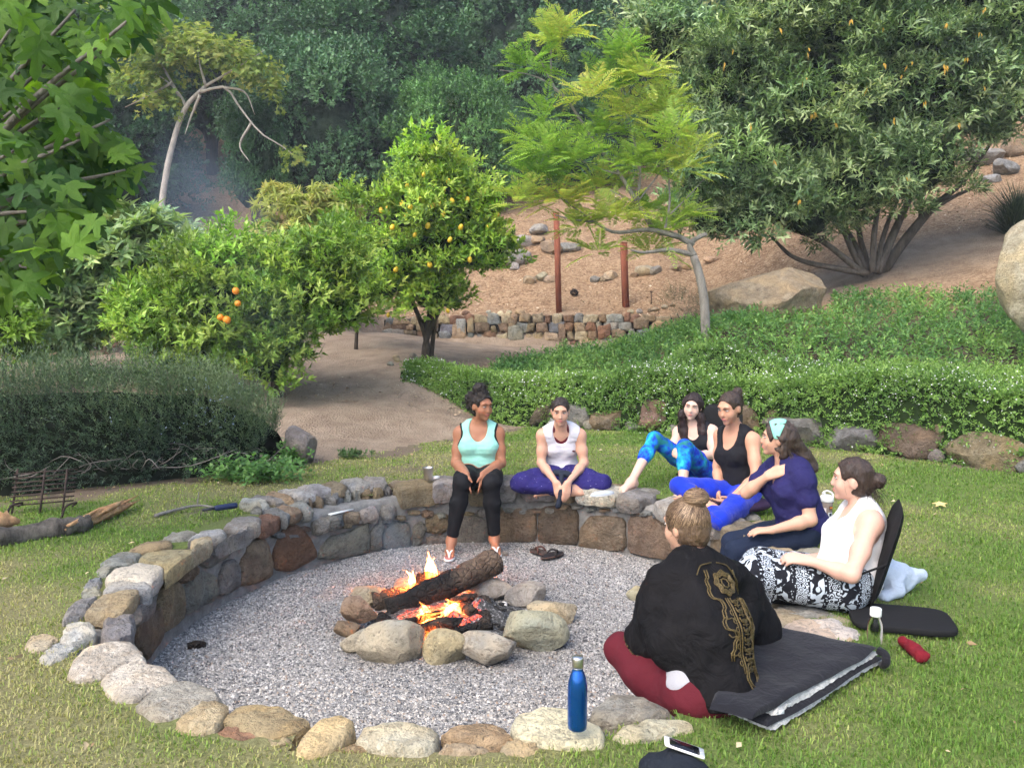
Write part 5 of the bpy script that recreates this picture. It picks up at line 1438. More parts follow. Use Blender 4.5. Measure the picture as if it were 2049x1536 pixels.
x = rng.uniform(-1.55, 8.0, n) ; x = np.where(rng.uniform(0, 1, n) < .8, rng.uniform(-1.55, 5.6, n), x)
dn = np.where(rng.uniform(0, 1, n) < .36, rng.uniform(-.16, .16, n), -.16 + rng.uniform(0, 1, n) ** np.where(rng.uniform(0, 1, n) < .35, 1.6, 1.05) * (hedge_w(x) + .16))
b = hedge_xyz(x, dn); e = .02
nx = hedge_xyz(x + e, dn) - b; ny = hedge_xyz(x, dn + e) - b; nn = nrm(np.cross(nx, ny))
b = b + nn * rng.uniform(-.05, .03, (n, 1))
ax = nrm(nn * .7 + [0, -.25, .35] + rng.normal(0, .45, (n, 3)))
pos, d, up, L, W = sprig_leaves(rng, b, ax, 6, .08 * rng.uniform(.6, 1.3, n), .042, wr=.45)
key = .5 + .5 * noise3(pos, 2.0, 71)
v, f, c = leaf_mesh(pos, d, up, L, W, T2, palette(rng, len(pos), [(.08, .165, .035), (.125, .24, .052), (.19, .32, .075), (.27, .41, .10)], key, .25))
mk("foliage", v, f, LEAF, t, c, smooth=False)
fl = rng.uniform(0, 1, n) < np.clip(.075 + .10 * noise3(b, 1.6, 72) + .08 * noise3(b, 5, 73), .01, .35)
fp = (b + ax * .085)[fl]; fp = np.repeat(fp, 2, 0) + rng.normal(0, .016, (fl.sum() * 2, 3)); m = len(fp)
TFL = (np.array([[0, 0, .15], [1, 0, 0], [.3, .3, .1], [0, 1, 0], [-.3, .3, .1], [-1, 0, 0], [-.3, -.3, .1], [0, -1, 0], [.3, -.3, .1]]), np.array([[0, 1, 2], [0, 2, 3], [0, 3, 4], [0, 4, 5], [0, 5, 6], [0, 6, 7], [0, 7, 8], [0, 8, 1]]))
s = rng.uniform(.008, .014, m)
v, f, c = leaf_mesh(fp, rand_dir(rng, m), np.array([0, -.5, 1.0]) + rng.normal(0, .4, (m, 3)), s, s, TFL, np.full((m, 3), .78) * rng.uniform(.85, 1.05, (m, 1)))
PETAL = Mat("petal", .6, .2); PETAL.color(PETAL.attr()); PETAL = PETAL.m
mk("flowers", v, f, PETAL, t, c, smooth=False)["kind"] = "stuff"

n = 7000
x = rng.uniform(-.3, 8.0, n); y = np.interp(x, BED_LINE[:, 0], BED_LINE[:, 1]) + (hedge_w(x) - .25) / .8 + rng.uniform(0, 1, n) * np.interp(x, [-.3, 1, 2.5, 4.5, 8], [.6, 2.2, 2.6, 4.2, 4.5])
b = np.stack([x, y, ground_z(x, y) + rng.uniform(.0, .10, n)], 1)
pxy = PX(b)
keep = ~((np.abs(pxy[:, 0] - 1535) < 130) & (b[:, 1] > 13.0) & (pxy[:, 1] < 650) & (pxy[:, 1] > 520)) & (pxy[:, 1] > np.interp(pxy[:, 0], [1300, 1420, 1700, 1850, 2049], [690, 640, 590, 540, 515]) - 12)
b = b[keep]; n = len(b)
ax = nrm(np.array([0, -.15, 1.0]) + rng.normal(0, .45, (n, 3)))
pos, d, up, L, W = sprig_leaves(rng, b, ax, 8, .16 * rng.uniform(.5, 1.4, n), .072, wr=.42, spread=(.7, 1.3))
key = .45 + .5 * noise3(pos, 1.3, 81)
v, f, c = leaf_mesh(pos, d, up, L, W, T2, palette(rng, len(pos), [(.09, .20, .07), (.145, .28, .09), (.22, .37, .115), (.31, .46, .13)], key, .25))
tag(mk("ground_cover", v, f, LEAF_SOFT, None, c, smooth=False), "sage green leafy ground cover carpeting the slope above the hedge", "ground cover", kind="stuff")
# small dark bush by the young tree
t = thing("rosemary_bush", on_ground(1372, 665, 12, 16), "small dark rosemary bush beside the jacaranda trunk", "bush")
b0 = np.array(t.location); Yq = b0[1]
crown_obj(t, rng, [px_clump(1375, 625, Yq, 45, 40), px_clump(1400, 650, Yq, 35, 25)], 5200, 12, .2, .03, [(.03, .06, .03), (.055, .095, .045), (.08, .12, .06)], T2, LEAF_DARK, wr=.16, sub=14, subr=.5, upb=.8, name="foliage")
mb = MB()
for k in range(5): limb(mb, [b0 + [0, 0, -.05], b0 + [.12 * math.sin(k * 2), .1 * math.cos(k), .2], b0 + [.25 * math.sin(k * 2), .2 * math.cos(k), .35]], .012, .004, 5, 8, seed=k)
mb.build("stems", BARK_DARK, t)

# ---------------------------------------------------------------- rosemary hedge at the left
t = thing("rosemary_hedge", (-3.4, 8.2, 0), "long dark rosemary hedge with pale blue flowers and bare twigs at its foot", "hedge")
hp = np.array([[-7.6, 6.5], [-5.6, 7.0], [-4.2, 7.45], [-3.2, 7.95], [-2.4, 8.4]])
def ros_pt(s, q, lift=1.0):
    """s along the hedge 0..1, q round its section from the front foot over the top to the back"""
    c = np.stack([np.interp(s, np.linspace(0, 1, 5), hp[:, 0]), np.interp(s, np.linspace(0, 1, 5), hp[:, 1])], -1)
    top = np.interp(s, [0, .3, .62, .8, .93, 1], [1.0, 1.02, .98, .92, .72, .4]); wd = np.interp(s, [0, .8, 1], [.75, .62, .28])
    a = np.pi * q
    y = -np.cos(a) * wd * (1.0 + .15 * np.sin(a)); z = np.abs(np.sin(a)) ** .95 * top * 1.04
    return np.stack([c[..., 0] + .18 * y, c[..., 1] + y, z * lift], -1)
S, Q = np.meshgrid(np.linspace(0, 1, 60), np.linspace(0, 1, 20))
RV = ros_pt(S, Q, .86); RV = RV + .06 * np.stack([noise3(RV, 3, k) for k in range(3)], -1)
cc = ros_pt(S, np.full_like(S, .5), .35); RV = cc + (RV - cc) * .84; RV[..., 2] = np.where(Q < .08, 0.0, np.maximum(RV[..., 2], .02))
i = (np.arange(19)[:, None] * 60 + np.arange(59)[None]).ravel()
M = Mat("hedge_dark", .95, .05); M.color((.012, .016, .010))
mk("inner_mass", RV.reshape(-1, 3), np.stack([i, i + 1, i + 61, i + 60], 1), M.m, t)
n = 4900
s_ = rng.uniform(0, 1, n) ** .8; q_ = .015 + .70 * rng.uniform(0, 1, n)
b = ros_pt(s_, q_, .92); b = b + .07 * np.stack([noise3(b, 3, k) for k in range(3)], -1)
cc = ros_pt(s_, np.full(n, .5), .3); out = nrm(b - cc)
b = b - out * rng.uniform(0, .14, (n, 1))
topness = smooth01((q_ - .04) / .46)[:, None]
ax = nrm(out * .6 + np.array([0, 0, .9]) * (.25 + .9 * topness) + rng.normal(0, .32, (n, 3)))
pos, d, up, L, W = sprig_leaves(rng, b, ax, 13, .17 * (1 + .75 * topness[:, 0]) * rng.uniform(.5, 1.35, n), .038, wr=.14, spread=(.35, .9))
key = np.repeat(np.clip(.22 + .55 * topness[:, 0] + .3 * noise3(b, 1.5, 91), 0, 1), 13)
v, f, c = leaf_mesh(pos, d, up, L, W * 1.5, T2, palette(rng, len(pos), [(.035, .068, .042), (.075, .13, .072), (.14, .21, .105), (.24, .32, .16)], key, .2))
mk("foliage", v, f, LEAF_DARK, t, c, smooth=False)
bl = (rng.uniform(0, 1, n) < np.clip(.6 * noise3(b, 1.2, 95) + .05, 0, 1)) & (q_ > .15) & (q_ < .5)
fp = np.repeat((b + ax * .12)[bl], 3, 0); fp = fp + rng.normal(0, .03, fp.shape); m = len(fp); s = rng.uniform(.006, .011, m)
v, f, c = leaf_mesh(fp, rand_dir(rng, m), rand_dir(rng, m), s, s, TFL, np.array([.42, .52, .68]) * rng.uniform(.8, 1.15, (m, 1)))
mk("flowers", v, f, PETAL, t, c, smooth=False)["kind"] = "stuff"
mb = MB()
for k in range(90):
    s0 = rng.uniform(.25, .97); q0 = ros_pt(np.array(s0), np.array(.04))
    a = q0 + np.array([rng.normal(0, .1), rng.uniform(.0, .25), .01]); bpt = a + np.array([rng.normal(0, .26), rng.normal(-.04, .12), rng.uniform(.02, .2)])
    mid = (a + bpt) / 2 + rng.normal(0, .05, 3)
    limb(mb, [a, mid, bpt], rng.uniform(.003, .008), .002, 4, 7, seed=k)
_tw = mb.build("twigs", bark("twig_bark", (.14, .12, .11), (.34, .31, .29)), t); _tw["kind"] = "stuff"

# ---------------------------------------------------------------- leafy green plant at the hedge's foot
t = thing("mint_plant", G(500, 965), "bright green leafy plant growing at the foot of the rosemary", "plant")
b0 = np.array(t.location)
n = 190
b = b0 + np.stack([rng.normal(0, .2, n), rng.normal(.12, .12, n), np.abs(rng.normal(.04, .045, n))], 1)
b2 = G(575, 935) + np.stack([rng.normal(0, .07, 60), rng.normal(.08, .08, 60), np.abs(rng.normal(.05, .06, 60))], 1)
b = np.concatenate([b, b2]); n = len(b)
pos, d, up, L, W = sprig_leaves(rng, b, nrm(np.array([0, -.3, 1.0]) + rng.normal(0, .35, (n, 3))), 7, .1, .05, wr=.75, spread=(.8, 1.4))
v, f, c = leaf_mesh(pos, d, up, L, W, T4, palette(rng, len(pos), [(.055, .14, .03), (.09, .21, .045), (.15, .30, .07)]))
mk("foliage", v, f, LEAF, t, c, smooth=False)
t = thing("weed_plant", G(705, 915), "small dark green weed at the dry edge of the lawn", "plant")
n = 40
b = np.array(t.location) + np.stack([rng.normal(0, .09, n), rng.normal(0, .07, n), np.abs(rng.normal(.01, .015, n))], 1)
pos, d, up, L, W = sprig_leaves(rng, b, nrm(np.array([0, -.2, 1.0]) + rng.normal(0, .5, (n, 3))), 6, .05, .045, wr=.5)
v, f, c = leaf_mesh(pos, d, up, L, W, T2, palette(rng, len(pos), [(.06, .12, .04), (.10, .18, .06)]))
mk("foliage", v, f, LEAF, t, c, smooth=False)

# ---------------------------------------------------------------- mulch chips and leaf litter
n = 30000
uu = rng.uniform(-100, 2149, n); vv = rng.uniform(230, 720, n)
yy = rng.uniform(11, 30, n) ** 1.0; xx = (uu - CU) / FPX * yy
zz = ground_z(xx, yy)
dl = yy - np.interp(xx, DRY_LINE[:, 0], DRY_LINE[:, 1])
hill = dl > .3
k = hill | (rng.uniform(0, 1, n) < .55) & (bed_d(xx, yy) < 0)
k &= lawn_mask(xx, yy) < -.1
k &= hill | (bed_step(xx, yy) < .1) | (yy > 14)
xx, yy, zz, hill = xx[k], yy[k], zz[k], hill[k]; n = len(xx)
pos = np.stack([xx, yy, zz + .012], 1)
s = rng.uniform(.025, .075, n)
v, f, c = leaf_mesh(pos, np.stack([rng.normal(0, 1, n), rng.normal(0, 1, n), rng.normal(0, .25, n)], 1), np.array([0, 0, 1.0]) + rng.normal(0, .35, (n, 3)), s, s * rng.uniform(.3, .7, n), T2,
                    np.where(hill[:, None], 1, .75) * palette(rng, n, [(.20, .12, .08), (.40, .28, .18), (.60, .47, .32), (.74, .64, .50)]))
LITTER = Mat("litter", .85, .1); LITTER.color(LITTER.attr()); LITTER = LITTER.m
tag(mk("leaf_litter", v, f, LITTER, None, c, smooth=False), "dry leaves and bark chips scattered over the slope", "leaf litter", kind="stuff")
# dry leaves lying in the grass
n = 520
x = rng.uniform(-3.5, 4.5, n); y = rng.uniform(2.4, 9.5, n); k = (ring_off(x, y) > .42) & (lawn_mask(x, y) > .05) & ((x < -.5) | (rng.uniform(0, 1, n) < .35)); x, y = x[k], y[k]; n = len(x)
s = rng.uniform(.02, .05, n)
v, f, c = leaf_mesh(np.stack([x, y, ground_z(x, y) + .022], 1), np.stack([rng.normal(0, 1, n), rng.normal(0, 1, n), rng.normal(0, .2, n)], 1), np.array([0, 0, 1.0]) + rng.normal(0, .5, (n, 3)), s, s * .5, T4, palette(rng, n, [(.30, .20, .11), (.46, .35, .2), (.60, .50, .33)]))
tag(mk("fallen_leaves", v, f, LITTER, None, c, smooth=False), "curled dry leaves fallen on the lawn", "fallen leaves", kind="stuff")

# ---------------------------------------------------------------- fig tree in the foreground, leaf by leaf
def fig_leaf(seed):
    rg = np.random.default_rng(seed)
    lob = [(rg.normal(0, .06), rg.uniform(.9, 1.05), .17), (.80 + rg.normal(0, .08), rg.uniform(.72, .9), .17), (-.80 + rg.normal(0, .08), rg.uniform(.72, .9), .17), (1.65, rg.uniform(.42, .6), .2), (-1.65, rg.uniform(.42, .6), .2)]
    out = []
    for a in np.linspace(-math.pi * .92, math.pi * .92, 33):
        r = .36
        for la, ll, lw in lob: r = max(r, ll * rg.uniform(.97, 1.03) * math.exp(-((a - la) / (lw * 2.1)) ** 2))
        out.append((r * math.sin(a) * .95, .28 + r * math.cos(a) * .78))
    out = np.array(out); c = np.array([0, .28])
    ring = c + (out - c) * .5
    V2 = np.concatenate([[c], ring, out]); m = len(out)
    z = -.42 * (V2[:, 1] - .28) ** 2 + .22 * np.abs(V2[:, 0]) - .38 * V2[:, 0] ** 2 + .07 * noise3(np.c_[V2, 0 * V2[:, 0]], 4, seed)
    V3 = np.c_[V2, z]
    i = np.arange(m - 1)
    F3 = np.stack([0 * i, 1 + i, 2 + i], 1); F4 = np.stack([1 + i, 1 + m + i, 2 + m + i, 2 + i], 1)
    return V3, [F3, F4]
M = Mat("fig_leaf", .5, .25)
oc = M.ocol(); vn = M.noise(9, 3, vec=M.co()); wv = M.n("ShaderNodeTexGradient", gradient_type='RADIAL')
c = M.mix(oc, M.mix(oc, (.7, .8, .7), 1.0, 'MULTIPLY'), vn)
M.color(c); M.bump(M.noise(22, 3), .35, .05)
M.translucent(M.mix(c, (1.6, 1.6, .45), 1.0, 'MULTIPLY'), .45)
fig_mes = [mesh_data("fig_leaf", *fig_leaf(k), M.m) for k in range(8)]
fig_base = np.array([-3.75, 5.3, 0.0])
t = thing("fig_tree", fig_base, "fig tree with large lobed leaves reaching in over the lawn", "tree")
rg = np.random.default_rng(12)
mb = MB()
limb(mb, [fig_base + [0, 0, -.1], fig_base + [.05, -.1, .9], fig_base + [.1, -.3, 1.7]], .11, .08, 10, 14)
fork = fig_base + [.1, -.3, 1.7]
tips = [(215, 95, 4.4), (150, 20, 4.3), (90, 130, 4.5), (250, 340, 4.7), (160, 280, 4.5), (190, 440, 4.8), (90, 420, 4.6), (70, 540, 4.7), (30, 300, 4.3), (270, 30, 4.2), (170, 180, 4.6), (130, 380, 4.9), (20, 60, 4.2), (50, 200, 4.7), (220, 240, 4.6)]
br = []
for k, (u, v, Y) in enumerate(tips):
    q = P(u, v, Y); mid = fork * .45 + q * .55 + np.array([0, 0, .12])
    pts = [fork, mid, q]; limb(mb, pts, .03, .006, 6, 14, seed=k); br.append(spline(pts, 30))
mb.build("trunk", bark("fig_bark", (.12, .11, .095), (.27, .25, .22)), t)
umax = lambda v: np.interp(v, [-60, 0, 60, 110, 135, 180, 240, 300, 350, 400, 450, 500, 560, 600], [330, 325, 305, 215, 195, 190, 225, 262, 295, 225, 195, 150, 95, 40])
cnt = 0
while cnt < 298:
    v = rg.uniform(-60, 585); um = umax(v); u = um - abs(rg.normal(0, .55)) * (um + 60) if rg.uniform() < .5 else rg.uniform(-60, um)
    if u < -70: continue
    # gaps where the trees behind show through
    if noise3(np.array([[u / 95, v / 95, 2.0]]), 1.0, 44)[0] < -.42: continue
    Y = 4.75 + .45 * rg.normal() * .8
    Y = np.clip(Y, 3.9, 5.6)
    p = P(u, v, Y)
    if p[2] < 1.0: continue
    size = rg.uniform(.115, .20)
    # hanging outward from the tree, blade facing up and toward the open side
    dirv = nrm(np.array([.55, -.25, -.75]) + rg.normal(0, .6, 3)); upv = nrm(np.array([.15, -.75, .75]) + rg.normal(0, .4, 3))
    s = nrm(np.cross(dirv, upv)); upv = np.cross(s, dirv)
    from mathutils import Matrix
    mat = Matrix(((s[0], dirv[0], upv[0]), (s[1], dirv[1], upv[1]), (s[2], dirv[2], upv[2]))).to_euler()
    o = put("leaf", fig_mes[cnt % 8], p - dirv * size * .4, tuple(mat), size, t)
    yg = np.clip(rg.normal(.32, .27) + .25 * (u > umax(v) - 90) + .2 * (v < 330) - .1, 0, 1)  # upper and outer leaves brighter: light shining through is put into the leaf colour
    cc = np.array([.03, .085, .02]) * (1 - yg) + np.array([.17, .31, .04]) * yg
    o.color = (*(cc * rg.uniform(.8, 1.2)), 1)
    cnt += 1

n = 620
uu = rg.uniform(-80, 300, n * 3); vv = rg.uniform(-70, 590, n * 3); k = uu < umax(vv) - 35; uu, vv = uu[k][:n], vv[k][:n]; n = len(uu)
pos = np.array([P(a_, b_, y_) for a_, b_, y_ in zip(uu, vv, rg.uniform(5.0, 6.0, n))])
fv_, ff_ = fig_leaf(1); ft_ = np.concatenate([ff_[0], ff_[1][:, :3], ff_[1][:, [0, 2, 3]]])
ln = rg.uniform(.13, .20, n); yg = np.clip(rg.normal(.25, .22, n), 0, 1)[:, None]
v, f, c = leaf_mesh(pos, nrm(np.array([.5, -.25, -.75]) + rg.normal(0, .45, (n, 3))), nrm(np.array([.15, -.75, .75]) + rg.normal(0, .4, (n, 3))), ln, ln, (fv_, ft_), (np.array([.03, .085, .02]) * (1 - yg) + np.array([.17, .31, .04]) * yg) * rg.uniform(.8, 1.2, (n, 1)))
mk("foliage", v, f, LEAF_SOFT, t, c)["kind"] = "stuff"
# ================================================================ posts and small things
RED = bark("red_post_paint", (.19, .065, .04), (.29, .10, .06), 10)
for k, (u, vt, vb, lab) in enumerate([(1119, 430, 623, "rust red square post standing alone below the heap of rocks"), (1253, 488, 613, "rust red square post nearer the jacaranda")]):
    b = on_ground(u, vb, 14, 25); m = b[1] / FPX; h = (vb - vt) * m; w = .115
    v, f = box(b + [0, 0, h / 2 - .1], (w, w, h + .2), .3 * k)
    v[4:, 0] -= .07
    t = thing("post", b, lab, "post")
    mk("shaft", v, f, RED, t, smooth=False)
    v, f = box(b + [-.07, 0, h + .008], (w * 1.06, w * 1.06, .016), .3 * k); mk("cap", v, f, RED, t, smooth=False)
b = on_ground(1303, 608, 15, 22)
v, f = box(b + [0, 0, .1], (.02, .02, .3)); v2, f2 = box(b + [.0, 0, .25], (.05, .03, .03)); mb = MB().add(v, f).add(v2, f2)
tag(mb.build("stake", Mat("rusty_iron", .8, .3).color((.09, .055, .04)).m, smooth=False, loc=b), "short rusty stake on the slope beside the second red post", "stake")
b = on_ground(1149, 592, 15, 25)
mb = MB()
for k in range(26):
    a = k * 2.4; z = k / 26; r = .075 * math.sin(math.pi * (z * .8 + .15))
    vv, ff = boulder(b + [r * math.cos(a), r * math.sin(a), .02 + .13 * z], (.032, .032, .018), a, k, 1, 2, .8, .05); mb.add(vv, ff)
tag(mb.build("pine_cone", Mat("cone_scale", .85, .2).color((.045, .035, .03)).m, smooth=False, loc=b), "dark pine cone lying on the mulch between the two red posts", "pine cone")
b = on_ground(1130, 697, 12, 18)
mb = MB(); pos, d, up, L, W = sprig_leaves(rng, np.tile(b, (9, 1)) + rng.normal(0, .05, (9, 3)) * [1, 1, 0], nrm(np.array([0, 0, 1.0]) + rng.normal(0, .3, (9, 3))), 6, .16, .07, wr=.4)
v, f, c = leaf_mesh(pos, d, up, L, W, T2, palette(rng, len(pos), [(.10, .2, .06), (.18, .3, .09)]))
tag(mk("seedling", v, f, LEAF, None, c, smooth=False, loc=b), "small green seedling at the foot of the terrace wall", "plant")

# ---------------------------------------------------------------- fallen log on the lawn
SPLIT = Mat("split_wood", .85, .2); n = SPLIT.noise(9, 6, .7, stretch=(.25, 1.6, 1.6)); SPLIT.color(SPLIT.ramp(n, [(.25, (.22, .10, .05)), (.55, (.58, .34, .17)), (.8, (.70, .50, .28))])); SPLIT.bump(n, 1, .05); SPLIT = SPLIT.m
BARKLOG = bark("weathered_bark", (.05, .043, .038), (.22, .20, .175), 26)
g0, g1, g2, g3 = G(-45, 1100), G(60, 1082), G(150, 1068), G(215, 1050)
t = thing("fallen_log", g1, "splintered fallen log with grey bark and bare orange wood on the lawn", "log")
v, f = tube(spline([g0 + [0, 0, .055], g1 + [0, 0, .06], g2 + [0, 0, .058], (g2 + g3) / 2 + [0, 0, .05]], 26), np.interp(np.linspace(0, 1, 26), [0, .5, .85, 1], [.07, .068, .06, .02]), 16, True, .42, 3)
mk("bark", v, f, BARKLOG, t)
mb = MB(); rgl = np.random.default_rng(31)
for k in range(26):     # torn shards along the broken end
    t0 = rgl.uniform(0, .75); a_ = g2 * (1 - t0) + G(255, 1026) * t0 + np.array([rgl.normal(0, .012), rgl.normal(0, .03), .055 + rgl.uniform(-.03, .04)])
    d_ = nrm(G(270, 1014) - g2) * rgl.uniform(.18, .42) + np.array([0, rgl.normal(0, .015), rgl.uniform(-.01, .03)])
    v, f = tube([a_ - d_ * .3, a_, a_ + d_ * .5, a_ + d_], [.006, rgl.uniform(.014, .03), rgl.uniform(.010, .02), .002], 5, True, .4, k); mb.add(v, f)
mb.build("splintered_end", SPLIT, t, smooth=False)
v, f = tube(spline([g0 + [-.05, -.05, .10], G(0, 1080) + [0, -.02, .12], G(45, 1072) + [0, -.02, .11]], 18), np.interp(np.linspace(0, 1, 18), [0, .7, 1], [.06, .058, .012]), 10, True, .45, 6)
mk("bare_wood", v, f, SPLIT, t, smooth=False)
pts = [G(310, 1037) + [0, 0, .02], G(350, 1028) + [0, 0, .03], G(395, 1020) + [0, 0, .035], G(432, 1021) + [0, 0, .025]]
v, f = tube(spline(pts, 16), np.linspace(.014, .007, 16), 7, True, .2); v2, f2 = tube(spline([pts[2], pts[2] + [.0, .04, .10]], 6), np.linspace(.006, .003, 6), 5)
tag(MB().add(v, f).add(v2, f2).build("fallen_branch", BARK_GREY, loc=pts[0]), "thin bare branch lying on the grass behind the pit wall", "branch")

# ---------------------------------------------------------------- rusty iron bench at the foot of the rosemary
IRON = Mat("rusty_bench_iron", .8, .3); n = IRON.noise(30, 4); IRON.color(IRON.ramp(n, [(.35, (.02, .015, .013)), (.7, (.06, .038, .03))])); IRON = IRON.m
bb = G(80, 1030)
t = thing("garden_bench", bb, "rusty slatted iron bench tucked under the rosemary hedge", "bench")
bx0, bx1, by = P(18, 1000, bb[1])[0], P(140, 1000, bb[1])[0], bb[1]
for k in range(8):
    z = .05 + k * .032
    v, f = tube([(bx0, by + k * .012, z + .02), (bx1, by + .05 + k * .012, z + .05)], .006, 6); mk("slat", v, f, IRON, t)
for k, x in enumerate((bx0 + .02, (bx0 + bx1) / 2, bx1 - .06)):
    v, f = tube([(x, by - .01, .0), (x, by + .03, .12), (x - .01, by + .12, .33)], .009, 6); mk("upright", v, f, IRON, t)
for k, x in enumerate((bx0 + .05, bx1)):
    v, f = tube(spline([(x, by - .14, 0), (x + .02, by - .10, .09), (x + .06, by - .02, .10), (x, by + .03, .06)], 12), .008, 6); mk("leg", v, f, IRON, t)

# ---------------------------------------------------------------- bottles, cup and odds and ends
b = G(1155, 1456, .072)
t = thing("water_bottle", b, "blue metallic water bottle with a steel cap standing on the pale cap stone", "bottle")
M = Mat("blue_enamel", .22, .6); M.b.inputs["Metallic"].default_value = .75; M.color((.005, .10, .42)); M.b.inputs["Coat Weight"].default_value = .4
v, f = lathe([(0, .0), (.031, .0), (.0345, .004), (.0355, .02), (.0355, .150), (.034, .170), (.028, .196), (.021, .214), (.0175, .224), (.0175, .232), (0, .232)], 36, b); mk("body", v, f, M.m, t)
S = Mat("brushed_steel", .3, .5); S.b.inputs["Metallic"].default_value = 1.0; S.color((.62, .60, .57))
v, f = lathe([(0, .230), (.0205, .230), (.0212, .234), (.0212, .262), (.019, .267), (0, .268)], 30, b); mk("cap", v, f, S.m, t)
v, f = lathe([(.0182, .2245), (.0190, .2262), (.0182, .228)], 30, b); mk("collar", v, f, S.m, t)

b = G(1749, 1305, .02)
t = thing("plastic_bottle", b, "clear plastic water bottle with a white cap standing behind the folded blanket", "bottle")
PL = Mat("clear_plastic", .08, .5); PL.b.inputs["Transmission Weight"].default_value = 1.0; PL.b.inputs["IOR"].default_value = 1.25; PL.color((.86, .92, .92))
v, f = lathe([(0, .0), (.028, 0), (.0325, .005), (.033, .02), (.0315, .035), (.033, .05), (.033, .115), (.032, .13), (.027, .15), (.021, .165), (.0205, .178), (0, .178)], 30, b); mk("body", v, f, PL.m, t)
v, f = lathe([(0, .172), (.0245, .172), (.025, .176), (.025, .204), (.023, .208), (0, .209)], 30, b); WP = Mat("white_plastic", .4, .4).color((.78, .78, .76)).m; mk("cap", v, f, WP, t)
for z in (.176, .188, .2):
    pass
b = G(1655, 1046, 0) + np.array([.0, .02, .0])
t = thing("shaker_bottle", b, "clear shaker bottle with a white flip lid and stickers standing on the grass", "bottle")
SH = Mat("smoky_plastic", .25, .5); SH.b.inputs["Transmission Weight"].default_value = .55; SH.color((.62, .48, .46))
v, f = lathe([(0, 0), (.034, 0), (.037, .005), (.042, .14), (.0435, .158), (0, .158)], 30, b); mk("body", v, f, SH.m, t)
v, f = lathe([(0, .156), (.047, .156), (.048, .162), (.048, .188), (.044, .196), (.02, .205), (0, .205)], 30, b); mk("lid", v, f, WP, t)
v, f = tube(spline([b + [-.02, -.01, .2], b + [-.03, -.01, .225], b + [.0, -.01, .235], b + [.035, -.01, .215], b + [.04, -.01, .196]], 12), .007, 7); mk("carry_loop", v, f, WP, t)
v, f = lathe([(.012, .2), (.013, .222), (0, .224)], 16, b + [-.024, 0, 0]); mk("spout", v, f, WP, t)
def sticker(th, z, w, h, col, rad, root, name):
    a = np.linspace(-1, 1, 7) * w / rad / 2 + th; zz = np.array([z - h / 2, z + h / 2])
    V = np.array([[b[0] + rad * math.cos(x), b[1] + rad * math.sin(x), b[2] + q] for q in zz for x in a]); i = np.arange(6)
    mk(name, V, np.stack([i, i + 1, i + 8, i + 7], 1), Mat(name, .5, .3).color(col).m, root)
sticker(-1.1, .115, .034, .028, (.06, .04, .03), .0435, t, "oval_sticker"); sticker(-1.1, .117, .026, .014, (.65, .20, .05), .0440, t, "orange_sticker")
sticker(-1.2, .06, .036, .044, (.75, .78, .80), .0425, t, "pale_sticker"); sticker(-1.2, .066, .022, .022, (.03, .04, .06), .0432, t, "dark_emblem"); sticker(-2.2, .09, .02, .05, (.78, .70, .70), .0425, t, "pink_sticker")

b = ring_pt(np.array(ang_u(857, 985)), .12, .09)
b = P(857, 981, b[1]); b[2] = .085
t = thing("cup", b, "silver metal tumbler standing on the pit wall beside the woman in the mint top", "cup")
v, f = lathe([(0, 0), (.033, 0), (.034, .003), (.0445, .105), (.0455, .107), (.0435, .106), (.034, .01), (0, .01)], 28, b); mk("body", v, f, S.m, t)
v, f = lathe([(.0445, .104), (.0468, .106), (.0468, .109), (.0442, .109)], 28, b); mk("rim", v, f, S.m, t)
b = P(873, 984, b[1] + .02); b[2] = .087
v, f = box(b + [0, 0, .012], (.05, .03, .022), .3); tag(mk("napkin", v + rng.normal(0, .004, v.shape), f, WP, loc=b), "crumpled white scrap of tissue next to the metal tumbler", "tissue")
# pale board left on the low ledge
p = [ring_pt(np.array(ang_u(u, 1022)), o, -.072) for u, o in ((748, .03), (684, .0), (684, .06), (748, .10))]
V = np.array(p + [q + [0, 0, .008] for q in p]); tag(mk("board", V, [np.array([[3, 2, 1, 0], [4, 5, 6, 7], [0, 1, 5, 4], [1, 2, 6, 5], [2, 3, 7, 6], [3, 0, 4, 7]])], Mat("board_white", .5, .3).color((.66, .68, .66)).m, smooth=False, loc=p[0]), "flat white board left on the low ledge of the pit wall", "board")
# torch on the wall
q0, q1 = P(406, 1046, 6.1), P(475, 1038, 6.25); q0[2] = q1[2] = .095
t = thing("flashlight", (q0 + q1) / 2 - [0, 0, .02], "dark blue cylindrical flashlight lying on the pit wall", "flashlight")
dq = q1 - q0
v, f = tube([q0, q0 + dq * .35], .011, 12); mk("barrel", v, f, Mat("black_plastic", .5, .4).color((.02, .022, .03)).m, t)
v, f = tube([q0 + dq * .34, q0 + dq * .40, q0 + dq * .95, q1], [.014, .021, .022, .018], 14); mk("head", v, f, Mat("navy_plastic", .5, .4).color((.012, .022, .07)).m, t)

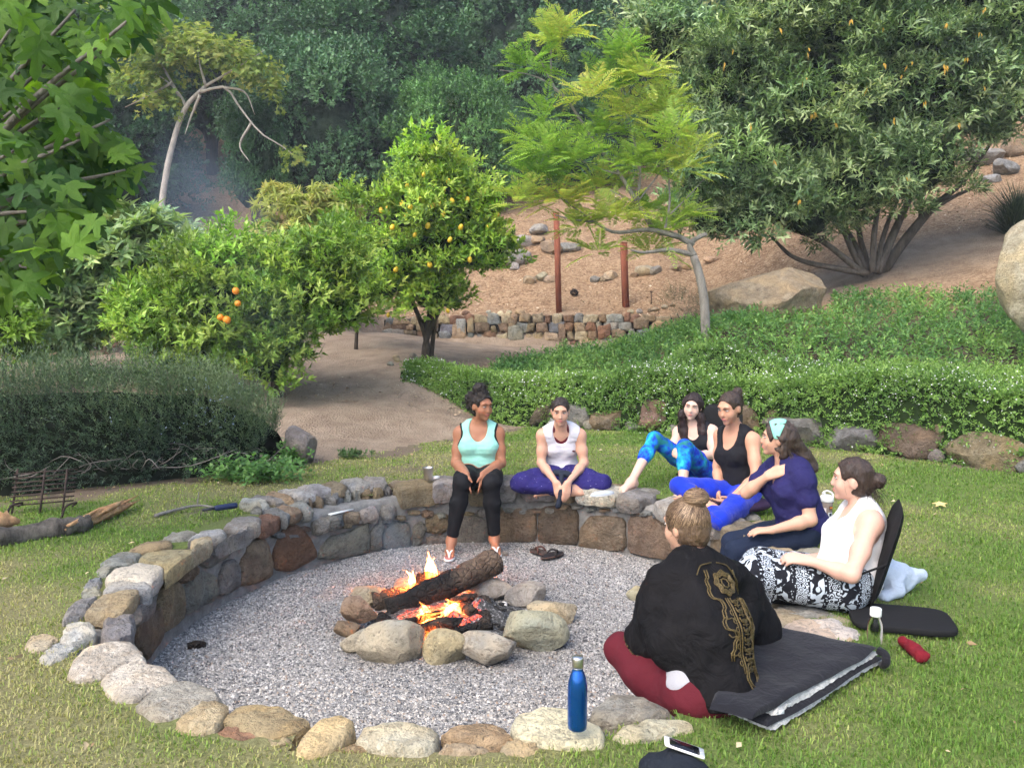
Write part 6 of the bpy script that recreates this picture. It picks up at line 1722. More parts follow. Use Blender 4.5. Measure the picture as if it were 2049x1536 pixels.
# sandals left on the gravel
SOLE = Mat("sandal_rubber", .8, .3); n = SOLE.noise(60, 4); SOLE.color(SOLE.ramp(n, [(.3, (.035, .025, .022)), (.7, (.085, .06, .05))])); SOLE = SOLE.m
STRAP = Mat("sandal_strap", .7, .3).color((.10, .045, .035)).m
def sole_outline(L, W, n=20):
    a = np.linspace(0, 2 * np.pi, n, endpoint=False)
    x = np.cos(a) * W / 2 * (1 + .12 * np.sin(a)) * (1 - .12 * np.cos(2 * a) * 0); y = np.sin(a) * L / 2
    x *= 1 - .16 * np.exp(-((y + L * .08) / (L * .16)) ** 2)
    return np.stack([x, y], 1)
def flipflop(name, at, heading, L, W, sole, top, strap, parent=None, label=None, thick=.018, tilt=0.0, sg=1, worn=False):
    """a thong sandal: shaped sole, insole and a Y strap"""
    o2 = sole_outline(L, W); ca, sa = math.cos(heading), math.sin(heading)
    w = lambda p, z: np.stack([at[0] + p[:, 0] * ca - p[:, 1] * sa, at[1] + p[:, 0] * sa + p[:, 1] * ca, at[2] + z + .0 * p[:, 0] + tilt * p[:, 1]], 1)
    root = parent if worn else thing(name, at, label, "sandal", "sandals left on the gravel")
    n = len(o2)
    V = np.concatenate([w(o2 * .97, 0), w(o2, thick * .35), w(o2, thick * .85), w(o2 * .965, thick)]); i = np.arange(n); j = (i + 1) % n
    F = [np.concatenate([np.stack([k * n + i, k * n + j, (k + 1) * n + j, (k + 1) * n + i], 1) for k in range(3)])]
    ctr = np.array([w(np.zeros((1, 2)), 0)[0], w(np.zeros((1, 2)), thick)[0]]); V = np.concatenate([V, ctr])
    F.append(np.concatenate([np.stack([np.full(n, 4 * n), j, i], 1), np.stack([np.full(n, 4 * n + 1), 3 * n + i, 3 * n + j], 1)]))
    s_ = mk("flip_flop" if worn else "sole", V, F, sole, root)
    V = np.concatenate([w(o2 * .90, thick + .0025), w(np.zeros((1, 2)), thick + .003)]); ins = mk("insole", V, np.stack([np.full(n, n), i, j], 1), top, s_ if worn else root)
    toe = np.array([[.0, L * .26]]); sl = [np.array([[-W * .44, -L * .06]]), np.array([[W * .44, -L * .06]])]
    hh = .05 if worn else .03
    mb = MB()
    for q in sl:
        v, f = tube(spline([w(toe, thick)[0], w(toe * .8 + q * .2, thick + hh * .8)[0], w(toe * .35 + q * .65, thick + hh)[0], w(q, thick)[0]], 10), .007 if worn else .0085, 6); mb.add(v, f)
    mb.build("strap", strap, s_ if worn else root)
    return s_
s1, s2 = G(1082, 1107, GRAVEL_Z + .012), G(1105, 1113, GRAVEL_Z + .012)
flipflop("sandal", s1, .75, .24, .10, SOLE, SOLE, STRAP, label="brown thong sandal showing its red strap, left on the gravel", tilt=0)
flipflop("sandal", s2 + [0, 0, .0], -.9 + .1, .25, .105, SOLE, Mat("sandal_footbed", .85, .2).color((.02, .018, .02)).m, Mat("sandal_strap_dark", .8, .3).color((.03, .025, .024)).m, label="dark brown sandal with a black footbed beside its red strapped mate", tilt=0)
# ================================================================ people: smooth implicit bodies turned into one mesh each
def cone(a, b, r1, r2, k=.03): return ('c', np.asarray(a, float), np.asarray(b, float), r1, r2, k)
def ell(c, axes, radii, k=.03): return ('e', np.asarray(c, float), np.asarray(axes, float), np.asarray(radii, float), k)
def grow(prims, d): return [(p[0], p[1], p[2], p[3] + d, p[4] + d if p[0] == 'c' else p[4], *p[5:]) for p in prims]

def prim_d(p, pts):
    if p[0] == 'c':
        _, a, b, r1, r2, _k = p
        ba = b - a; pa = pts - a; h = np.clip((pa @ ba) / max(ba @ ba, 1e-9), 0, 1)
        return np.linalg.norm(pa - h[..., None] * ba, axis=-1) - (r1 + (r2 - r1) * h)
    _, c, ax, r, _k = p
    q = (pts - c) @ ax.T
    k0 = np.linalg.norm(q / r, axis=-1); k1 = np.linalg.norm(q / r ** 2, axis=-1) + 1e-9
    return k0 * (k0 - 1) / k1
def prim_box(p):
    if p[0] == 'c':
        r = max(p[3], p[4]); return np.minimum(p[1], p[2]) - r, np.maximum(p[1], p[2]) + r
    r = np.abs(p[2].T * p[3]).sum(1) if False else np.full(3, p[3].max()); return p[1] - r, p[1] + r

class Field:
    def __init__(s, prims, h, pad=.03):
        bx = [prim_box(p) for p in prims]
        s.h = h; s.lo = np.min([b[0] for b in bx], 0) - pad; hi = np.max([b[1] for b in bx], 0) + pad
        s.n = np.ceil((hi - s.lo) / h).astype(int) + 1
        s.D = np.full(s.n, .5, np.float32)
        for p in prims: s.add(p)
    def _sub(s, lo, hi):
        i0 = np.clip(np.floor((lo - s.lo) / s.h).astype(int), 0, s.n); i1 = np.clip(np.ceil((hi - s.lo) / s.h).astype(int) + 1, 0, s.n)
        if np.any(i1 <= i0): return None, None
        g = np.stack(np.meshgrid(*[s.lo[k] + s.h * np.arange(i0[k], i1[k]) for k in range(3)], indexing='ij'), -1)
        return tuple(slice(a, b) for a, b in zip(i0, i1)), g
    def add(s, p):
        k = p[-1]; lo, hi = prim_box(p); sl, g = s._sub(lo - k - .02, hi + k + .02)
        if sl is None: return
        d = prim_d(p, g).astype(np.float32); D = s.D[sl]
        e = np.maximum(k - np.abs(D - d), 0) / max(k, 1e-6)
        s.D[sl] = np.minimum(D, d) - e * e * k * .25
    def cut(s, p, k=.006):
        """carve a primitive away"""
        lo, hi = prim_box(p); sl, g = s._sub(lo - .03, hi + .03)
        if sl is None: return
        d = -prim_d(p, g).astype(np.float32); D = s.D[sl]
        e = np.maximum(k - np.abs(D - d), 0) / max(k, 1e-6)
        s.D[sl] = np.maximum(D, d) + e * e * k * .25
    def grid(s):
        return np.stack(np.meshgrid(*[s.lo[k] + s.h * np.arange(s.n[k]) for k in range(3)], indexing='ij'), -1)
    def plane(s, p0, n):
        """keep the side the normal points away from"""
        n = nrm(n)
        a = [(s.lo[k] + s.h * np.arange(s.n[k]) - p0[k]) * n[k] for k in range(3)]
        s.D = np.maximum(s.D, (a[0][:, None, None] + a[1][None, :, None] + a[2][None, None]).astype(np.float32))
    def wrinkle(s, amp, scale, seed, stretch=(1, 1, 1)):
        m = np.abs(s.D) < amp * 3 + .02; idx = np.argwhere(m)
        p = (s.lo + idx * s.h) * np.asarray(stretch)
        s.D[m] += (amp * (noise3(p, scale, seed) + .5 * noise3(p, scale * 2.3, seed + 1))).astype(np.float32)
    def mesh(s, smooth=1):
        D = s.D; S = D < 0
        D = np.pad(D, 1, constant_values=.5); S = np.pad(S, 1)
        c = sum(S[i:S.shape[0] - 1 + i, j:S.shape[1] - 1 + j, k:S.shape[2] - 1 + k].astype(np.int8) for i in (0, 1) for j in (0, 1) for k in (0, 1))
        act = (c > 0) & (c < 8); idx = np.argwhere(act); M = len(idx)
        vid = np.full(act.shape, -1, np.int64); vid[act] = np.arange(M)
        cor = [(i, j, k) for i in (0, 1) for j in (0, 1) for k in (0, 1)]
        val = np.stack([D[idx[:, 0] + i, idx[:, 1] + j, idx[:, 2] + k] for i, j, k in cor], 1)
        acc = np.zeros((M, 3)); cnt = np.zeros(M)
        for a in range(8):
            for b in range(a + 1, 8):
                ca, cb = np.array(cor[a]), np.array(cor[b])
                if np.abs(ca - cb).sum() != 1: continue
                m = (val[:, a] < 0) != (val[:, b] < 0)
                t = val[m, a] / (val[m, a] - val[m, b])
                acc[m] += ca + t[:, None] * (cb - ca); cnt[m] += 1
        V = s.lo + (idx - 1 + acc / cnt[:, None]) * s.h
        Q = []
        for ax in range(3):
            o = [k for k in range(3) if k != ax]
            sl0 = [slice(1, -1)] * 3; sl1 = [slice(1, -1)] * 3
            sl0[ax] = slice(0, -1); sl1[ax] = slice(1, None)
            A, B = S[tuple(sl0)], S[tuple(sl1)]
            e = np.argwhere(A != B); fl = A[tuple(e.T)]
            base = e.copy()
            for k in o: base[:, k] += 1
            def cell(da, db):
                q = base.copy(); q[:, o[0]] -= da; q[:, o[1]] -= db; return vid[tuple(q.T)]
            q = np.stack([cell(1, 1), cell(0, 1), cell(0, 0), cell(1, 0)], 1)
            flip = fl if ax != 1 else ~fl
            Q.append(np.where(flip[:, None], q, q[:, ::-1]))
        Q = np.concatenate(Q); Q = Q[(Q >= 0).all(1)]
        for _ in range(smooth):
            a = np.zeros_like(V); n = np.zeros(len(V))
            for i, j in ((0, 1), (1, 2), (2, 3), (3, 0)):
                np.add.at(a, Q[:, i], V[Q[:, j]]); np.add.at(n, Q[:, i], 1); np.add.at(a, Q[:, j], V[Q[:, i]]); np.add.at(n, Q[:, j], 1)
            V = V * .45 + .55 * a / np.maximum(n, 1)[:, None]
        return V, Q

# ---------------------------------------------------------------- body parts
def hand_prims(wr, d, pn, side, curl=.5, k=.006, spread=.1, sc=1.0, thumb=.6):
    """palm, four jointed fingers and a thumb; d points to the fingers, pn out of the palm, side = +1 when the thumb lies along d x pn"""
    d = nrm(d); pn = nrm(pn - d * np.dot(pn, d)); ac = np.cross(d, pn) * side
    P_ = []
    for i, (o, L, back) in enumerate(((.029, .068, .0), (.010, .076, .004), (-.010, .071, .001), (-.028, .056, -.008))):
        kn = wr + (d * (.086 + back) + ac * o) * sc
        P_.append(cone(wr + ac * o * .6 * sc, kn, .0165 * sc, .0125 * sc, .012))
        a = 0.0; p = kn; dd = nrm(d + ac * o * spread * 30 * .1)
        for j, fr in enumerate((.45, .31, .24)):
            a += curl * (.75, 1.0, .7)[j]
            q = p + (dd * math.cos(a) + pn * math.sin(a)) * L * fr * sc
            P_.append(cone(p, q, (.0098 - .0008 * j) * sc, (.0090 - .0008 * j) * sc, k)); p = q
    t0 = wr + (d * .022 + ac * .026 + pn * .004) * sc
    t1 = t0 + nrm(d * .75 + ac * thumb + pn * .35) * .040 * sc; t2 = t1 + nrm(d * .95 + ac * thumb * .35 + pn * .3) * .032 * sc
    P_ += [cone(wr + ac * .012 * sc, t0, .016 * sc, .0145 * sc, .012), cone(t0, t1, .0135 * sc, .0108 * sc, k), cone(t1, t2, .0108 * sc, .009 * sc, k)]
    return P_

def foot_prims(an, toe, up=(0, 0, 1), sc=1.0):
    d = nrm(toe - an); d3 = nrm(np.array([d[0], d[1], d[2]])); s = nrm(np.cross(d3, up)); u = np.cross(s, d3)
    L = np.linalg.norm(toe - an)
    heel = an - d3 * .045 * sc - u * .028 * sc; ball = an + d3 * (L - .075) - u * .012 * sc
    P_ = [cone(an, heel, .036 * sc, .031 * sc, .03), cone(an, ball, .037 * sc, .024 * sc, .03), cone(heel, ball, .028 * sc, .022 * sc, .03), cone(ball - s * .018 * sc, ball + s * .022 * sc, .023 * sc, .021 * sc, .02)]
    for i, o in enumerate((-.028, -.012, .002, .016, .028)):
        b = ball + s * o * sc; P_.append(cone(b, b + d3 * (.062 - .008 * i) * sc - u * .006, .0125 * sc if i == 0 else .0095 * sc, .0105 * sc if i == 0 else .0075 * sc, .006))
    return P_

def head_frame(f, up=(0, 0, 1), roll=0.0):
    f = nrm(np.asarray(f, float)); r = nrm(np.cross(f, up)); u = np.cross(r, f)
    if roll: r, u = r * math.cos(roll) + u * math.sin(roll), u * math.cos(roll) - r * math.sin(roll)
    return np.stack([r, f, u])          # rows: right, forward, up

def head_prims(c, A, sc=1.0, jaw=1.0, full=1.0):
    r, f, u = A; L = lambda x, y, z: c + (r * x + f * y + u * z) * sc
    e = lambda x, y, z, rx, ry, rz, k=.02: ell(L(x, y, z), A, np.array([rx, ry, rz]) * sc, k)
    p = [e(0, -.012, .028, .074, .093, .085), e(0, .018, -.018, .0655, .073, .082), e(0, .035, -.062, .049 * jaw, .046, .05), e(0, .070, -.100, .021 * jaw, .018, .017),
         e(.034, .052, -.035, .029 * full, .028, .030), e(-.034, .052, -.035, .029 * full, .028, .030),
         cone(L(0, .086, .014), L(0, .101, -.030), .0085 * sc, .0105 * sc, .012), e(0, .099, -.034, .0105, .010, .008, .008), e(.011, .088, -.037, .009, .009, .0075, .007), e(-.011, .088, -.037, .009, .009, .0075, .007),
         e(0, .078, .028, .052, .012, .012, .02), e(0, .083, -.066, .022, .0125, .0125, .012)]
    for s in (1, -1):
        p.append(e(s * .074, -.012, -.012, .010, .022, .032, .008))
    return p
def head_carve(F, c, A, sc=1.0):
    r, f, u = A; L = lambda x, y, z: c + (r * x + f * y + u * z) * sc
    for s in (1, -1):
        F.cut(ell(L(s * .031, .098, .006), A, np.array([.018, .020, .0115]) * sc, 0), .012)

SKINS = {}
def skin_mat(name, base, rough=.48):
    M = Mat(name, rough, .35)
    n = M.noise(7, 4, .6); n2 = M.noise(90, 3, .6)
    M.color(M.mix(M.mix(base, np.array(base) * np.array([.86, .74, .70]), n), np.array(base) * np.array([1.05, 1.02, 1.0]), n2))
    M.b.inputs["Subsurface Weight"].default_value = .12
    M.b.inputs["Subsurface Radius"].default_value = (.012, .005, .003)
    M.b.inputs["Subsurface Scale"].default_value = .6
    M.bump(n2, .08, .002)
    return M.m
def cloth_mat(name, c, rough=.85, weave=0, var=.25, folds=.35, sheen=.0):
    M = Mat(name, rough, .2)
    n = M.noise(11, 4, .6, dist=.5)
    M.color(M.mix(c, np.array(c) * (1 - var), n))
    M.b.inputs["Sheen Weight"].default_value = sheen
    f = M.noise(16, 3, .55, dist=1.2)
    w = M.noise(260, 2, .5)
    M.bump(M.math('ADD', f, M.math('MULTIPLY', w, .12)), folds, .02)
    return M.m
def hair_mat(name, c0, c1, stretch=(60, 60, 8), rough=.45):
    M = Mat(name, rough, .4)
    n = M.noise(1.0, 5, .65, stretch=stretch, dist=.4); n2 = M.noise(5, 3)
    M.color(M.mix(M.ramp(n, [(.3, c0), (.7, c1)]), c0, n2)); M.bump(n, .9, .012)
    return M.m

EYE_W = Mat("eye_white", .25, .5).color((.62, .58, .55)).m
IRIS = Mat("iris", .2, .5).color((.035, .022, .014)).m
def add_face(root, c, A, sc, brow, lip, closed=False):
    r, f, u = A; L = lambda x, y, z: c + (r * x + f * y + u * z) * sc
    for s in (1, -1):
        v, g = ICO[2]; q = v * np.array([.0145, .0105, .0062 if not closed else .003]) * sc
        ey = mk("eye", L(s * .031, .0775, .006) + q @ A, g, EYE_W, root)
        q = v * np.array([.0056, .0042, .0056 if not closed else .0025]) * sc
        mk("iris", L(s * .030, .0845, .005) + q @ A, g, IRIS, ey)
        v2, g2 = tube(spline([L(s * .0155, .086, .008), L(s * .030, .0895, .0145), L(s * .046, .0785, .008)], 8), .0016 * sc, 5); mk("eyelashes", v2, g2, brow, root)
        v2, g2 = tube(spline([L(s * .013, .0925, .0235), L(s * .030, .0925, .031), L(s * .050, .076, .025)], 8), np.array([.0022, .0024, .0026, .0026, .0024, .002, .0017, .001]) * sc, 5); mk("eyebrow", v2, g2, brow, root)
    v, g = ICO[2]
    q = v * np.array([.0235, .0075, .0050]); q[:, 2] += .0025 * np.cos(q[:, 0] / .0235 * 3) - .1 * 0
    q[:, 1] -= 9 * q[:, 0] ** 2 * 1.0
    mb = MB().add(L(0, .0905, -.0612) + (q * sc) @ A, g); q2 = q.copy(); q2[:, 0] *= .85; mb.add(L(0, .0895, -.0698) + (q2 * sc) @ A, g)
    mb.build("lips", lip, root)

def torso_prims(j, w=1.0, depth=1.0, bust=1.0, belly=1.0, hipw=1.0):
    up = nrm(j['neck'] - j['pelvis']); right = nrm(j['shR'] - j['shL']); right = nrm(right - up * np.dot(right, up)); fw = np.cross(up, right)
    A = np.stack([right, fw, up]); j['A'] = A
    H = np.linalg.norm(j['neck'] - j['pelvis']); pt = lambda t, x=0.0, y=0.0: j['pelvis'] + up * H * t + right * x + fw * y + j.get('bend', np.zeros(3)) * math.sin(math.pi * min(max(t, 0), 1))
    p = [ell(pt(.02, 0, -.01), A, (.165 * hipw, .122 * depth, .115), .05), ell(pt(.30, 0, .005), A, (.128 * w * belly, .100 * depth * belly, .12), .06), ell(pt(.62), A, (.142 * w, .105 * depth, .145), .06),
         ell(pt(.86, 0, -.012), A, (.125 * w, .075 * depth, .075), .05), cone(j['shL'] * .75 + pt(.93) * .25, j['shR'] * .75 + pt(.93) * .25, .050 * w, .050 * w, .05)]
    for s in (1, -1):
        p.append(ell(pt(.60, s * .070 * w, .082 * depth), A, np.array([.060, .050, .056]) * bust, .045))
    j['pt'] = pt
    return p
def neck_prims(j, r=.049):
    hb = j['head'] - j['HA'][2] * .075 - j['HA'][1] * .02
    n0 = j['neck'] - j['A'][2] * .02
    return [cone(n0, hb, r * 1.05, r, .035), cone(n0 + j['A'][2] * .035, j['shL'] + j['A'][2] * .012, .036, .034, .05), cone(n0 + j['A'][2] * .035, j['shR'] + j['A'][2] * .012, .036, .034, .05)]
def arm_prims(j, s, m=1.0):
    sh, el, wr = j['sh' + s], j['el' + s], j['wr' + s]
    return [ell(sh, np.eye(3), np.array([.056, .056, .058]) * m, .04), cone(sh, sh * .45 + el * .55, .049 * m, .044 * m, .03), cone(sh * .45 + el * .55, el, .044 * m, .036 * m, .03), cone(el, el * .7 + wr * .3, .037 * m, .038 * m, .025), cone(el * .7 + wr * .3, wr, .038 * m, .0235 * m, .025)]
def leg_prims(j, s, m=1.0, shin_to=1.0, calf=1.0):
    hp, kn, an = j['hip' + s], j['kn' + s], j['an' + s]
    p = [cone(hp, hp * .5 + kn * .5, .092 * m, .080 * m, .05), cone(hp * .5 + kn * .5, kn, .080 * m, .057 * m, .03)]
    end = kn + (an - kn) * shin_to; f = min(shin_to, .35)
    cm = kn + (an - kn) * f
    p += [cone(kn, cm, .055 * m, .053 * m * calf, .03)]
    if shin_to > .36:
        r_end = .053 * calf + (.034 - .053 * calf) * (shin_to - .35) / .65
        p += [cone(cm, end, .053 * m * calf, r_end * m, .03)]
    return p

def person(spec, label, base):
    root = thing("person", base, label, "person", "women sitting round the fire pit")
    j = spec['j']
    HA = head_frame(spec['face'], roll=spec.get('roll', 0.0)); j['HA'] = HA
    T = torso_prims(j, **spec.get('torso', {}))
    am, lm = spec.get('arm', 1.0), spec.get('leg', 1.0)
    body = list(T) + neck_prims(j, spec.get('neckr', .047))
    for s in 'LR':
        body += leg_prims(j, s, lm) + arm_prims(j, s, am)
    sc = spec.get('hs', 1.0)
    body += head_prims(j['head'], HA, sc, spec.get('jaw', 1.0), spec.get('cheek', 1.0))
    for s in 'LR':
        h = spec['hand' + s]
        body += hand_prims(j['wr' + s], h['d'], h['pn'], h['side'], h.get('curl', .5), sc=h.get('sc', 1.0), thumb=h.get('thumb', .6))
        if ('toe' + s) in j: body += foot_prims(j['an' + s], j['toe' + s], j.get('fup' + s, (0, 0, 1)))
    F = Field(body, spec.get('h', .0086))
    head_carve(F, j['head'], HA, sc)
    v, f = F.mesh(1)
    mk("body", v, f, spec['skin'], root)
    add_face(root, j['head'], HA, sc, spec['brow'], spec['lip'], spec.get('closed', False))
    return root, T

def garment(root, name, prims, mat, h=.009, cuts=(), planes=(), wrinkle=None, ck=.006, keep=None):
    F = Field(prims, h)
    if wrinkle: F.wrinkle(*wrinkle)
    for c in cuts: F.cut(c, ck)
    for p0, n in planes: F.plane(p0, n)
    if keep:
        g = F.grid(); F.D = np.maximum(F.D, np.min([prim_d(p, g) for p in keep], 0).astype(np.float32))
    v, f = F.mesh(1)
    return mk(name, v, f, mat, root)

def hair_cap(root, c, A, sc, mat, extra=(), hairline=.0, thick=.011, nape=-.055, h=.007, name="hair", wr=(.004, 45, 3), face_cut=True, back=0.0):
    r, f, u = A; L = lambda x, y, z: c + (r * x + f * y + u * z) * sc
    pr = [ell(L(0, -.012, .028), A, (np.array([.074, .093, .085]) + thick) * sc, .02), ell(L(0, -.035, -.012 + nape * .3), A, (np.array([.066, .058, .066]) + thick) * sc, .03)]
    F = Field(pr + list(extra), h)
    if wr: F.wrinkle(*wr)
    if face_cut:
        F.cut(ell(L(0, .098, -.022 + hairline), A, np.array([.077, .072, .092]) * sc, 0), .008)
        for s in (1, -1): F.cut(ell(L(s * .080, .006, -.030), A, np.array([.026, .034, .050]) * sc, 0), .006)
    v, g = F.mesh(1)
    o = mk(name, v, g, mat, root)
    rg = np.random.default_rng(len(v)); i = rg.integers(0, len(v), 170); p = v[i]; out = nrm(p - c)
    wisps(root, p - out * .003, out * .55 - f * .7 + rg.normal(0, .45, (170, 3)), .055, mat, rg, .3, 6, .0009, name="loose_hair", grav=.5)
    return o

def wisps(root, roots, dirs, length, mat, rg, curl=.2, n=6, w=.0012, name="hair_strands", grav=.5):
    """loose strands as thin ribbons"""
    N = len(roots); t = np.linspace(0, 1, n)
    d = nrm(dirs); s = nrm(np.cross(d, rand_dir(rg, N)))
    ln = length * rg.uniform(.5, 1.2, N)
    ph = rg.uniform(0, 6.28, N)
    path = roots[:, None] + d[:, None] * (t[None] * ln[:, None])[..., None] + s[:, None] * (curl * ln[:, None] * np.sin(t[None] * 5 + ph[:, None]) * t[None])[..., None]
    path[..., 2] -= grav * (t ** 2)[None] * ln[:, None]
    side = nrm(np.cross(d, s))[:, None] * (w * (1 - .7 * t))[None, :, None]
    V = np.stack([path - side, path + side], 2).reshape(-1, 3)
    i = (np.arange(N)[:, None] * n * 2 + np.arange(n - 1)[None] * 2).ravel()
    return mk(name, V, np.stack([i, i + 1, i + 3, i + 2], 1), mat, root)

DARKBROW = Mat("brow_dark", .8, .1).color((.03, .018, .012)).m
BROWNBROW = Mat("brow_brown", .8, .1).color((.09, .05, .03)).m
SK_DARK = skin_mat("skin_brown", (.36, .165, .092))
SK_TAN = skin_mat("skin_tan", (.56, .315, .21))
SK_MID = skin_mat("skin_light", (.60, .36, .255))
SK_PALE = skin_mat("skin_pale", (.66, .46, .37))
LIP_D = Mat("lip_dark", .4, .4).color((.30, .085, .07)).m
LIP_P = Mat("lip_pink", .4, .4).color((.48, .16, .14)).m
V3 = lambda *a: np.array(a, float)
def JJ(**k): return {n: P(*p) if len(p) == 3 and not isinstance(p, np.ndarray) else np.asarray(p) for n, p in k.items()}

# ================================================================ 1: mint tank top, sitting on the wall
j = JJ(pelvis=(958, 948, 7.32), neck=(958, 848, 7.32), head=(964, 811, 7.26), shR=(921, 868, 7.30), shL=(996, 868, 7.30), elR=(912, 926, 7.22), elL=(1003, 926, 7.22), wrR=(934, 948, 6.88), wrL=(966, 948, 6.88),
       hipR=(938, 952, 7.22), hipL=(980, 952, 7.22), knR=(925, 966, 6.86), knL=(982, 966, 6.86), anR=(903, 1082, 6.84), anL=(989, 1078, 6.88), toeR=(898, 1112, 6.66), toeL=(994, 1108, 6.70))
SP1 = dict(j=j, face=(.62, -.78, -.10), skin=SK_DARK, brow=DARKBROW, lip=LIP_D, torso=dict(w=1.16, depth=1.15, bust=1.3, belly=1.16, hipw=1.12), arm=1.08, leg=1.14, neckr=.051, hs=1.03, cheek=1.1,
           handR=dict(d=V3(.20, -.30, -.92), pn=V3(1, .1, .2), side=1, curl=.06), handL=dict(d=V3(-.20, -.30, -.92), pn=V3(-1, .1, .2), side=-1, curl=.06))
pr, T = person(SP1, "woman with curly tied-up hair in a mint tank top and black leggings", G(958, 985, 0.05))
A, pt = j['A'], j['pt']; rt, fw, upv = A
MINT = cloth_mat("mint_jersey", (.34, .72, .60), .8, var=.10, folds=.3); BLK = cloth_mat("black_knit", (.010, .010, .012), .75, var=.3, folds=.3)
arm_holes = lambda r=.088, o=.05, dz=-.01: [cone(j['sh' + s] + rt * sg * o + upv * dz, j['sh' + s] + rt * sg * (o + .05) - upv * .02, r, r * 1.05, 0) for s, sg in (('R', 1), ('L', -1))]
straps = lambda w=.06, d=.05: neck_prims(j)[1:] + [cone(pt(.97) + rt * s * w, pt(.78) + rt * s * (w + .015) + fw * d, .034, .03, .03) for s in (1, -1)]
kw1 = dict(cuts=arm_holes(.125, .088) + [ell(pt(1.03, 0, .10), A, (.083, .11, .155), 0), ell(pt(1.06, 0, -.06), A, (.085, .09, .11), 0)], planes=[(pt(-.10), -upv)])
g1 = garment(pr, "tank_top", grow(T + straps(.075, .06), .014), MINT, .008, wrinkle=(.005, 13, 5, (.7, .7, 2.4)), **kw1)
garment(pr, "binding", grow(T + straps(.075, .06), .0195), BLK, .008, keep=grow(arm_holes(.125, .088), .018), **kw1)
garment(pr, "leggings", grow(leg_prims(j, 'L', 1.14, .86) + leg_prims(j, 'R', 1.14, .86), .008) + grow(T[:1], .010), BLK, .009, wrinkle=(.004, 15, 6, (.8, .8, 2)))
r, f_, u = j['HA']; hc = j['head']
CURL = hair_mat("curly_black_hair", (.008, .006, .005), (.045, .028, .02), (40, 40, 40), .6)
hair_cap(pr, hc, j['HA'], 1.03, CURL, [cone(hc + u * .09 - f_ * .03, hc + u * .135 - f_ * .03 + r * .02, .055, .06, .03), cone(hc - f_ * .06 + u * .05, hc - f_ * .14 + u * .035, .06, .062, .03), cone(hc - f_ * .10 + u * .02, hc - f_ * .15 - u * .03, .05, .045, .03)], .012, .010, wr=(.013, 38, 2))
rg = np.random.default_rng(1); n = 900
dd = rand_dir(rg, n); ctr = np.where(rg.uniform(0, 1, (n, 1)) < .45, hc + u * .11 - f_ * .03, hc - f_ * .12 + u * .02)
wisps(pr, ctr + dd * .06, dd + rg.normal(0, .4, (n, 3)), .05, CURL, rg, .5, 7, .0016, grav=.1)
WHITE_R = Mat("white_rubber", .5, .4).color((.78, .77, .74)).m; CORAL = Mat("coral_footbed", .7, .3).color((.50, .19, .16)).m
for s, hd in (('R', math.pi + .10), ('L', math.pi - .08)):
    an, toe = j['an' + s], j['toe' + s]; c = an * .45 + toe * .55; c[2] = gravel_z(np.array([c[0]]), np.array([c[1]]))[0] + .004
    d = toe - an; flipflop("flip_flop", c, math.atan2(d[1], d[0]) - math.pi / 2, .245, .092, WHITE_R, CORAL, WHITE_R, parent=pr, worn=True, thick=.016)

# ================================================================ 2: white tank top, cross-legged on the wall
j = JJ(pelvis=(1122, 952, 7.34), neck=(1122, 852, 7.24), head=(1121, 822, 7.14), shR=(1086, 872, 7.24), shL=(1160, 872, 7.24), elR=(1083, 926, 7.20), elL=(1169, 926, 7.20), wrR=(1113, 966, 6.94), wrL=(1136, 966, 6.92),
       hipR=(1102, 955, 7.26), hipL=(1144, 955, 7.26), knR=(1042, 966, 7.05), knL=(1203, 966, 7.05), anR=(1148, 980, 7.00), anL=(1094, 978, 7.08), toeR=(1180, 985, 6.98), toeL=(1062, 988, 7.0))
j['bend'] = V3(0, .05, 0)
SP2 = dict(j=j, face=(-.04, -.99, -.16), skin=SK_MID, brow=DARKBROW, lip=LIP_P, torso=dict(w=1.0, depth=.98, bust=.92, hipw=1.0), arm=.98, leg=.95, hs=.98, jaw=.9,
           handR=dict(d=V3(.22, -.25, -.9), pn=V3(.35, .9, 0), side=1, curl=.28), handL=dict(d=V3(-.12, -.25, -.9), pn=V3(-.35, .9, 0), side=-1, curl=.28))
pr, T = person(SP2, "woman in a white tank top and purple patterned trousers sitting cross-legged on the wall", G(1122, 985, .05))
A, pt = j['A'], j['pt']; rt, fw, upv = A
WHITE = cloth_mat("white_rib", (.66, .65, .70), .85, var=.06, folds=.4)
straps = lambda w=.06, d=.05: neck_prims(j)[1:] + [cone(pt(.97) + rt * s * w, pt(.78) + rt * s * (w + .015) + fw * d, .034, .03, .03) for s in (1, -1)]
garment(pr, "sports_top", grow(T[2:4] + T[5:] + straps(.045, .06), .010), cloth_mat("maroon_knit", (.12, .012, .022), .8), .008, cuts=arm_holes(.13, .085) + [ell(pt(1.0, 0, .10), A, (.052, .09, .125), 0), ell(pt(1.05, 0, -.06), A, (.05, .09, .08), 0)], planes=[(pt(.5), -upv)])
garment(pr, "tank_top", grow(T + straps(.066, .05), .0155), WHITE, .008, cuts=arm_holes(.120, .088) + [ell(pt(1.0, 0, .105), A, (.078, .10, .15), 0), ell(pt(1.05, 0, -.06), A, (.082, .09, .10), 0)], planes=[(pt(-.06), -upv)], wrinkle=(.006, 14, 15, (.7, .7, 2.4)))
M = Mat("purple_print", .85, .15); n = M.vor(34, 'F1'); nn = M.noise(9, 3)
M.color(M.mix(M.mix((.018, .013, .085), (.03, .026, .16), nn), (.30, .27, .45), M.ramp(n, [(.06, 1.0), (.14, 0.0)]))); M.bump(M.noise(14, 3, dist=1.5), .5, .03)
garment(pr, "trousers", grow(leg_prims(j, 'L', 1.05, .88) + leg_prims(j, 'R', 1.05, .88), .020) + grow(T[:1], .010), M.m, .010, wrinkle=(.012, 11, 16, (1, 1, 1.6)))
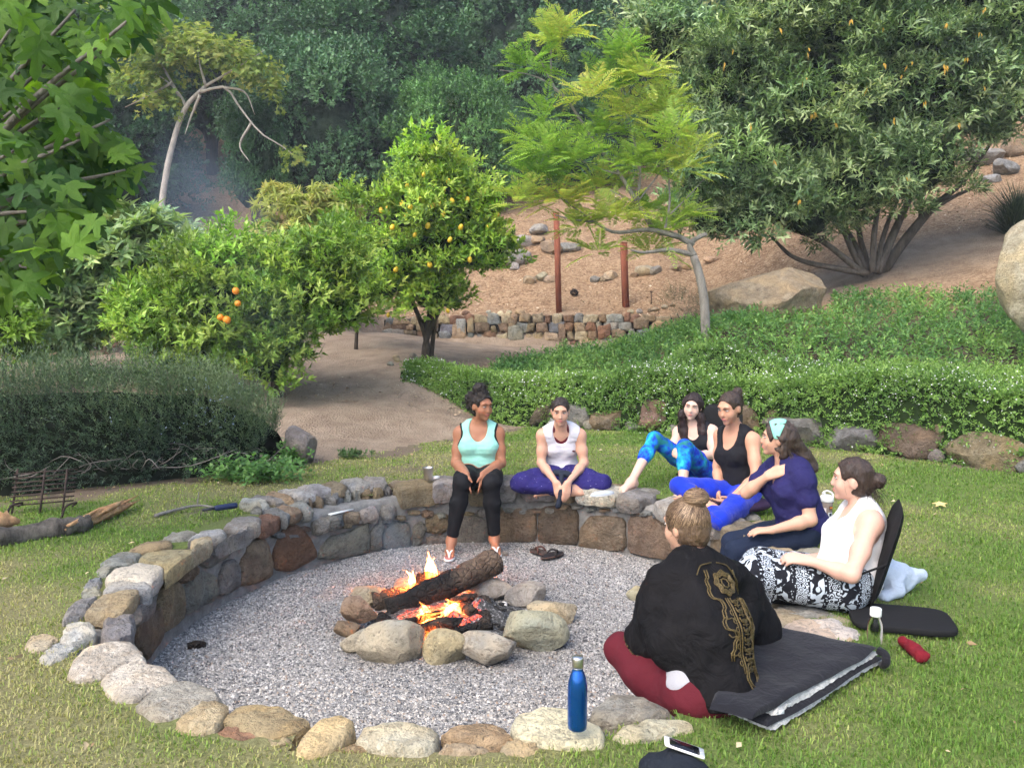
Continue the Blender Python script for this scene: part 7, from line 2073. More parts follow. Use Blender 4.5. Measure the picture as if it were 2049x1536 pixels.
r, f_, u = j['HA']; hc = j['head']
DK = hair_mat("dark_brown_hair", (.014, .009, .007), (.06, .036, .025))
hair_cap(pr, hc, j['HA'], .98, DK, [ell(hc - f_ * .11 + u * .01, j['HA'], (.035, .035, .035), .03)], .004, .006)
# knotted jacket behind her and a dark cloth in her hands
q = P(1078, 950, 7.42)
t = thing("jumper", q, "white jumper crumpled on the wall behind the woman in purple trousers", "jumper")
F = Field([cone(P(1058, 962, 7.42), P(1100, 952, 7.42), .05, .06, .04), cone(P(1095, 930, 7.40), P(1105, 955, 7.40), .035, .05, .04), cone(P(1150, 962, 7.45), P(1175, 952, 7.42), .05, .04, .04), cone(P(1095, 955, 7.47), P(1160, 962, 7.47), .05, .05, .04)], .011); F.wrinkle(.014, 14, 8); v, f = F.mesh(1); mk("folds", v, f, cloth_mat("white_fleece", (.68, .67, .66), .9), t)
SLATE = cloth_mat("slate_cloth", (.022, .028, .045), .85)
t = thing("scarf", P(1116, 1008, 6.9), "slate blue cloth hanging from the hands of the woman in purple trousers", "cloth")
F = Field([cone(P(1124, 950, 6.98), P(1122, 985, 6.90), .022, .018, .02), cone(P(1122, 985, 6.90), P(1116, 1012, 6.90), .018, .028, .02), cone(P(1140, 950, 7.02), P(1112, 945, 7.05), .03, .03, .02)], .008); F.wrinkle(.006, 22, 9); v, f = F.mesh(1); mk("folds", v, f, SLATE, t)
t = thing("slipper", P(1205, 985, 7.0), "pale grey slipper on the cap stone beside the crossed legs", "slipper")
c = G(1205, 988, .085); v, f = ICO[3]; q = v * np.array([.10, .042, .026]); q[:, 2] = np.where(q[:, 2] < -.006, -.006, q[:, 2]); mk("upper", c + q @ rotm(0, -.05, .25).T, f, Mat("grey_felt", .85, .2).color((.42, .46, .50)).m, t)
q = v * np.array([.103, .045, .008]); mk("sole", c - [0, 0, .006] + q @ rotm(0, -.05, .25).T, f, Mat("pale_rubber", .7, .3).color((.55, .56, .56)).m, t)

# ================================================================ 3: long dark hair, tie-dye leggings, knees up
j = JJ(pelvis=(1410, 940, 7.62), neck=(1391, 850, 7.66), head=(1386, 812, 7.60), shR=(1358, 866, 7.72), shL=(1425, 864, 7.55), elR=(1347, 905, 7.62), elL=(1427, 910, 7.42), wrR=(1350, 903, 7.38), wrL=(1378, 908, 7.32),
       hipR=(1398, 945, 7.62), hipL=(1412, 945, 7.5), knR=(1310, 878, 7.36), knL=(1370, 893, 7.16), anR=(1262, 966, 7.06), anL=(1366, 985, 6.98), toeR=(1236, 984, 6.94), toeL=(1340, 1003, 6.86))
j['elR'] = P(1344, 902, 7.60)
SP3 = dict(j=j, face=(-.36, -.92, -.10), roll=.12, skin=SK_PALE, brow=DARKBROW, lip=LIP_P, closed=True, torso=dict(w=.98, bust=.95, hipw=.98), arm=.95, leg=.92, hs=.98,
           handR=dict(d=V3(.1, -.9, -.1), pn=V3(.6, .1, -.6), side=1, curl=.55, sc=.95), handL=dict(d=V3(-.9, -.25, .1), pn=V3(.1, .6, -.5), side=-1, curl=.5, sc=.95))
pr, T = person(SP3, "pale woman with long dark hair in blue tie-dye leggings sitting with her knees drawn up", G(1405, 968))
A, pt = j['A'], j['pt']; rt, fw, upv = A
BLK2 = cloth_mat("black_jersey", (.012, .012, .016), .8, var=.3)
garment(pr, "tank_top", grow(T + straps(.066, .05), .013), BLK2, .009, cuts=arm_holes(.122, .085) + [ell(pt(1.02, 0, .10), A, (.080, .10, .13), 0), ell(pt(1.05, 0, -.06), A, (.082, .09, .10), 0)], planes=[(pt(-.05), -upv)], wrinkle=(.004, 14, 25))
M = Mat("tie_dye", .8, .2); n = M.noise(9, 4, .6); n2 = M.noise(6, 3, .5, dist=1.0)
M.color(M.mix(M.ramp(n, [(.32, (.004, .012, .16)), (.46, (.01, .05, .62)), (.58, (.01, .28, .62)), (.68, (.05, .55, .55))]), M.ramp(n2, [(.4, (.005, .02, .2)), (.62, (.02, .22, .10))]), M.ramp(n2, [(.52, 0.0), (.64, .8)]))); M.bump(M.noise(15, 3), .3, .02)
garment(pr, "leggings", grow(leg_prims(j, 'L', .95, .46) + leg_prims(j, 'R', .95, .46), .008) + grow(T[:1], .010), M.m, .009, wrinkle=(.004, 16, 26))
r, f_, u = j['HA']; hc = j['head']
DR = hair_mat("long_dark_hair", (.010, .007, .007), (.06, .022, .018), (70, 70, 5))
ex = []
for s, ey in ((1, .06), (-1, .05)):
    p0 = hc + r * s * .062 + u * .03; p1 = hc + r * s * .080 - u * .09 + f_ * .01; p2 = (j['shR'] if s > 0 else j['shL']) * .55 + j['neck'] * .45 + fw * ey - upv * .02; p3 = p2 - upv * .14 + fw * .035
    ex += [cone(p0, p1, .035, .036, .03), cone(p1, p2, .036, .040, .03), cone(p2, p3, .040, .018, .03)]
ex += [cone(hc - f_ * .06, pt(.95, 0, -.08), .07, .07, .04), cone(pt(.95, 0, -.08), pt(.7, 0, -.12), .07, .04, .04)]
hair_cap(pr, hc, j['HA'], .98, DR, ex, .002, .012, wr=(.005, 40, 4))
BJ = cloth_mat("black_canvas", (.012, .012, .013), .85, folds=.15)
def floor_chair(seat_c, yaw, label, w=.42, seat_l=.45, back_l=.46, lean=.35, tone=BJ):
    """legless meditation chair: padded seat and padded reclining back; yaw = the way the sitter faces"""
    t = thing("floor_chair", seat_c, label, "floor chair")
    fwd = V3(math.cos(yaw), math.sin(yaw), 0); sd = V3(-math.sin(yaw), math.cos(yaw), 0)
    def pad(c, a, b, n_, la, lb, th, name):
        a, b, n_ = nrm(a), nrm(b), nrm(n_); m = 15
        g = np.linspace(-1, 1, m); X, Y = np.meshgrid(g, g)
        e = np.clip((1 - X ** 6) * (1 - Y ** 6), 0, 1) ** .4
        # rounded-rectangle outline
        k = np.maximum(np.abs(X), np.abs(Y)); rr = (np.abs(X) ** 5 + np.abs(Y) ** 5) ** .2; sc_ = np.where(rr > 0, k / np.maximum(rr, 1e-6), 1)
        X2, Y2 = X * sc_, Y * sc_
        top = c + X2[..., None] * a * la / 2 + Y2[..., None] * b * lb / 2 + (e * th * .5)[..., None] * n_; bot = top - (e * th)[..., None] * n_
        V = np.concatenate([top.reshape(-1, 3), bot.reshape(-1, 3)]); i = (np.arange(m - 1)[:, None] * m + np.arange(m - 1)[None]).ravel()
        q = np.stack([i, i + 1, i + m + 1, i + m], 1); mk(name, V, np.concatenate([q, q[:, ::-1] + m * m]), tone, t)
    pad(np.asarray(seat_c) + [0, 0, .03], fwd, sd, V3(0, 0, 1), seat_l, w, .055, "seat")
    bdir = nrm(-fwd * lean + V3(0, 0, 1)); hinge = np.asarray(seat_c) - fwd * seat_l * .5 + [0, 0, .03]
    pad(hinge + bdir * back_l / 2, bdir, sd, np.cross(sd, bdir), back_l, w, .045, "backrest")
    v, f = tube([hinge + sd * w * .49 + bdir * .26, np.asarray(seat_c) + fwd * .08 + sd * w * .5 + [0, 0, .03]], .006, 6); mk("strap", v, f, tone, t)
    return t
c3 = P(1415, 950, 7.75); c3[2] = .0
floor_chair(c3 + [-.03, -.02, 0], math.radians(-130), "black floor chair behind the woman in tie-dye leggings", lean=.22, back_l=.62)

# ================================================================ 4: black tank, royal blue leggings, cross-legged
j = JJ(pelvis=(1482, 985, 6.52), neck=(1470, 858, 6.56), head=(1460, 815, 6.48), shR=(1443, 873, 6.70), shL=(1507, 882, 6.44), elR=(1436, 932, 6.66), elL=(1513, 955, 6.28), wrR=(1437, 985, 6.40), wrL=(1462, 998, 6.22),
       hipR=(1462, 990, 6.54), hipL=(1492, 996, 6.38), knR=(1360, 972, 6.34), knL=(1442, 1040, 5.98), anR=(1425, 1018, 6.10), anL=(1395, 1008, 6.28), toeR=(1452, 1058, 6.02), toeL=(1345, 990, 6.25))
SP4 = dict(j=j, face=(-.74, -.62, -.26), skin=SK_TAN, brow=DARKBROW, lip=LIP_P, torso=dict(w=1.0, bust=1.02, hipw=1.0), arm=1.0, leg=1.0, hs=1.02,
           handR=dict(d=V3(-.05, -.55, -.8), pn=V3(.8, -.2, .3), side=1, curl=.4), handL=dict(d=V3(-.9, -.1, -.15), pn=V3(-.1, .3, .9), side=-1, curl=.35))
pr, T = person(SP4, "woman with a dark ponytail in a black tank top and royal blue leggings looking down", G(1480, 1010, .05))
A, pt = j['A'], j['pt']; rt, fw, upv = A
garment(pr, "tank_top", grow(T + straps(.070, .05), .013), BLK2, .009, cuts=arm_holes(.128, .086) + [ell(pt(1.02, 0, .10), A, (.090, .11, .16), 0), ell(pt(1.06, 0, -.06), A, (.09, .09, .13), 0)], planes=[(pt(-.12), -upv)], wrinkle=(.004, 14, 35, (1, 1, 2)))
ROYAL = cloth_mat("royal_blue_velour", (.006, .035, .52), .8, var=.3, sheen=.15)
garment(pr, "leggings", grow(leg_prims(j, 'L', 1.04, .40) + leg_prims(j, 'R', 1.04, .62), .009) + grow(T[:1], .010), ROYAL, .009, wrinkle=(.006, 13, 36))
BAND = Mat("dark_elastic", .8, .2).color((.02, .016, .014)).m
for s in 'LR':
    e_, w_ = j['el' + s], j['wr' + s]; ax = nrm(w_ - e_); c = w_ - ax * .02; q1 = nrm(np.cross(ax, (0, 0, 1.0))); q2 = np.cross(q1, ax); an_ = np.linspace(0, 2 * np.pi, 17)
    v, f = tube(c + .029 * (np.cos(an_)[:, None] * q1 + np.sin(an_)[:, None] * q2), .0042, 6); mk("bracelet", v, f, BAND, pr)
r, f_, u = j['HA']; hc = j['head']
BR = hair_mat("brown_hair", (.022, .014, .010), (.10, .06, .04))
hair_cap(pr, hc, j['HA'], 1.02, BR, [cone(hc - f_ * .085 + u * .075, hc - f_ * .125 + u * .085, .032, .028, .02), cone(hc - f_ * .125 + u * .085, hc - f_ * .155 - u * .03, .028, .02, .03)], .010, .006)
rg = np.random.default_rng(2)
q0 = P(1450, 1045, 6.3); q0[2] = .05
t = thing("cushion", q0, "dark plum cushion under the woman in royal blue leggings", "cushion")
v, f = ICO[4]; q = np.sign(v) * np.abs(v) ** .75 * np.array([.26, .22, .045]); mk("cover", P(1470, 1030, 6.4) * [1, 1, 0] + [0, 0, .075] + q @ rotm(0, 0, .4).T, f, cloth_mat("plum_cotton", (.035, .018, .05), .85), t)

# ================================================================ 5: navy blouse, mint headband, legs over the wall
j = JJ(pelvis=(1605, 1052, 5.62), neck=(1572, 922, 5.66), head=(1556, 876, 5.66), shR=(1548, 940, 5.86), shL=(1606, 950, 5.50), elR=(1494, 985, 5.72), elL=(1622, 1040, 5.42), wrR=(1536, 952, 5.60), wrL=(1545, 1060, 5.36),
       hipR=(1590, 1065, 5.72), hipL=(1602, 1075, 5.52), knR=(1466, 1085, 5.70), knL=(1476, 1102, 5.42), anR=(1452, 1190, 5.66), anL=(1462, 1215, 5.40), toeR=(1420, 1212, 5.62), toeL=(1432, 1240, 5.36))
SP5 = dict(j=j, face=(-.93, .32, .02), skin=SK_MID, brow=BROWNBROW, lip=LIP_P, torso=dict(w=1.12, depth=1.12, bust=1.2, belly=1.15, hipw=1.1), arm=1.08, leg=1.1, hs=1.0, h=.0084, neckr=.05,
           handR=dict(d=V3(.72, -.5, .45), pn=V3(.6, .5, -.2), side=1, curl=.16, thumb=.4), handL=dict(d=V3(-.95, .05, -.05), pn=V3(0, .1, -1), side=-1, curl=.35))
pr, T = person(SP5, "woman in a navy puff-sleeved blouse and mint headband with one hand on her chest", G(1600, 1085, .05))
A, pt = j['A'], j['pt']; rt, fw, upv = A
NAVY = cloth_mat("navy_cotton", (.022, .020, .10), .85, var=.3, folds=.5)
sleeve = []
for s in 'LR':
    sh, el = j['sh' + s], j['el' + s]; sleeve += [cone(sh - upv * .0, sh + (el - sh) * .55, .062, .072, .03), ell(sh + (el - sh) * .12, np.eye(3), (.082, .082, .080), .03)]
F_planes = [(pt(-.14), -upv)]
garment(pr, "blouse", grow(T + neck_prims(j)[1:], .023) + sleeve, NAVY, .009, cuts=[ell(pt(1.02, .0, .11), A, (.050, .085, .15), 0), ell(pt(1.10, 0, -.02), A, (.062, .08, .09), 0)], planes=F_planes, wrinkle=(.006, 13, 45, (1, 1, 1.6)))
for k in range(2):
    v, f = ICO[1]; mk("button", pt(.60 - .16 * k, 0, .135) + v * .007, f, Mat("shell_button", .3, .5).color((.7, .68, .64)).m, pr)
NAVYP = cloth_mat("navy_trousers", (.012, .020, .045), .85, var=.25)
garment(pr, "trousers", grow(leg_prims(j, 'L', 1.12, .92) + leg_prims(j, 'R', 1.12, .92), .010) + grow(T[:1], .010), NAVYP, .010, wrinkle=(.006, 13, 46, (.7, 1, 1.6)))
r, f_, u = j['HA']; hc = j['head']
BR2 = hair_mat("wavy_brown_hair", (.025, .016, .012), (.13, .085, .06), (50, 50, 12))
ex = [cone(hc - f_ * .07 + u * .01, pt(.98, 0, -.12), .066, .062, .04), cone(pt(.98, 0, -.12), pt(.80, -.02, -.17), .062, .040, .04), cone(hc - r * .068 - f_ * .03, hc - r * .062 - u * .10 - f_ * .045, .026, .03, .03), cone(hc + r * .068 - f_ * .03, hc + r * .062 - u * .10 - f_ * .045, .026, .03, .03)]
hair_cap(pr, hc, j['HA'], 1.0, BR2, ex, .004, .014, wr=(.009, 30, 5))
F = Field([ell(hc + u * .028 - f_ * .012, j['HA'], (.0935, .112, .1045), .01)], .006); F.plane(hc + f_ * .018, f_ - u * .38); F.plane(hc - f_ * .006, -f_ - u * .38); F.plane(hc + u * .004, -u); v, f = F.mesh(1)
mk("headband", v, f, cloth_mat("mint_cotton", (.27, .66, .52), .8, var=.15), pr)
rg = np.random.default_rng(6); n = 160
th = rg.uniform(-1.3, 1.3, n); rr_ = hc - f_ * .06 - u * .05 + np.outer(np.sin(th), r) * .075 + rg.normal(0, .012, (n, 3))
wisps(pr, rr_, -u - f_ * .6 + rg.normal(0, .25, (n, 3)), .2, BR2, rg, .2, 8, .0022, grav=.2)

# ================================================================ 7: white top, elephant-print trousers, on a floor chair
j = JJ(pelvis=(1700, 1160, 4.42), neck=(1726, 1012, 4.50), head=(1706, 958, 4.50), shR=(1692, 1045, 4.66), shL=(1742, 1050, 4.34), elR=(1662, 1120, 4.62), elL=(1704, 1150, 4.16), wrR=(1612, 1118, 4.45), wrL=(1622, 1122, 4.24),
       hipR=(1680, 1165, 4.52), hipL=(1692, 1175, 4.32), knR=(1520, 1128, 4.62), knL=(1512, 1150, 4.32), anR=(1500, 1240, 4.60), anL=(1506, 1262, 4.40), toeR=(1452, 1262, 4.62), toeL=(1462, 1285, 4.42))
SP7 = dict(j=j, face=(-.90, .42, .0), skin=skin_mat("skin_rosy", (.64, .40, .31)), brow=BROWNBROW, lip=LIP_P, torso=dict(w=1.06, depth=1.06, bust=1.05, hipw=1.08), arm=1.05, leg=1.05, hs=1.0, h=.0078,
           handR=dict(d=V3(-.95, -.2, .1), pn=V3(.1, -.4, -.8), side=1, curl=.55), handL=dict(d=V3(-.95, .15, .15), pn=V3(.1, .4, -.8), side=-1, curl=.55))
pr, T = person(SP7, "woman with a dark low bun in a loose white top and elephant print trousers", G(1690, 1195, .05))
A, pt = j['A'], j['pt']; rt, fw, upv = A
WHT = cloth_mat("white_cotton", (.80, .78, .78), .85, var=.05, folds=.5)
garment(pr, "white_top", grow(T + straps(.066, .05), .015) + [cone(pt(.45, 0, .02), pt(-.05, 0, .05), .13, .165, .06), cone(pt(.2, -.08, 0), pt(-.16, -.14, .0), .06, .05, .04)], WHT, .0085, cuts=arm_holes(.132, .090) + [ell(pt(1.02, 0, .10), A, (.066, .10, .13), 0), ell(pt(1.10, 0, -.09), A, (.060, .09, .16), 0)], planes=[(pt(-.13), -upv)], wrinkle=(.010, 12, 55, (1.3, 1.3, .8)))
for sg in (1, -1):
    v, f = tube(spline([pt(1.06, sg * .03, -.05), pt(.98, sg * .045, -.085), pt(.86, sg * .03, -.105)], 8), .006, 6); mk("bikini_strap", v, f, Mat("coral_strap", .7, .2).color((.75, .10, .06)).m, pr)
# printed trousers: bands of white motifs on black
M = Mat("elephant_print", .85, .15)
ca = M.n("ShaderNodeMapping"); M.l(M.co(), ca.inputs[0])
sx = M.n("ShaderNodeSeparateXYZ"); M.l(ca.outputs[0], sx.inputs[0])
band = M.math('FRACT', M.math('MULTIPLY', sx.outputs[0], 6.2))
blob = M.noise(17, 2, .4, dist=1.6); rings = M.vor(42, 'F1'); dots = M.vor(80, 'F1')
eleph = M.ramp(blob, [(.50, 0.0), (.525, 1.0)]); ringc = M.ramp(M.math('FRACT', M.math('MULTIPLY', rings, 3.2)), [(.45, 0.0), (.55, 1.0)]); fine_ = M.ramp(dots, [(.28, 1.0), (.36, 0.0)])
sel = M.ramp(band, [(.0, 0.0), (.46, 0.0), (.47, 1.0), (1.0, 1.0)], 'CONSTANT'); edge = M.ramp(band, [(.0, 1.0), (.07, 0.0), (.40, 1.0), (.47, 0.0), (.93, 1.0)], 'CONSTANT')
pat = M.mix(M.mix(ringc, eleph, sel), fine_, edge)
M.color(M.mix((.012, .013, .018), (.50, .56, .62), pat)); M.bump(M.noise(13, 3, dist=1.2), .5, .02)
garment(pr, "trousers", grow(leg_prims(j, 'L', 1.15, .62) + leg_prims(j, 'R', 1.15, .62), .022) + grow(T[:1], .010) + [cone(j['knL'], j['anL'] * .6 + j['knL'] * .4, .085, .07, .04), cone(j['hipL'] * .6 + j['hipR'] * .4, j['knL'] * .5 + j['knR'] * .5, .09, .08, .06)], M.m, .0095, wrinkle=(.009, 10, 56))
r, f_, u = j['HA']; hc = j['head']
BR3 = hair_mat("chestnut_hair", (.022, .013, .010), (.095, .058, .042))
hair_cap(pr, hc, j['HA'], 1.0, BR3, [cone(hc - f_ * .085 - u * .005, hc - f_ * .125 + u * .0, .04, .036, .02), ell(hc - f_ * .128, j['HA'], (.042, .036, .042), .015), cone(hc - f_ * .07 - u * .04, hc - f_ * .075 - u * .085, .025, .012, .02)], .006, .008, wr=(.005, 42, 7))
rg = np.random.default_rng(7); n = 120
wisps(pr, hc - f_ * .09 - u * .05 + rg.normal(0, .025, (n, 3)), -u * .8 - f_ * .4 + rg.normal(0, .35, (n, 3)), .09, BR3, rg, .35, 7, .0014)
c7 = P(1735, 1190, 4.35); c7[2] = .0
floor_chair(np.append(j['pelvis'][:2] + [-.22, .08], .012), math.radians(160), "black floor chair with its seat stretched along the grass under the woman in elephant print", w=.42, seat_l=.66, back_l=.54, lean=.26)
q = P(1830, 1205, 4.10); q[2] = .0
t = thing("floor_pad", q, "flat black pad sticking out on the grass behind the floor chair", "pad")
v, f = ICO[4]; e = np.sign(v) * np.abs(v) ** .4 * np.array([.24, .17, .022]); mk("cover", q + [-.05, .03, .03] + e @ rotm(0, 0, -.25).T, f, BJ, t)
q = P(1800, 1165, 4.62); q[2] = .02
t = thing("denim_shirt", q, "pale blue denim shirt heaped on the grass behind the floor chair", "shirt")
F = Field([cone(P(1762, 1140, 4.55), P(1800, 1170, 4.6), .07, .06, .06), cone(P(1800, 1160, 4.6), P(1842, 1150, 4.62), .055, .03, .05), cone(P(1770, 1190, 4.5), P(1800, 1185, 4.5), .04, .035, .05), cone(P(1765, 1120, 4.6), P(1790, 1150, 4.6), .03, .06, .05)], .010); F.wrinkle(.018, 11, 66); F.plane(V3(0, 0, .004), V3(0, 0, -1)); v, f = F.mesh(1)
mk("folds", v, f, cloth_mat("pale_denim", (.50, .58, .70), .9, var=.15, folds=.6), t)

# ================================================================ 6: back turned, bun, black kaftan with gold embroidery
j = JJ(pelvis=(1410, 1375, 3.36), neck=(1386, 1118, 3.54), head=(1372, 1050, 3.60), shR=(1462, 1160, 3.62), shL=(1336, 1165, 3.50), elR=(1508, 1250, 3.76), elL=(1302, 1272, 3.58), wrR=(1440, 1270, 3.95), wrL=(1290, 1252, 3.76),
       hipR=(1440, 1395, 3.46), hipL=(1374, 1395, 3.40), knR=(1492, 1310, 3.88), knL=(1246, 1300, 3.66), anR=(1330, 1372, 3.80), anL=(1400, 1362, 3.84), toeR=(1278, 1378, 3.74), toeL=(1440, 1372, 3.92))
SP6 = dict(j=j, face=(-.60, .78, -.12), skin=SK_MID, brow=BROWNBROW, lip=LIP_P, torso=dict(w=1.0, hipw=1.05), arm=1.0, leg=1.02, hs=1.0, h=.0078, neckr=.046,
           handR=dict(d=V3(-.8, .5, -.2), pn=V3(0, .2, -1), side=1, curl=.4), handL=dict(d=V3(-.05, .85, -.1), pn=V3(.9, 0, -.3), side=-1, curl=.4))
pr, T = person(SP6, "woman with a light brown bun in a black kaftan with gold embroidery, her back turned", G(1400, 1420, .05))
A, pt = j['A'], j['pt']; rt, fw, upv = A
garment(pr, "vest", grow(T[:3], .012), cloth_mat("pale_grey_jersey", (.36, .36, .39), .85, var=.08), .009, planes=[(pt(-.10), -upv), (pt(.5), upv)])
garment(pr, "trousers", grow(leg_prims(j, 'L', 1.12, .93) + leg_prims(j, 'R', 1.1, .93), .012) + grow(T[:1], .010) + [cone(j['hipL'], j['knL'] * .6 + j['hipL'] * .4, .125, .105, .05), ell(j['pelvis'] - upv * .05 - fw * .03, A, (.185, .14, .10), .05)], cloth_mat("maroon_jersey", (.10, .010, .018), .85, var=.2, folds=.3), .0085, wrinkle=(.006, 12, 75))
kaf = grow(T[1:], .022) + [cone(pt(.95), pt(.45, 0, -.035), .10, .17, .06), cone(pt(.45, 0, -.035), pt(-.02, .03, -.055), .165, .16, .06)]
kaf += [cone(j['shL'] - rt * .01, j['elL'] - fw * .02 - upv * .01, .075, .115, .06), cone(j['shR'], j['elR'] - upv * .02, .08, .12, .06), cone(j['shL'] * .6 + j['elL'] * .4, pt(.35, -.13, .03), .09, .10, .06), cone(j['shR'] * .6 + j['elR'] * .4, pt(.30, .14, .03), .10, .10, .06),
        cone(pt(.1, .12, -.03), pt(-.06, .15, -.05), .09, .07, .05), cone(pt(.98, -.05), j['shL'] + upv * .02, .05, .055, .04), cone(pt(.98, .05), j['shR'] + upv * .02, .05, .055, .04)]
M = Mat("black_voile", .8, .12); n = M.noise(7, 4, .6, dist=.8); M.color(M.ramp(n, [(.3, (.005, .005, .006)), (.7, (.011, .010, .011))])); M.bump(M.math('ADD', M.noise(9, 3, dist=1.6), M.math('MULTIPLY', M.noise(300, 1), .05)), .6, .03)
Fk = Field(kaf, .0085); Fk.wrinkle(.013, 8.5, 85, (1.3, 1.3, .7)); Fk.wrinkle(.004, 22, 87)
Fk.cut(ell(pt(1.10, 0, .03), A, (.066, .10, .115), 0), .006)
w_l = nrm(j['elL'] - j['shL']); Fk.plane(pt(-.16), -upv)
vk, fk_ = Fk.mesh(1); mk("kaftan", vk, fk_, M.m, pr)
# gold embroidery laid on the cloth of the back
GOLD = Mat("gold_thread", .45, .5); n = GOLD.noise(160, 3); GOLD.color(GOLD.ramp(n, [(.3, (.04, .027, .008)), (.7, (.17, .12, .04))])); GOLD.b.inputs["Metallic"].default_value = .35; GOLD.bump(n, .6, .004); GOLD = GOLD.m
cell_h = {}
_vs = vk; _pix = PX(vk); _dep = vk[:, 1]
vis_i = np.arange(len(vk))
# surface of the back as seen along the wearer's own back-to-front axis
_bx = (vk - j['pelvis']) @ rt; _bz = (vk - j['pelvis']) @ upv; _bf = (vk - j['pelvis']) @ fw
def on_back(x, z):
    """the point of the kaftan's back at x to the wearer's right and z up"""
    d2 = (_bx - x) ** 2 + (_bz - z) ** 2; i = np.nonzero(d2 < .018 ** 2)[0]
    if len(i) == 0: i = np.argsort(d2)[:6]
    i = i[_bf[i] <= np.min(_bf[i]) + .02]
    return j['pelvis'] + rt * x + upv * z + fw * (np.mean(_bf[i]) - .004)
gold = MB()
def stitch(pts, r=.0026):
    p = []
    for (x0, z0), (x1, z1) in zip(pts[:-1], pts[1:]):
        n_ = max(2, int(math.hypot(x1 - x0, z1 - z0) / .012))
        for t_ in np.linspace(0, 1, n_, endpoint=False): p.append(on_back(x0 + (x1 - x0) * t_, z0 + (z1 - z0) * t_))
    p.append(on_back(*pts[-1])); p = np.array(p)
    if len(p) > 3: p[1:-1] = (p[:-2] + p[1:-1] * 2 + p[2:]) / 4
    v, f = tube(p, r, 5, True); gold.add(v, f)
H_ = np.linalg.norm(j['neck'] - j['pelvis'])
cx = lambda z: .055 + .05 * (1 - z / H_)
zt = H_ * .90
# medallion under the neck
c0 = (cx(zt) - .01, zt - .055)
for R_, k in ((.048, .0042), (.040, .0042), (.032, .004), (.018, .003)):
    stitch([(c0[0] + R_ * (1 + .16 * math.cos(8 * a)) * math.cos(a), c0[1] + R_ * (1 + .16 * math.cos(8 * a)) * math.sin(a)) for a in np.linspace(0, 2 * np.pi, 25)], k)
# long central band: two rails with a chain of little figures between, and stepped outer lines
zz_ = np.linspace(zt - .115, .06, 24)
for off in (-.042, .042): stitch([(cx(z) + off, z) for z in zz_], .0036)
for off in (-.054, .054): stitch([(cx(z) + off, z) for z in zz_], .0022)
for k_, z in enumerate(zz_[:-1]):
    w_ = .027; x = cx(z)
    if k_ % 3 == 0: stitch([(x - w_, z), (x - w_, z - .014), (x + w_, z - .014), (x + w_, z)], .0031)
    elif k_ % 3 == 1: stitch([(x - w_, z - .002), (x, z - .012), (x + w_, z - .002), (x, z + .006), (x - w_, z - .002)], .0031)
    else: stitch([(x - w_ * .8, z - .004), (x + w_ * .8, z - .004)], .0031); stitch([(x, z - .012), (x, z + .004)], .0031)
for sg in (-1, 1):
    pts = []; z = zt + .0; x = .078
    for k_ in range(9):
        pts += [(cx(z) + sg * x, z), (cx(z - .035) + sg * x, z - .035)]; x = .078 + .018 * ((k_ + 1) % 3) - .004 * k_; z -= .04
    stitch(pts, .0034); stitch([(p[0] + sg * .011, p[1]) for p in pts], .0028)
    for k_ in range(3):
        z0 = .26 - .07 * k_; x0 = cx(z0) + sg * .05
        stitch([(x0, z0), (x0 + sg * .02, z0 + .014), (x0 + sg * .035, z0 + .004), (x0 + sg * .05, z0 + .02)], .0028)
for k_ in range(7):
    z0 = .30 - .032 * k_
    for sg in (-1, 1):
        x0 = cx(z0) + sg * .052
        stitch([(x0, z0), (x0 + sg * .012, z0), (x0 + sg * .012, z0 - .018), (x0, z0 - .018)], .0022)
for sg in (-1, 1):
    stitch([(.03 + sg * .012, zt + .03), (.03 + sg * .07, zt + .02), (.03 + sg * .10, zt - .02)], .003)
R_ = .055; c1 = (cx(.03), .045)
stitch([(c1[0] + R_ * .8 * math.cos(a) * (1 + .1 * math.cos(6 * a)), c1[1] + R_ * math.sin(a)) for a in np.linspace(0, 2 * np.pi, 25)], .0034); stitch([(c1[0] + R_ * .55 * math.cos(a), c1[1] + R_ * .7 * math.sin(a)) for a in np.linspace(0, 2 * np.pi, 19)], .003)
gold.build("embroidery", GOLD, pr)
# neckline cord and sleeve trim
an_ = np.linspace(.15 * np.pi, .85 * np.pi, 14)
mb = MB()
e0 = j['elL']; wdir = nrm(np.cross(w_l, upv))
ring_i = np.nonzero(np.abs((vk - e0) @ w_l - .045) < .006)[0]
if len(ring_i):
    q = vk[ring_i]; q = q[np.argsort(np.arctan2((q - e0) @ wdir, (q - e0) @ np.cross(w_l, wdir)))][::2]
    for p_ in q[::2]:
        v, f = ICO[1]; mb.add(p_ + v * .0055, f)
if mb.n: mb.build("sleeve_trim", GOLD, pr)
r, f_, u = j['HA']; hc = j['head']
LB = hair_mat("light_brown_hair", (.075, .045, .025), (.27, .175, .105), (70, 70, 30), .42)
hair_cap(pr, hc, j['HA'], 1.0, LB, [ell(hc - f_ * .060 + u * .118 + r * .01, j['HA'], (.052, .052, .042), .012), ell(hc - f_ * .045 - u * .03, j['HA'], (.064, .056, .06), .03)], .006, .009, h=.0055, wr=(.0035, 60, 9))
rg = np.random.default_rng(9); n = 1500
bun = hc - f_ * .060 + u * .118 + r * .01
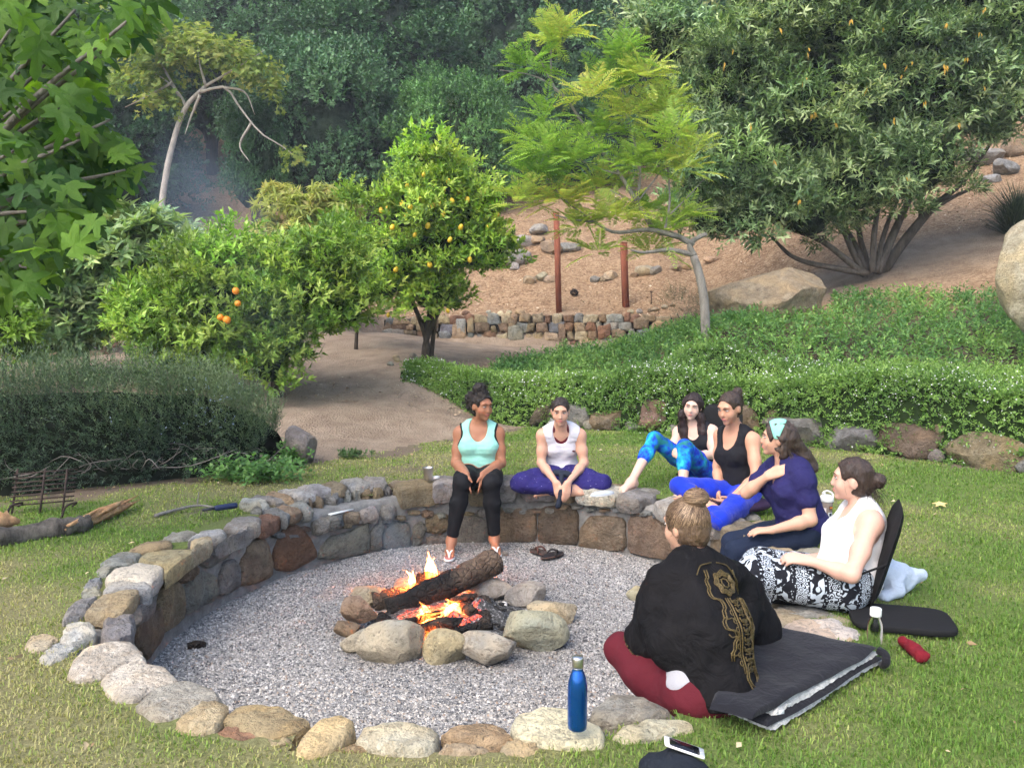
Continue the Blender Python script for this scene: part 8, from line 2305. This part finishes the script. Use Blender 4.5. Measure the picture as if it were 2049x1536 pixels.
# strands drawn up from the nape and temples to the bun
th = rg.uniform(0, 2 * np.pi, n); el_ = rg.uniform(-.75, .75, n)
loc = np.stack([np.cos(el_) * np.cos(th) * .086, np.cos(el_) * np.sin(th) * .106 - .012, np.sin(el_) * .097 + .026], 1)
keep = (loc[:, 1] < .045); loc = loc[keep]; n = len(loc)
st = hc + loc @ j['HA']; t_ = np.linspace(0, 1, 8)
path = []
for a_ in t_:
    q = st * (1 - a_ * .75) + bun * a_ * .75; d_ = (q - hc) @ j['HA'].T; d_[:, 2] -= .026; d_[:, 1] += .012
    s_ = np.sqrt((d_[:, 0] / .0855) ** 2 + (d_[:, 1] / .1045) ** 2 + (d_[:, 2] / .0965) ** 2)
    d_ /= np.maximum(s_, .3)[:, None]; d_[:, 2] += .026; d_[:, 1] -= .012
    path.append(hc + d_ @ j['HA'] * (1 + rg.normal(0, .008, (n, 1))))
path = np.stack(path, 1); side = nrm(np.cross(path[:, -1] - path[:, 0], path[:, 0] - hc))[:, None] * .0011
V = np.stack([path - side, path + side], 2).reshape(-1, 3); i = (np.arange(n)[:, None] * 16 + np.arange(7)[None] * 2).ravel()
STR = Mat("hair_strand", .45, .4); STR.color(STR.attr())
cc = np.repeat(palette(rg, n, [(.06, .035, .02), (.17, .105, .06), (.36, .25, .15)]), 16, 0)
mk("hair_strands", V, np.stack([i, i + 1, i + 3, i + 2], 1), STR.m, pr, cc)
n = 260; a_ = rg.uniform(0, 6.28, n); rad = rg.uniform(.02, .047, n)
mb = MB()
for k_ in range(110):
    a0 = rg.uniform(0, 6.28); h_ = rg.uniform(-.4, .98); R_ = .054 * math.sqrt(1 - h_ * h_) + .001; aa = np.linspace(a0, a0 + rg.uniform(1.2, 3), 10)
    hh = h_ + np.linspace(0, rg.uniform(-.3, .3), 10); Rr = .0535 * np.sqrt(np.clip(1 - hh ** 2, .02, 1))
    pp = bun + (np.cos(aa)[:, None] * r + np.sin(aa)[:, None] * f_) * Rr[:, None] + u * (hh * .043)[:, None]
    v, f = tube(pp, .0026, 5); mb.add(v, f, palette(rg, 1, [(.06, .035, .02), (.17, .105, .06), (.34, .24, .14)])[0])
mb.build("bun_coils", STR.m, pr)
n = 60; wisps(pr, hc + rand_dir(rg, n) * .09, rand_dir(rg, n) + u * .3, .06, STR.m, rg, .3, 6, .0008)

# ---------------------------------------------------------------- blanket, red cap, phone and pouch
cor = [(1500, 1245), (1760, 1310), (1765, 1330), (1545, 1462), (1430, 1430), (1370, 1330)]
q0 = G(1600, 1370)
t = thing("blanket", q0, "folded charcoal fleece blanket with a white woolly lining lying on the grass", "blanket")
def sheet(c4, z, thick, mat, name, seed, m=46, wave=.014, fuzz=0.0):
    a, b, c, d = [G(u, v, z) for u, v in c4]
    s, t_ = np.meshgrid(np.linspace(0, 1, m), np.linspace(0, 1, m))
    base = a * ((1 - s) * (1 - t_))[..., None] + b * (s * (1 - t_))[..., None] + c * (s * t_)[..., None] + d * ((1 - s) * t_)[..., None]
    nz = noise3(base, 5, seed) + .5 * noise3(base, 11, seed + 1)
    edge = np.minimum(np.minimum(s, 1 - s), np.minimum(t_, 1 - t_))
    base[..., :2] += (.02 * np.stack([noise3(base, 4, seed + 3), noise3(base, 4, seed + 4)], -1)) * (1 - np.clip(edge * 8, 0, 1))[..., None]
    top = base + [0, 0, 0]; top[..., 2] += nz * wave + thick * np.clip(edge * 14, .0, 1) ** .5
    bot = base.copy(); bot[..., 2] += nz * wave
    V = np.concatenate([top.reshape(-1, 3), bot.reshape(-1, 3)]); i = (np.arange(m - 1)[:, None] * m + np.arange(m - 1)[None]).ravel()
    q = np.stack([i, i + 1, i + m + 1, i + m], 1)
    if fuzz: V = V + fuzz * np.stack([noise3(V, 90, k) for k in range(3)], 1)
    return mk(name, V, np.concatenate([q, q[:, ::-1] + m * m]), mat, t)
FLEECE = cloth_mat("charcoal_fleece", (.012, .012, .017), .85, var=.5, folds=.5, sheen=.08)
SHERPA = Mat("white_sherpa", .95, .1); n = SHERPA.noise(60, 4, .7); SHERPA.color(SHERPA.ramp(n, [(.3, (.42, .42, .40)), (.65, (.72, .72, .69))])); SHERPA.bump(n, 1, .02); SHERPA = SHERPA.m
sheet([(1440, 1420), (1535, 1268), (1773, 1324), (1541, 1460)], .008, .024, SHERPA, "lining", 3, 70, .006, .006)
sheet([(1442, 1412), (1530, 1262), (1764, 1317), (1538, 1449)], .034, .018, FLEECE, "lower_fold", 5, 46, .006)
sheet([(1445, 1402), (1530, 1252), (1757, 1306), (1548, 1429)], .054, .024, SHERPA, "lining_fold", 7, 70, .007, .006)
sheet([(1418, 1420), (1505, 1238), (1752, 1296), (1508, 1440)], .080, .022, FLEECE, "upper_fold", 9, 60, .012)
v, f = box(G(1560, 1428, .045), (.045, .003, .03), .5); mk("care_label", v, f, WP, t)
v, f = tube(spline([G(1757, 1300, .085), G(1772, 1310, .075), G(1772, 1326, .045), G(1766, 1330, .02)], 10), .018, 8); mk("rolled_edge", v, f, FLEECE, t)
q0 = G(1828, 1312)
t = thing("crumpled_cloth", q0, "crumpled dark red cloth lying on the grass behind the blanket", "cloth")
F = Field([cone(G(1808, 1296) + [0, 0, .03], G(1850, 1322) + [0, 0, .025], .022, .028, .02), cone(G(1815, 1300) + [0, 0, .02], G(1840, 1322) + [0, 0, .02], .02, .025, .02)], .006); F.wrinkle(.008, 26, 4); v, f = F.mesh(1); mk("folds", v, f, cloth_mat("dark_red_wool", (.17, .010, .018), .9), t)
q0 = G(1350, 1556)
t = thing("drawstring_pouch", q0, "dark navy knitted pouch on the grass under the phone", "pouch")
F = Field([ell(G(1345, 1562) + [0, 0, .045], np.eye(3), (.095, .085, .052), .02), cone(G(1305, 1560) + [0, 0, .03], G(1390, 1565) + [0, 0, .03], .045, .045, .03)], .007); F.wrinkle(.008, 24, 12); F.plane(V3(0, 0, .006), V3(0, 0, -1)); v, f = F.mesh(1); mk("folds", v, f, cloth_mat("dark_knit", (.014, .018, .026), .9, folds=.6), t)
a_, b_ = P(1331, 1474, 2.80), P(1406, 1500, 2.78)
ctr = (a_ + b_) / 2; ax = nrm(b_ - a_); nrm_ = nrm(V3(.05, .05, .99)); dn = nrm(np.cross(ax, nrm_)); dn = dn if dn[1] < 0 else -dn
t = thing("phone", ctr, "white smartphone leaning on the dark pouch", "phone")
def plate(c, a, b, n_, la, lb, th, mat, name, par, m=6):
    k_ = []
    for sx_, sy_ in ((1, 1), (-1, 1), (-1, -1), (1, -1)):
        for th_ in np.linspace(0, np.pi / 2, m): 
            base_a = {(1, 1): 0, (-1, 1): .5, (-1, -1): 1.0, (1, -1): 1.5}[(sx_, sy_)] * np.pi
            k_.append(((la / 2 - .009) * sx_ + .009 * math.cos(base_a + th_), (lb / 2 - .009) * sy_ + .009 * math.sin(base_a + th_)))
    k_ = np.array(k_); N = len(k_)
    V = np.concatenate([c + k_[:, :1] * a + k_[:, 1:] * b + n_ * z for z in (-th / 2, th / 2)]); i = np.arange(N); j_ = (i + 1) % N
    V = np.concatenate([V, [c - n_ * th / 2, c + n_ * th / 2]])
    return mk(name, V, [np.stack([i, j_, j_ + N, i + N], 1), np.concatenate([np.stack([np.full(N, 2 * N), j_, i], 1), np.stack([np.full(N, 2 * N + 1), i + N, j_ + N], 1)])], mat, par, smooth=False)
pc_ = ctr + dn * .028
plate(pc_, ax, dn, nrm_, .138, .067, .0075, WP, "case", t)
plate(pc_ + nrm_ * .0042, ax, dn, nrm_, .104, .058, .0012, Mat("black_glass", .08, .6).color((.008, .008, .012)).m, "screen", t)
v, f = lathe([(0, 0), (.0048, 0), (.0048, .001), (0, .001)], 16, (0, 0, 0)); v = pc_ + ax * .060 + v[:, :1] * ax + v[:, 1:2] * dn + (v[:, 2:] + .0040) * nrm_; mk("home_button", v, f, Mat("button_ring", .3, .5).color((.6, .6, .6)).m, t)
q = G(1877, 1010, .02)
v, f, c = leaf_mesh(np.array([q - [.05, 0, 0]]), np.array([[1.0, .15, .05]]), np.array([[0, -.3, 1.0]]), np.array([.14]), np.array([.09]), TSTAR, np.array([[.62, .46, .2]]))
tag(mk("dry_leaf", v, f, LITTER, None, c, loc=q), "large dry tan leaf lying by itself on the lawn", "leaf")
q = P(742, 1183, 5.62)
v, f, c = leaf_mesh(np.array([q - [.04, 0, 0]]), np.array([[1.0, -.3, .25]]), np.array([[0, -.5, 1.0]]), np.array([.085]), np.array([.055]), TSTAR, np.array([[.34, .16, .08]]))
tag(mk("dry_leaf", v, f, LITTER, None, c, loc=q), "curled brown leaf on top of the cream fire ring stone", "leaf")

# ================================================================ the air over the hillside
v, f = box((0, 35, 22.5), (142, 132, 48))
m = bpy.data.materials.new("haze"); m.use_nodes = True; t_ = m.node_tree; t_.nodes.clear()
o_ = t_.nodes.new("ShaderNodeOutputMaterial"); pv = t_.nodes.new("ShaderNodeVolumePrincipled"); pv.inputs["Color"].default_value = (.86, .93, 1, 1); pv.inputs["Density"].default_value = .0017; pv.inputs["Anisotropy"].default_value = .2
t_.links.new(pv.outputs[0], o_.inputs["Volume"])
tag(mk("haze", v, f, m, smooth=False), "faint bluish haze over the wooded hillside", "haze", kind="stuff")
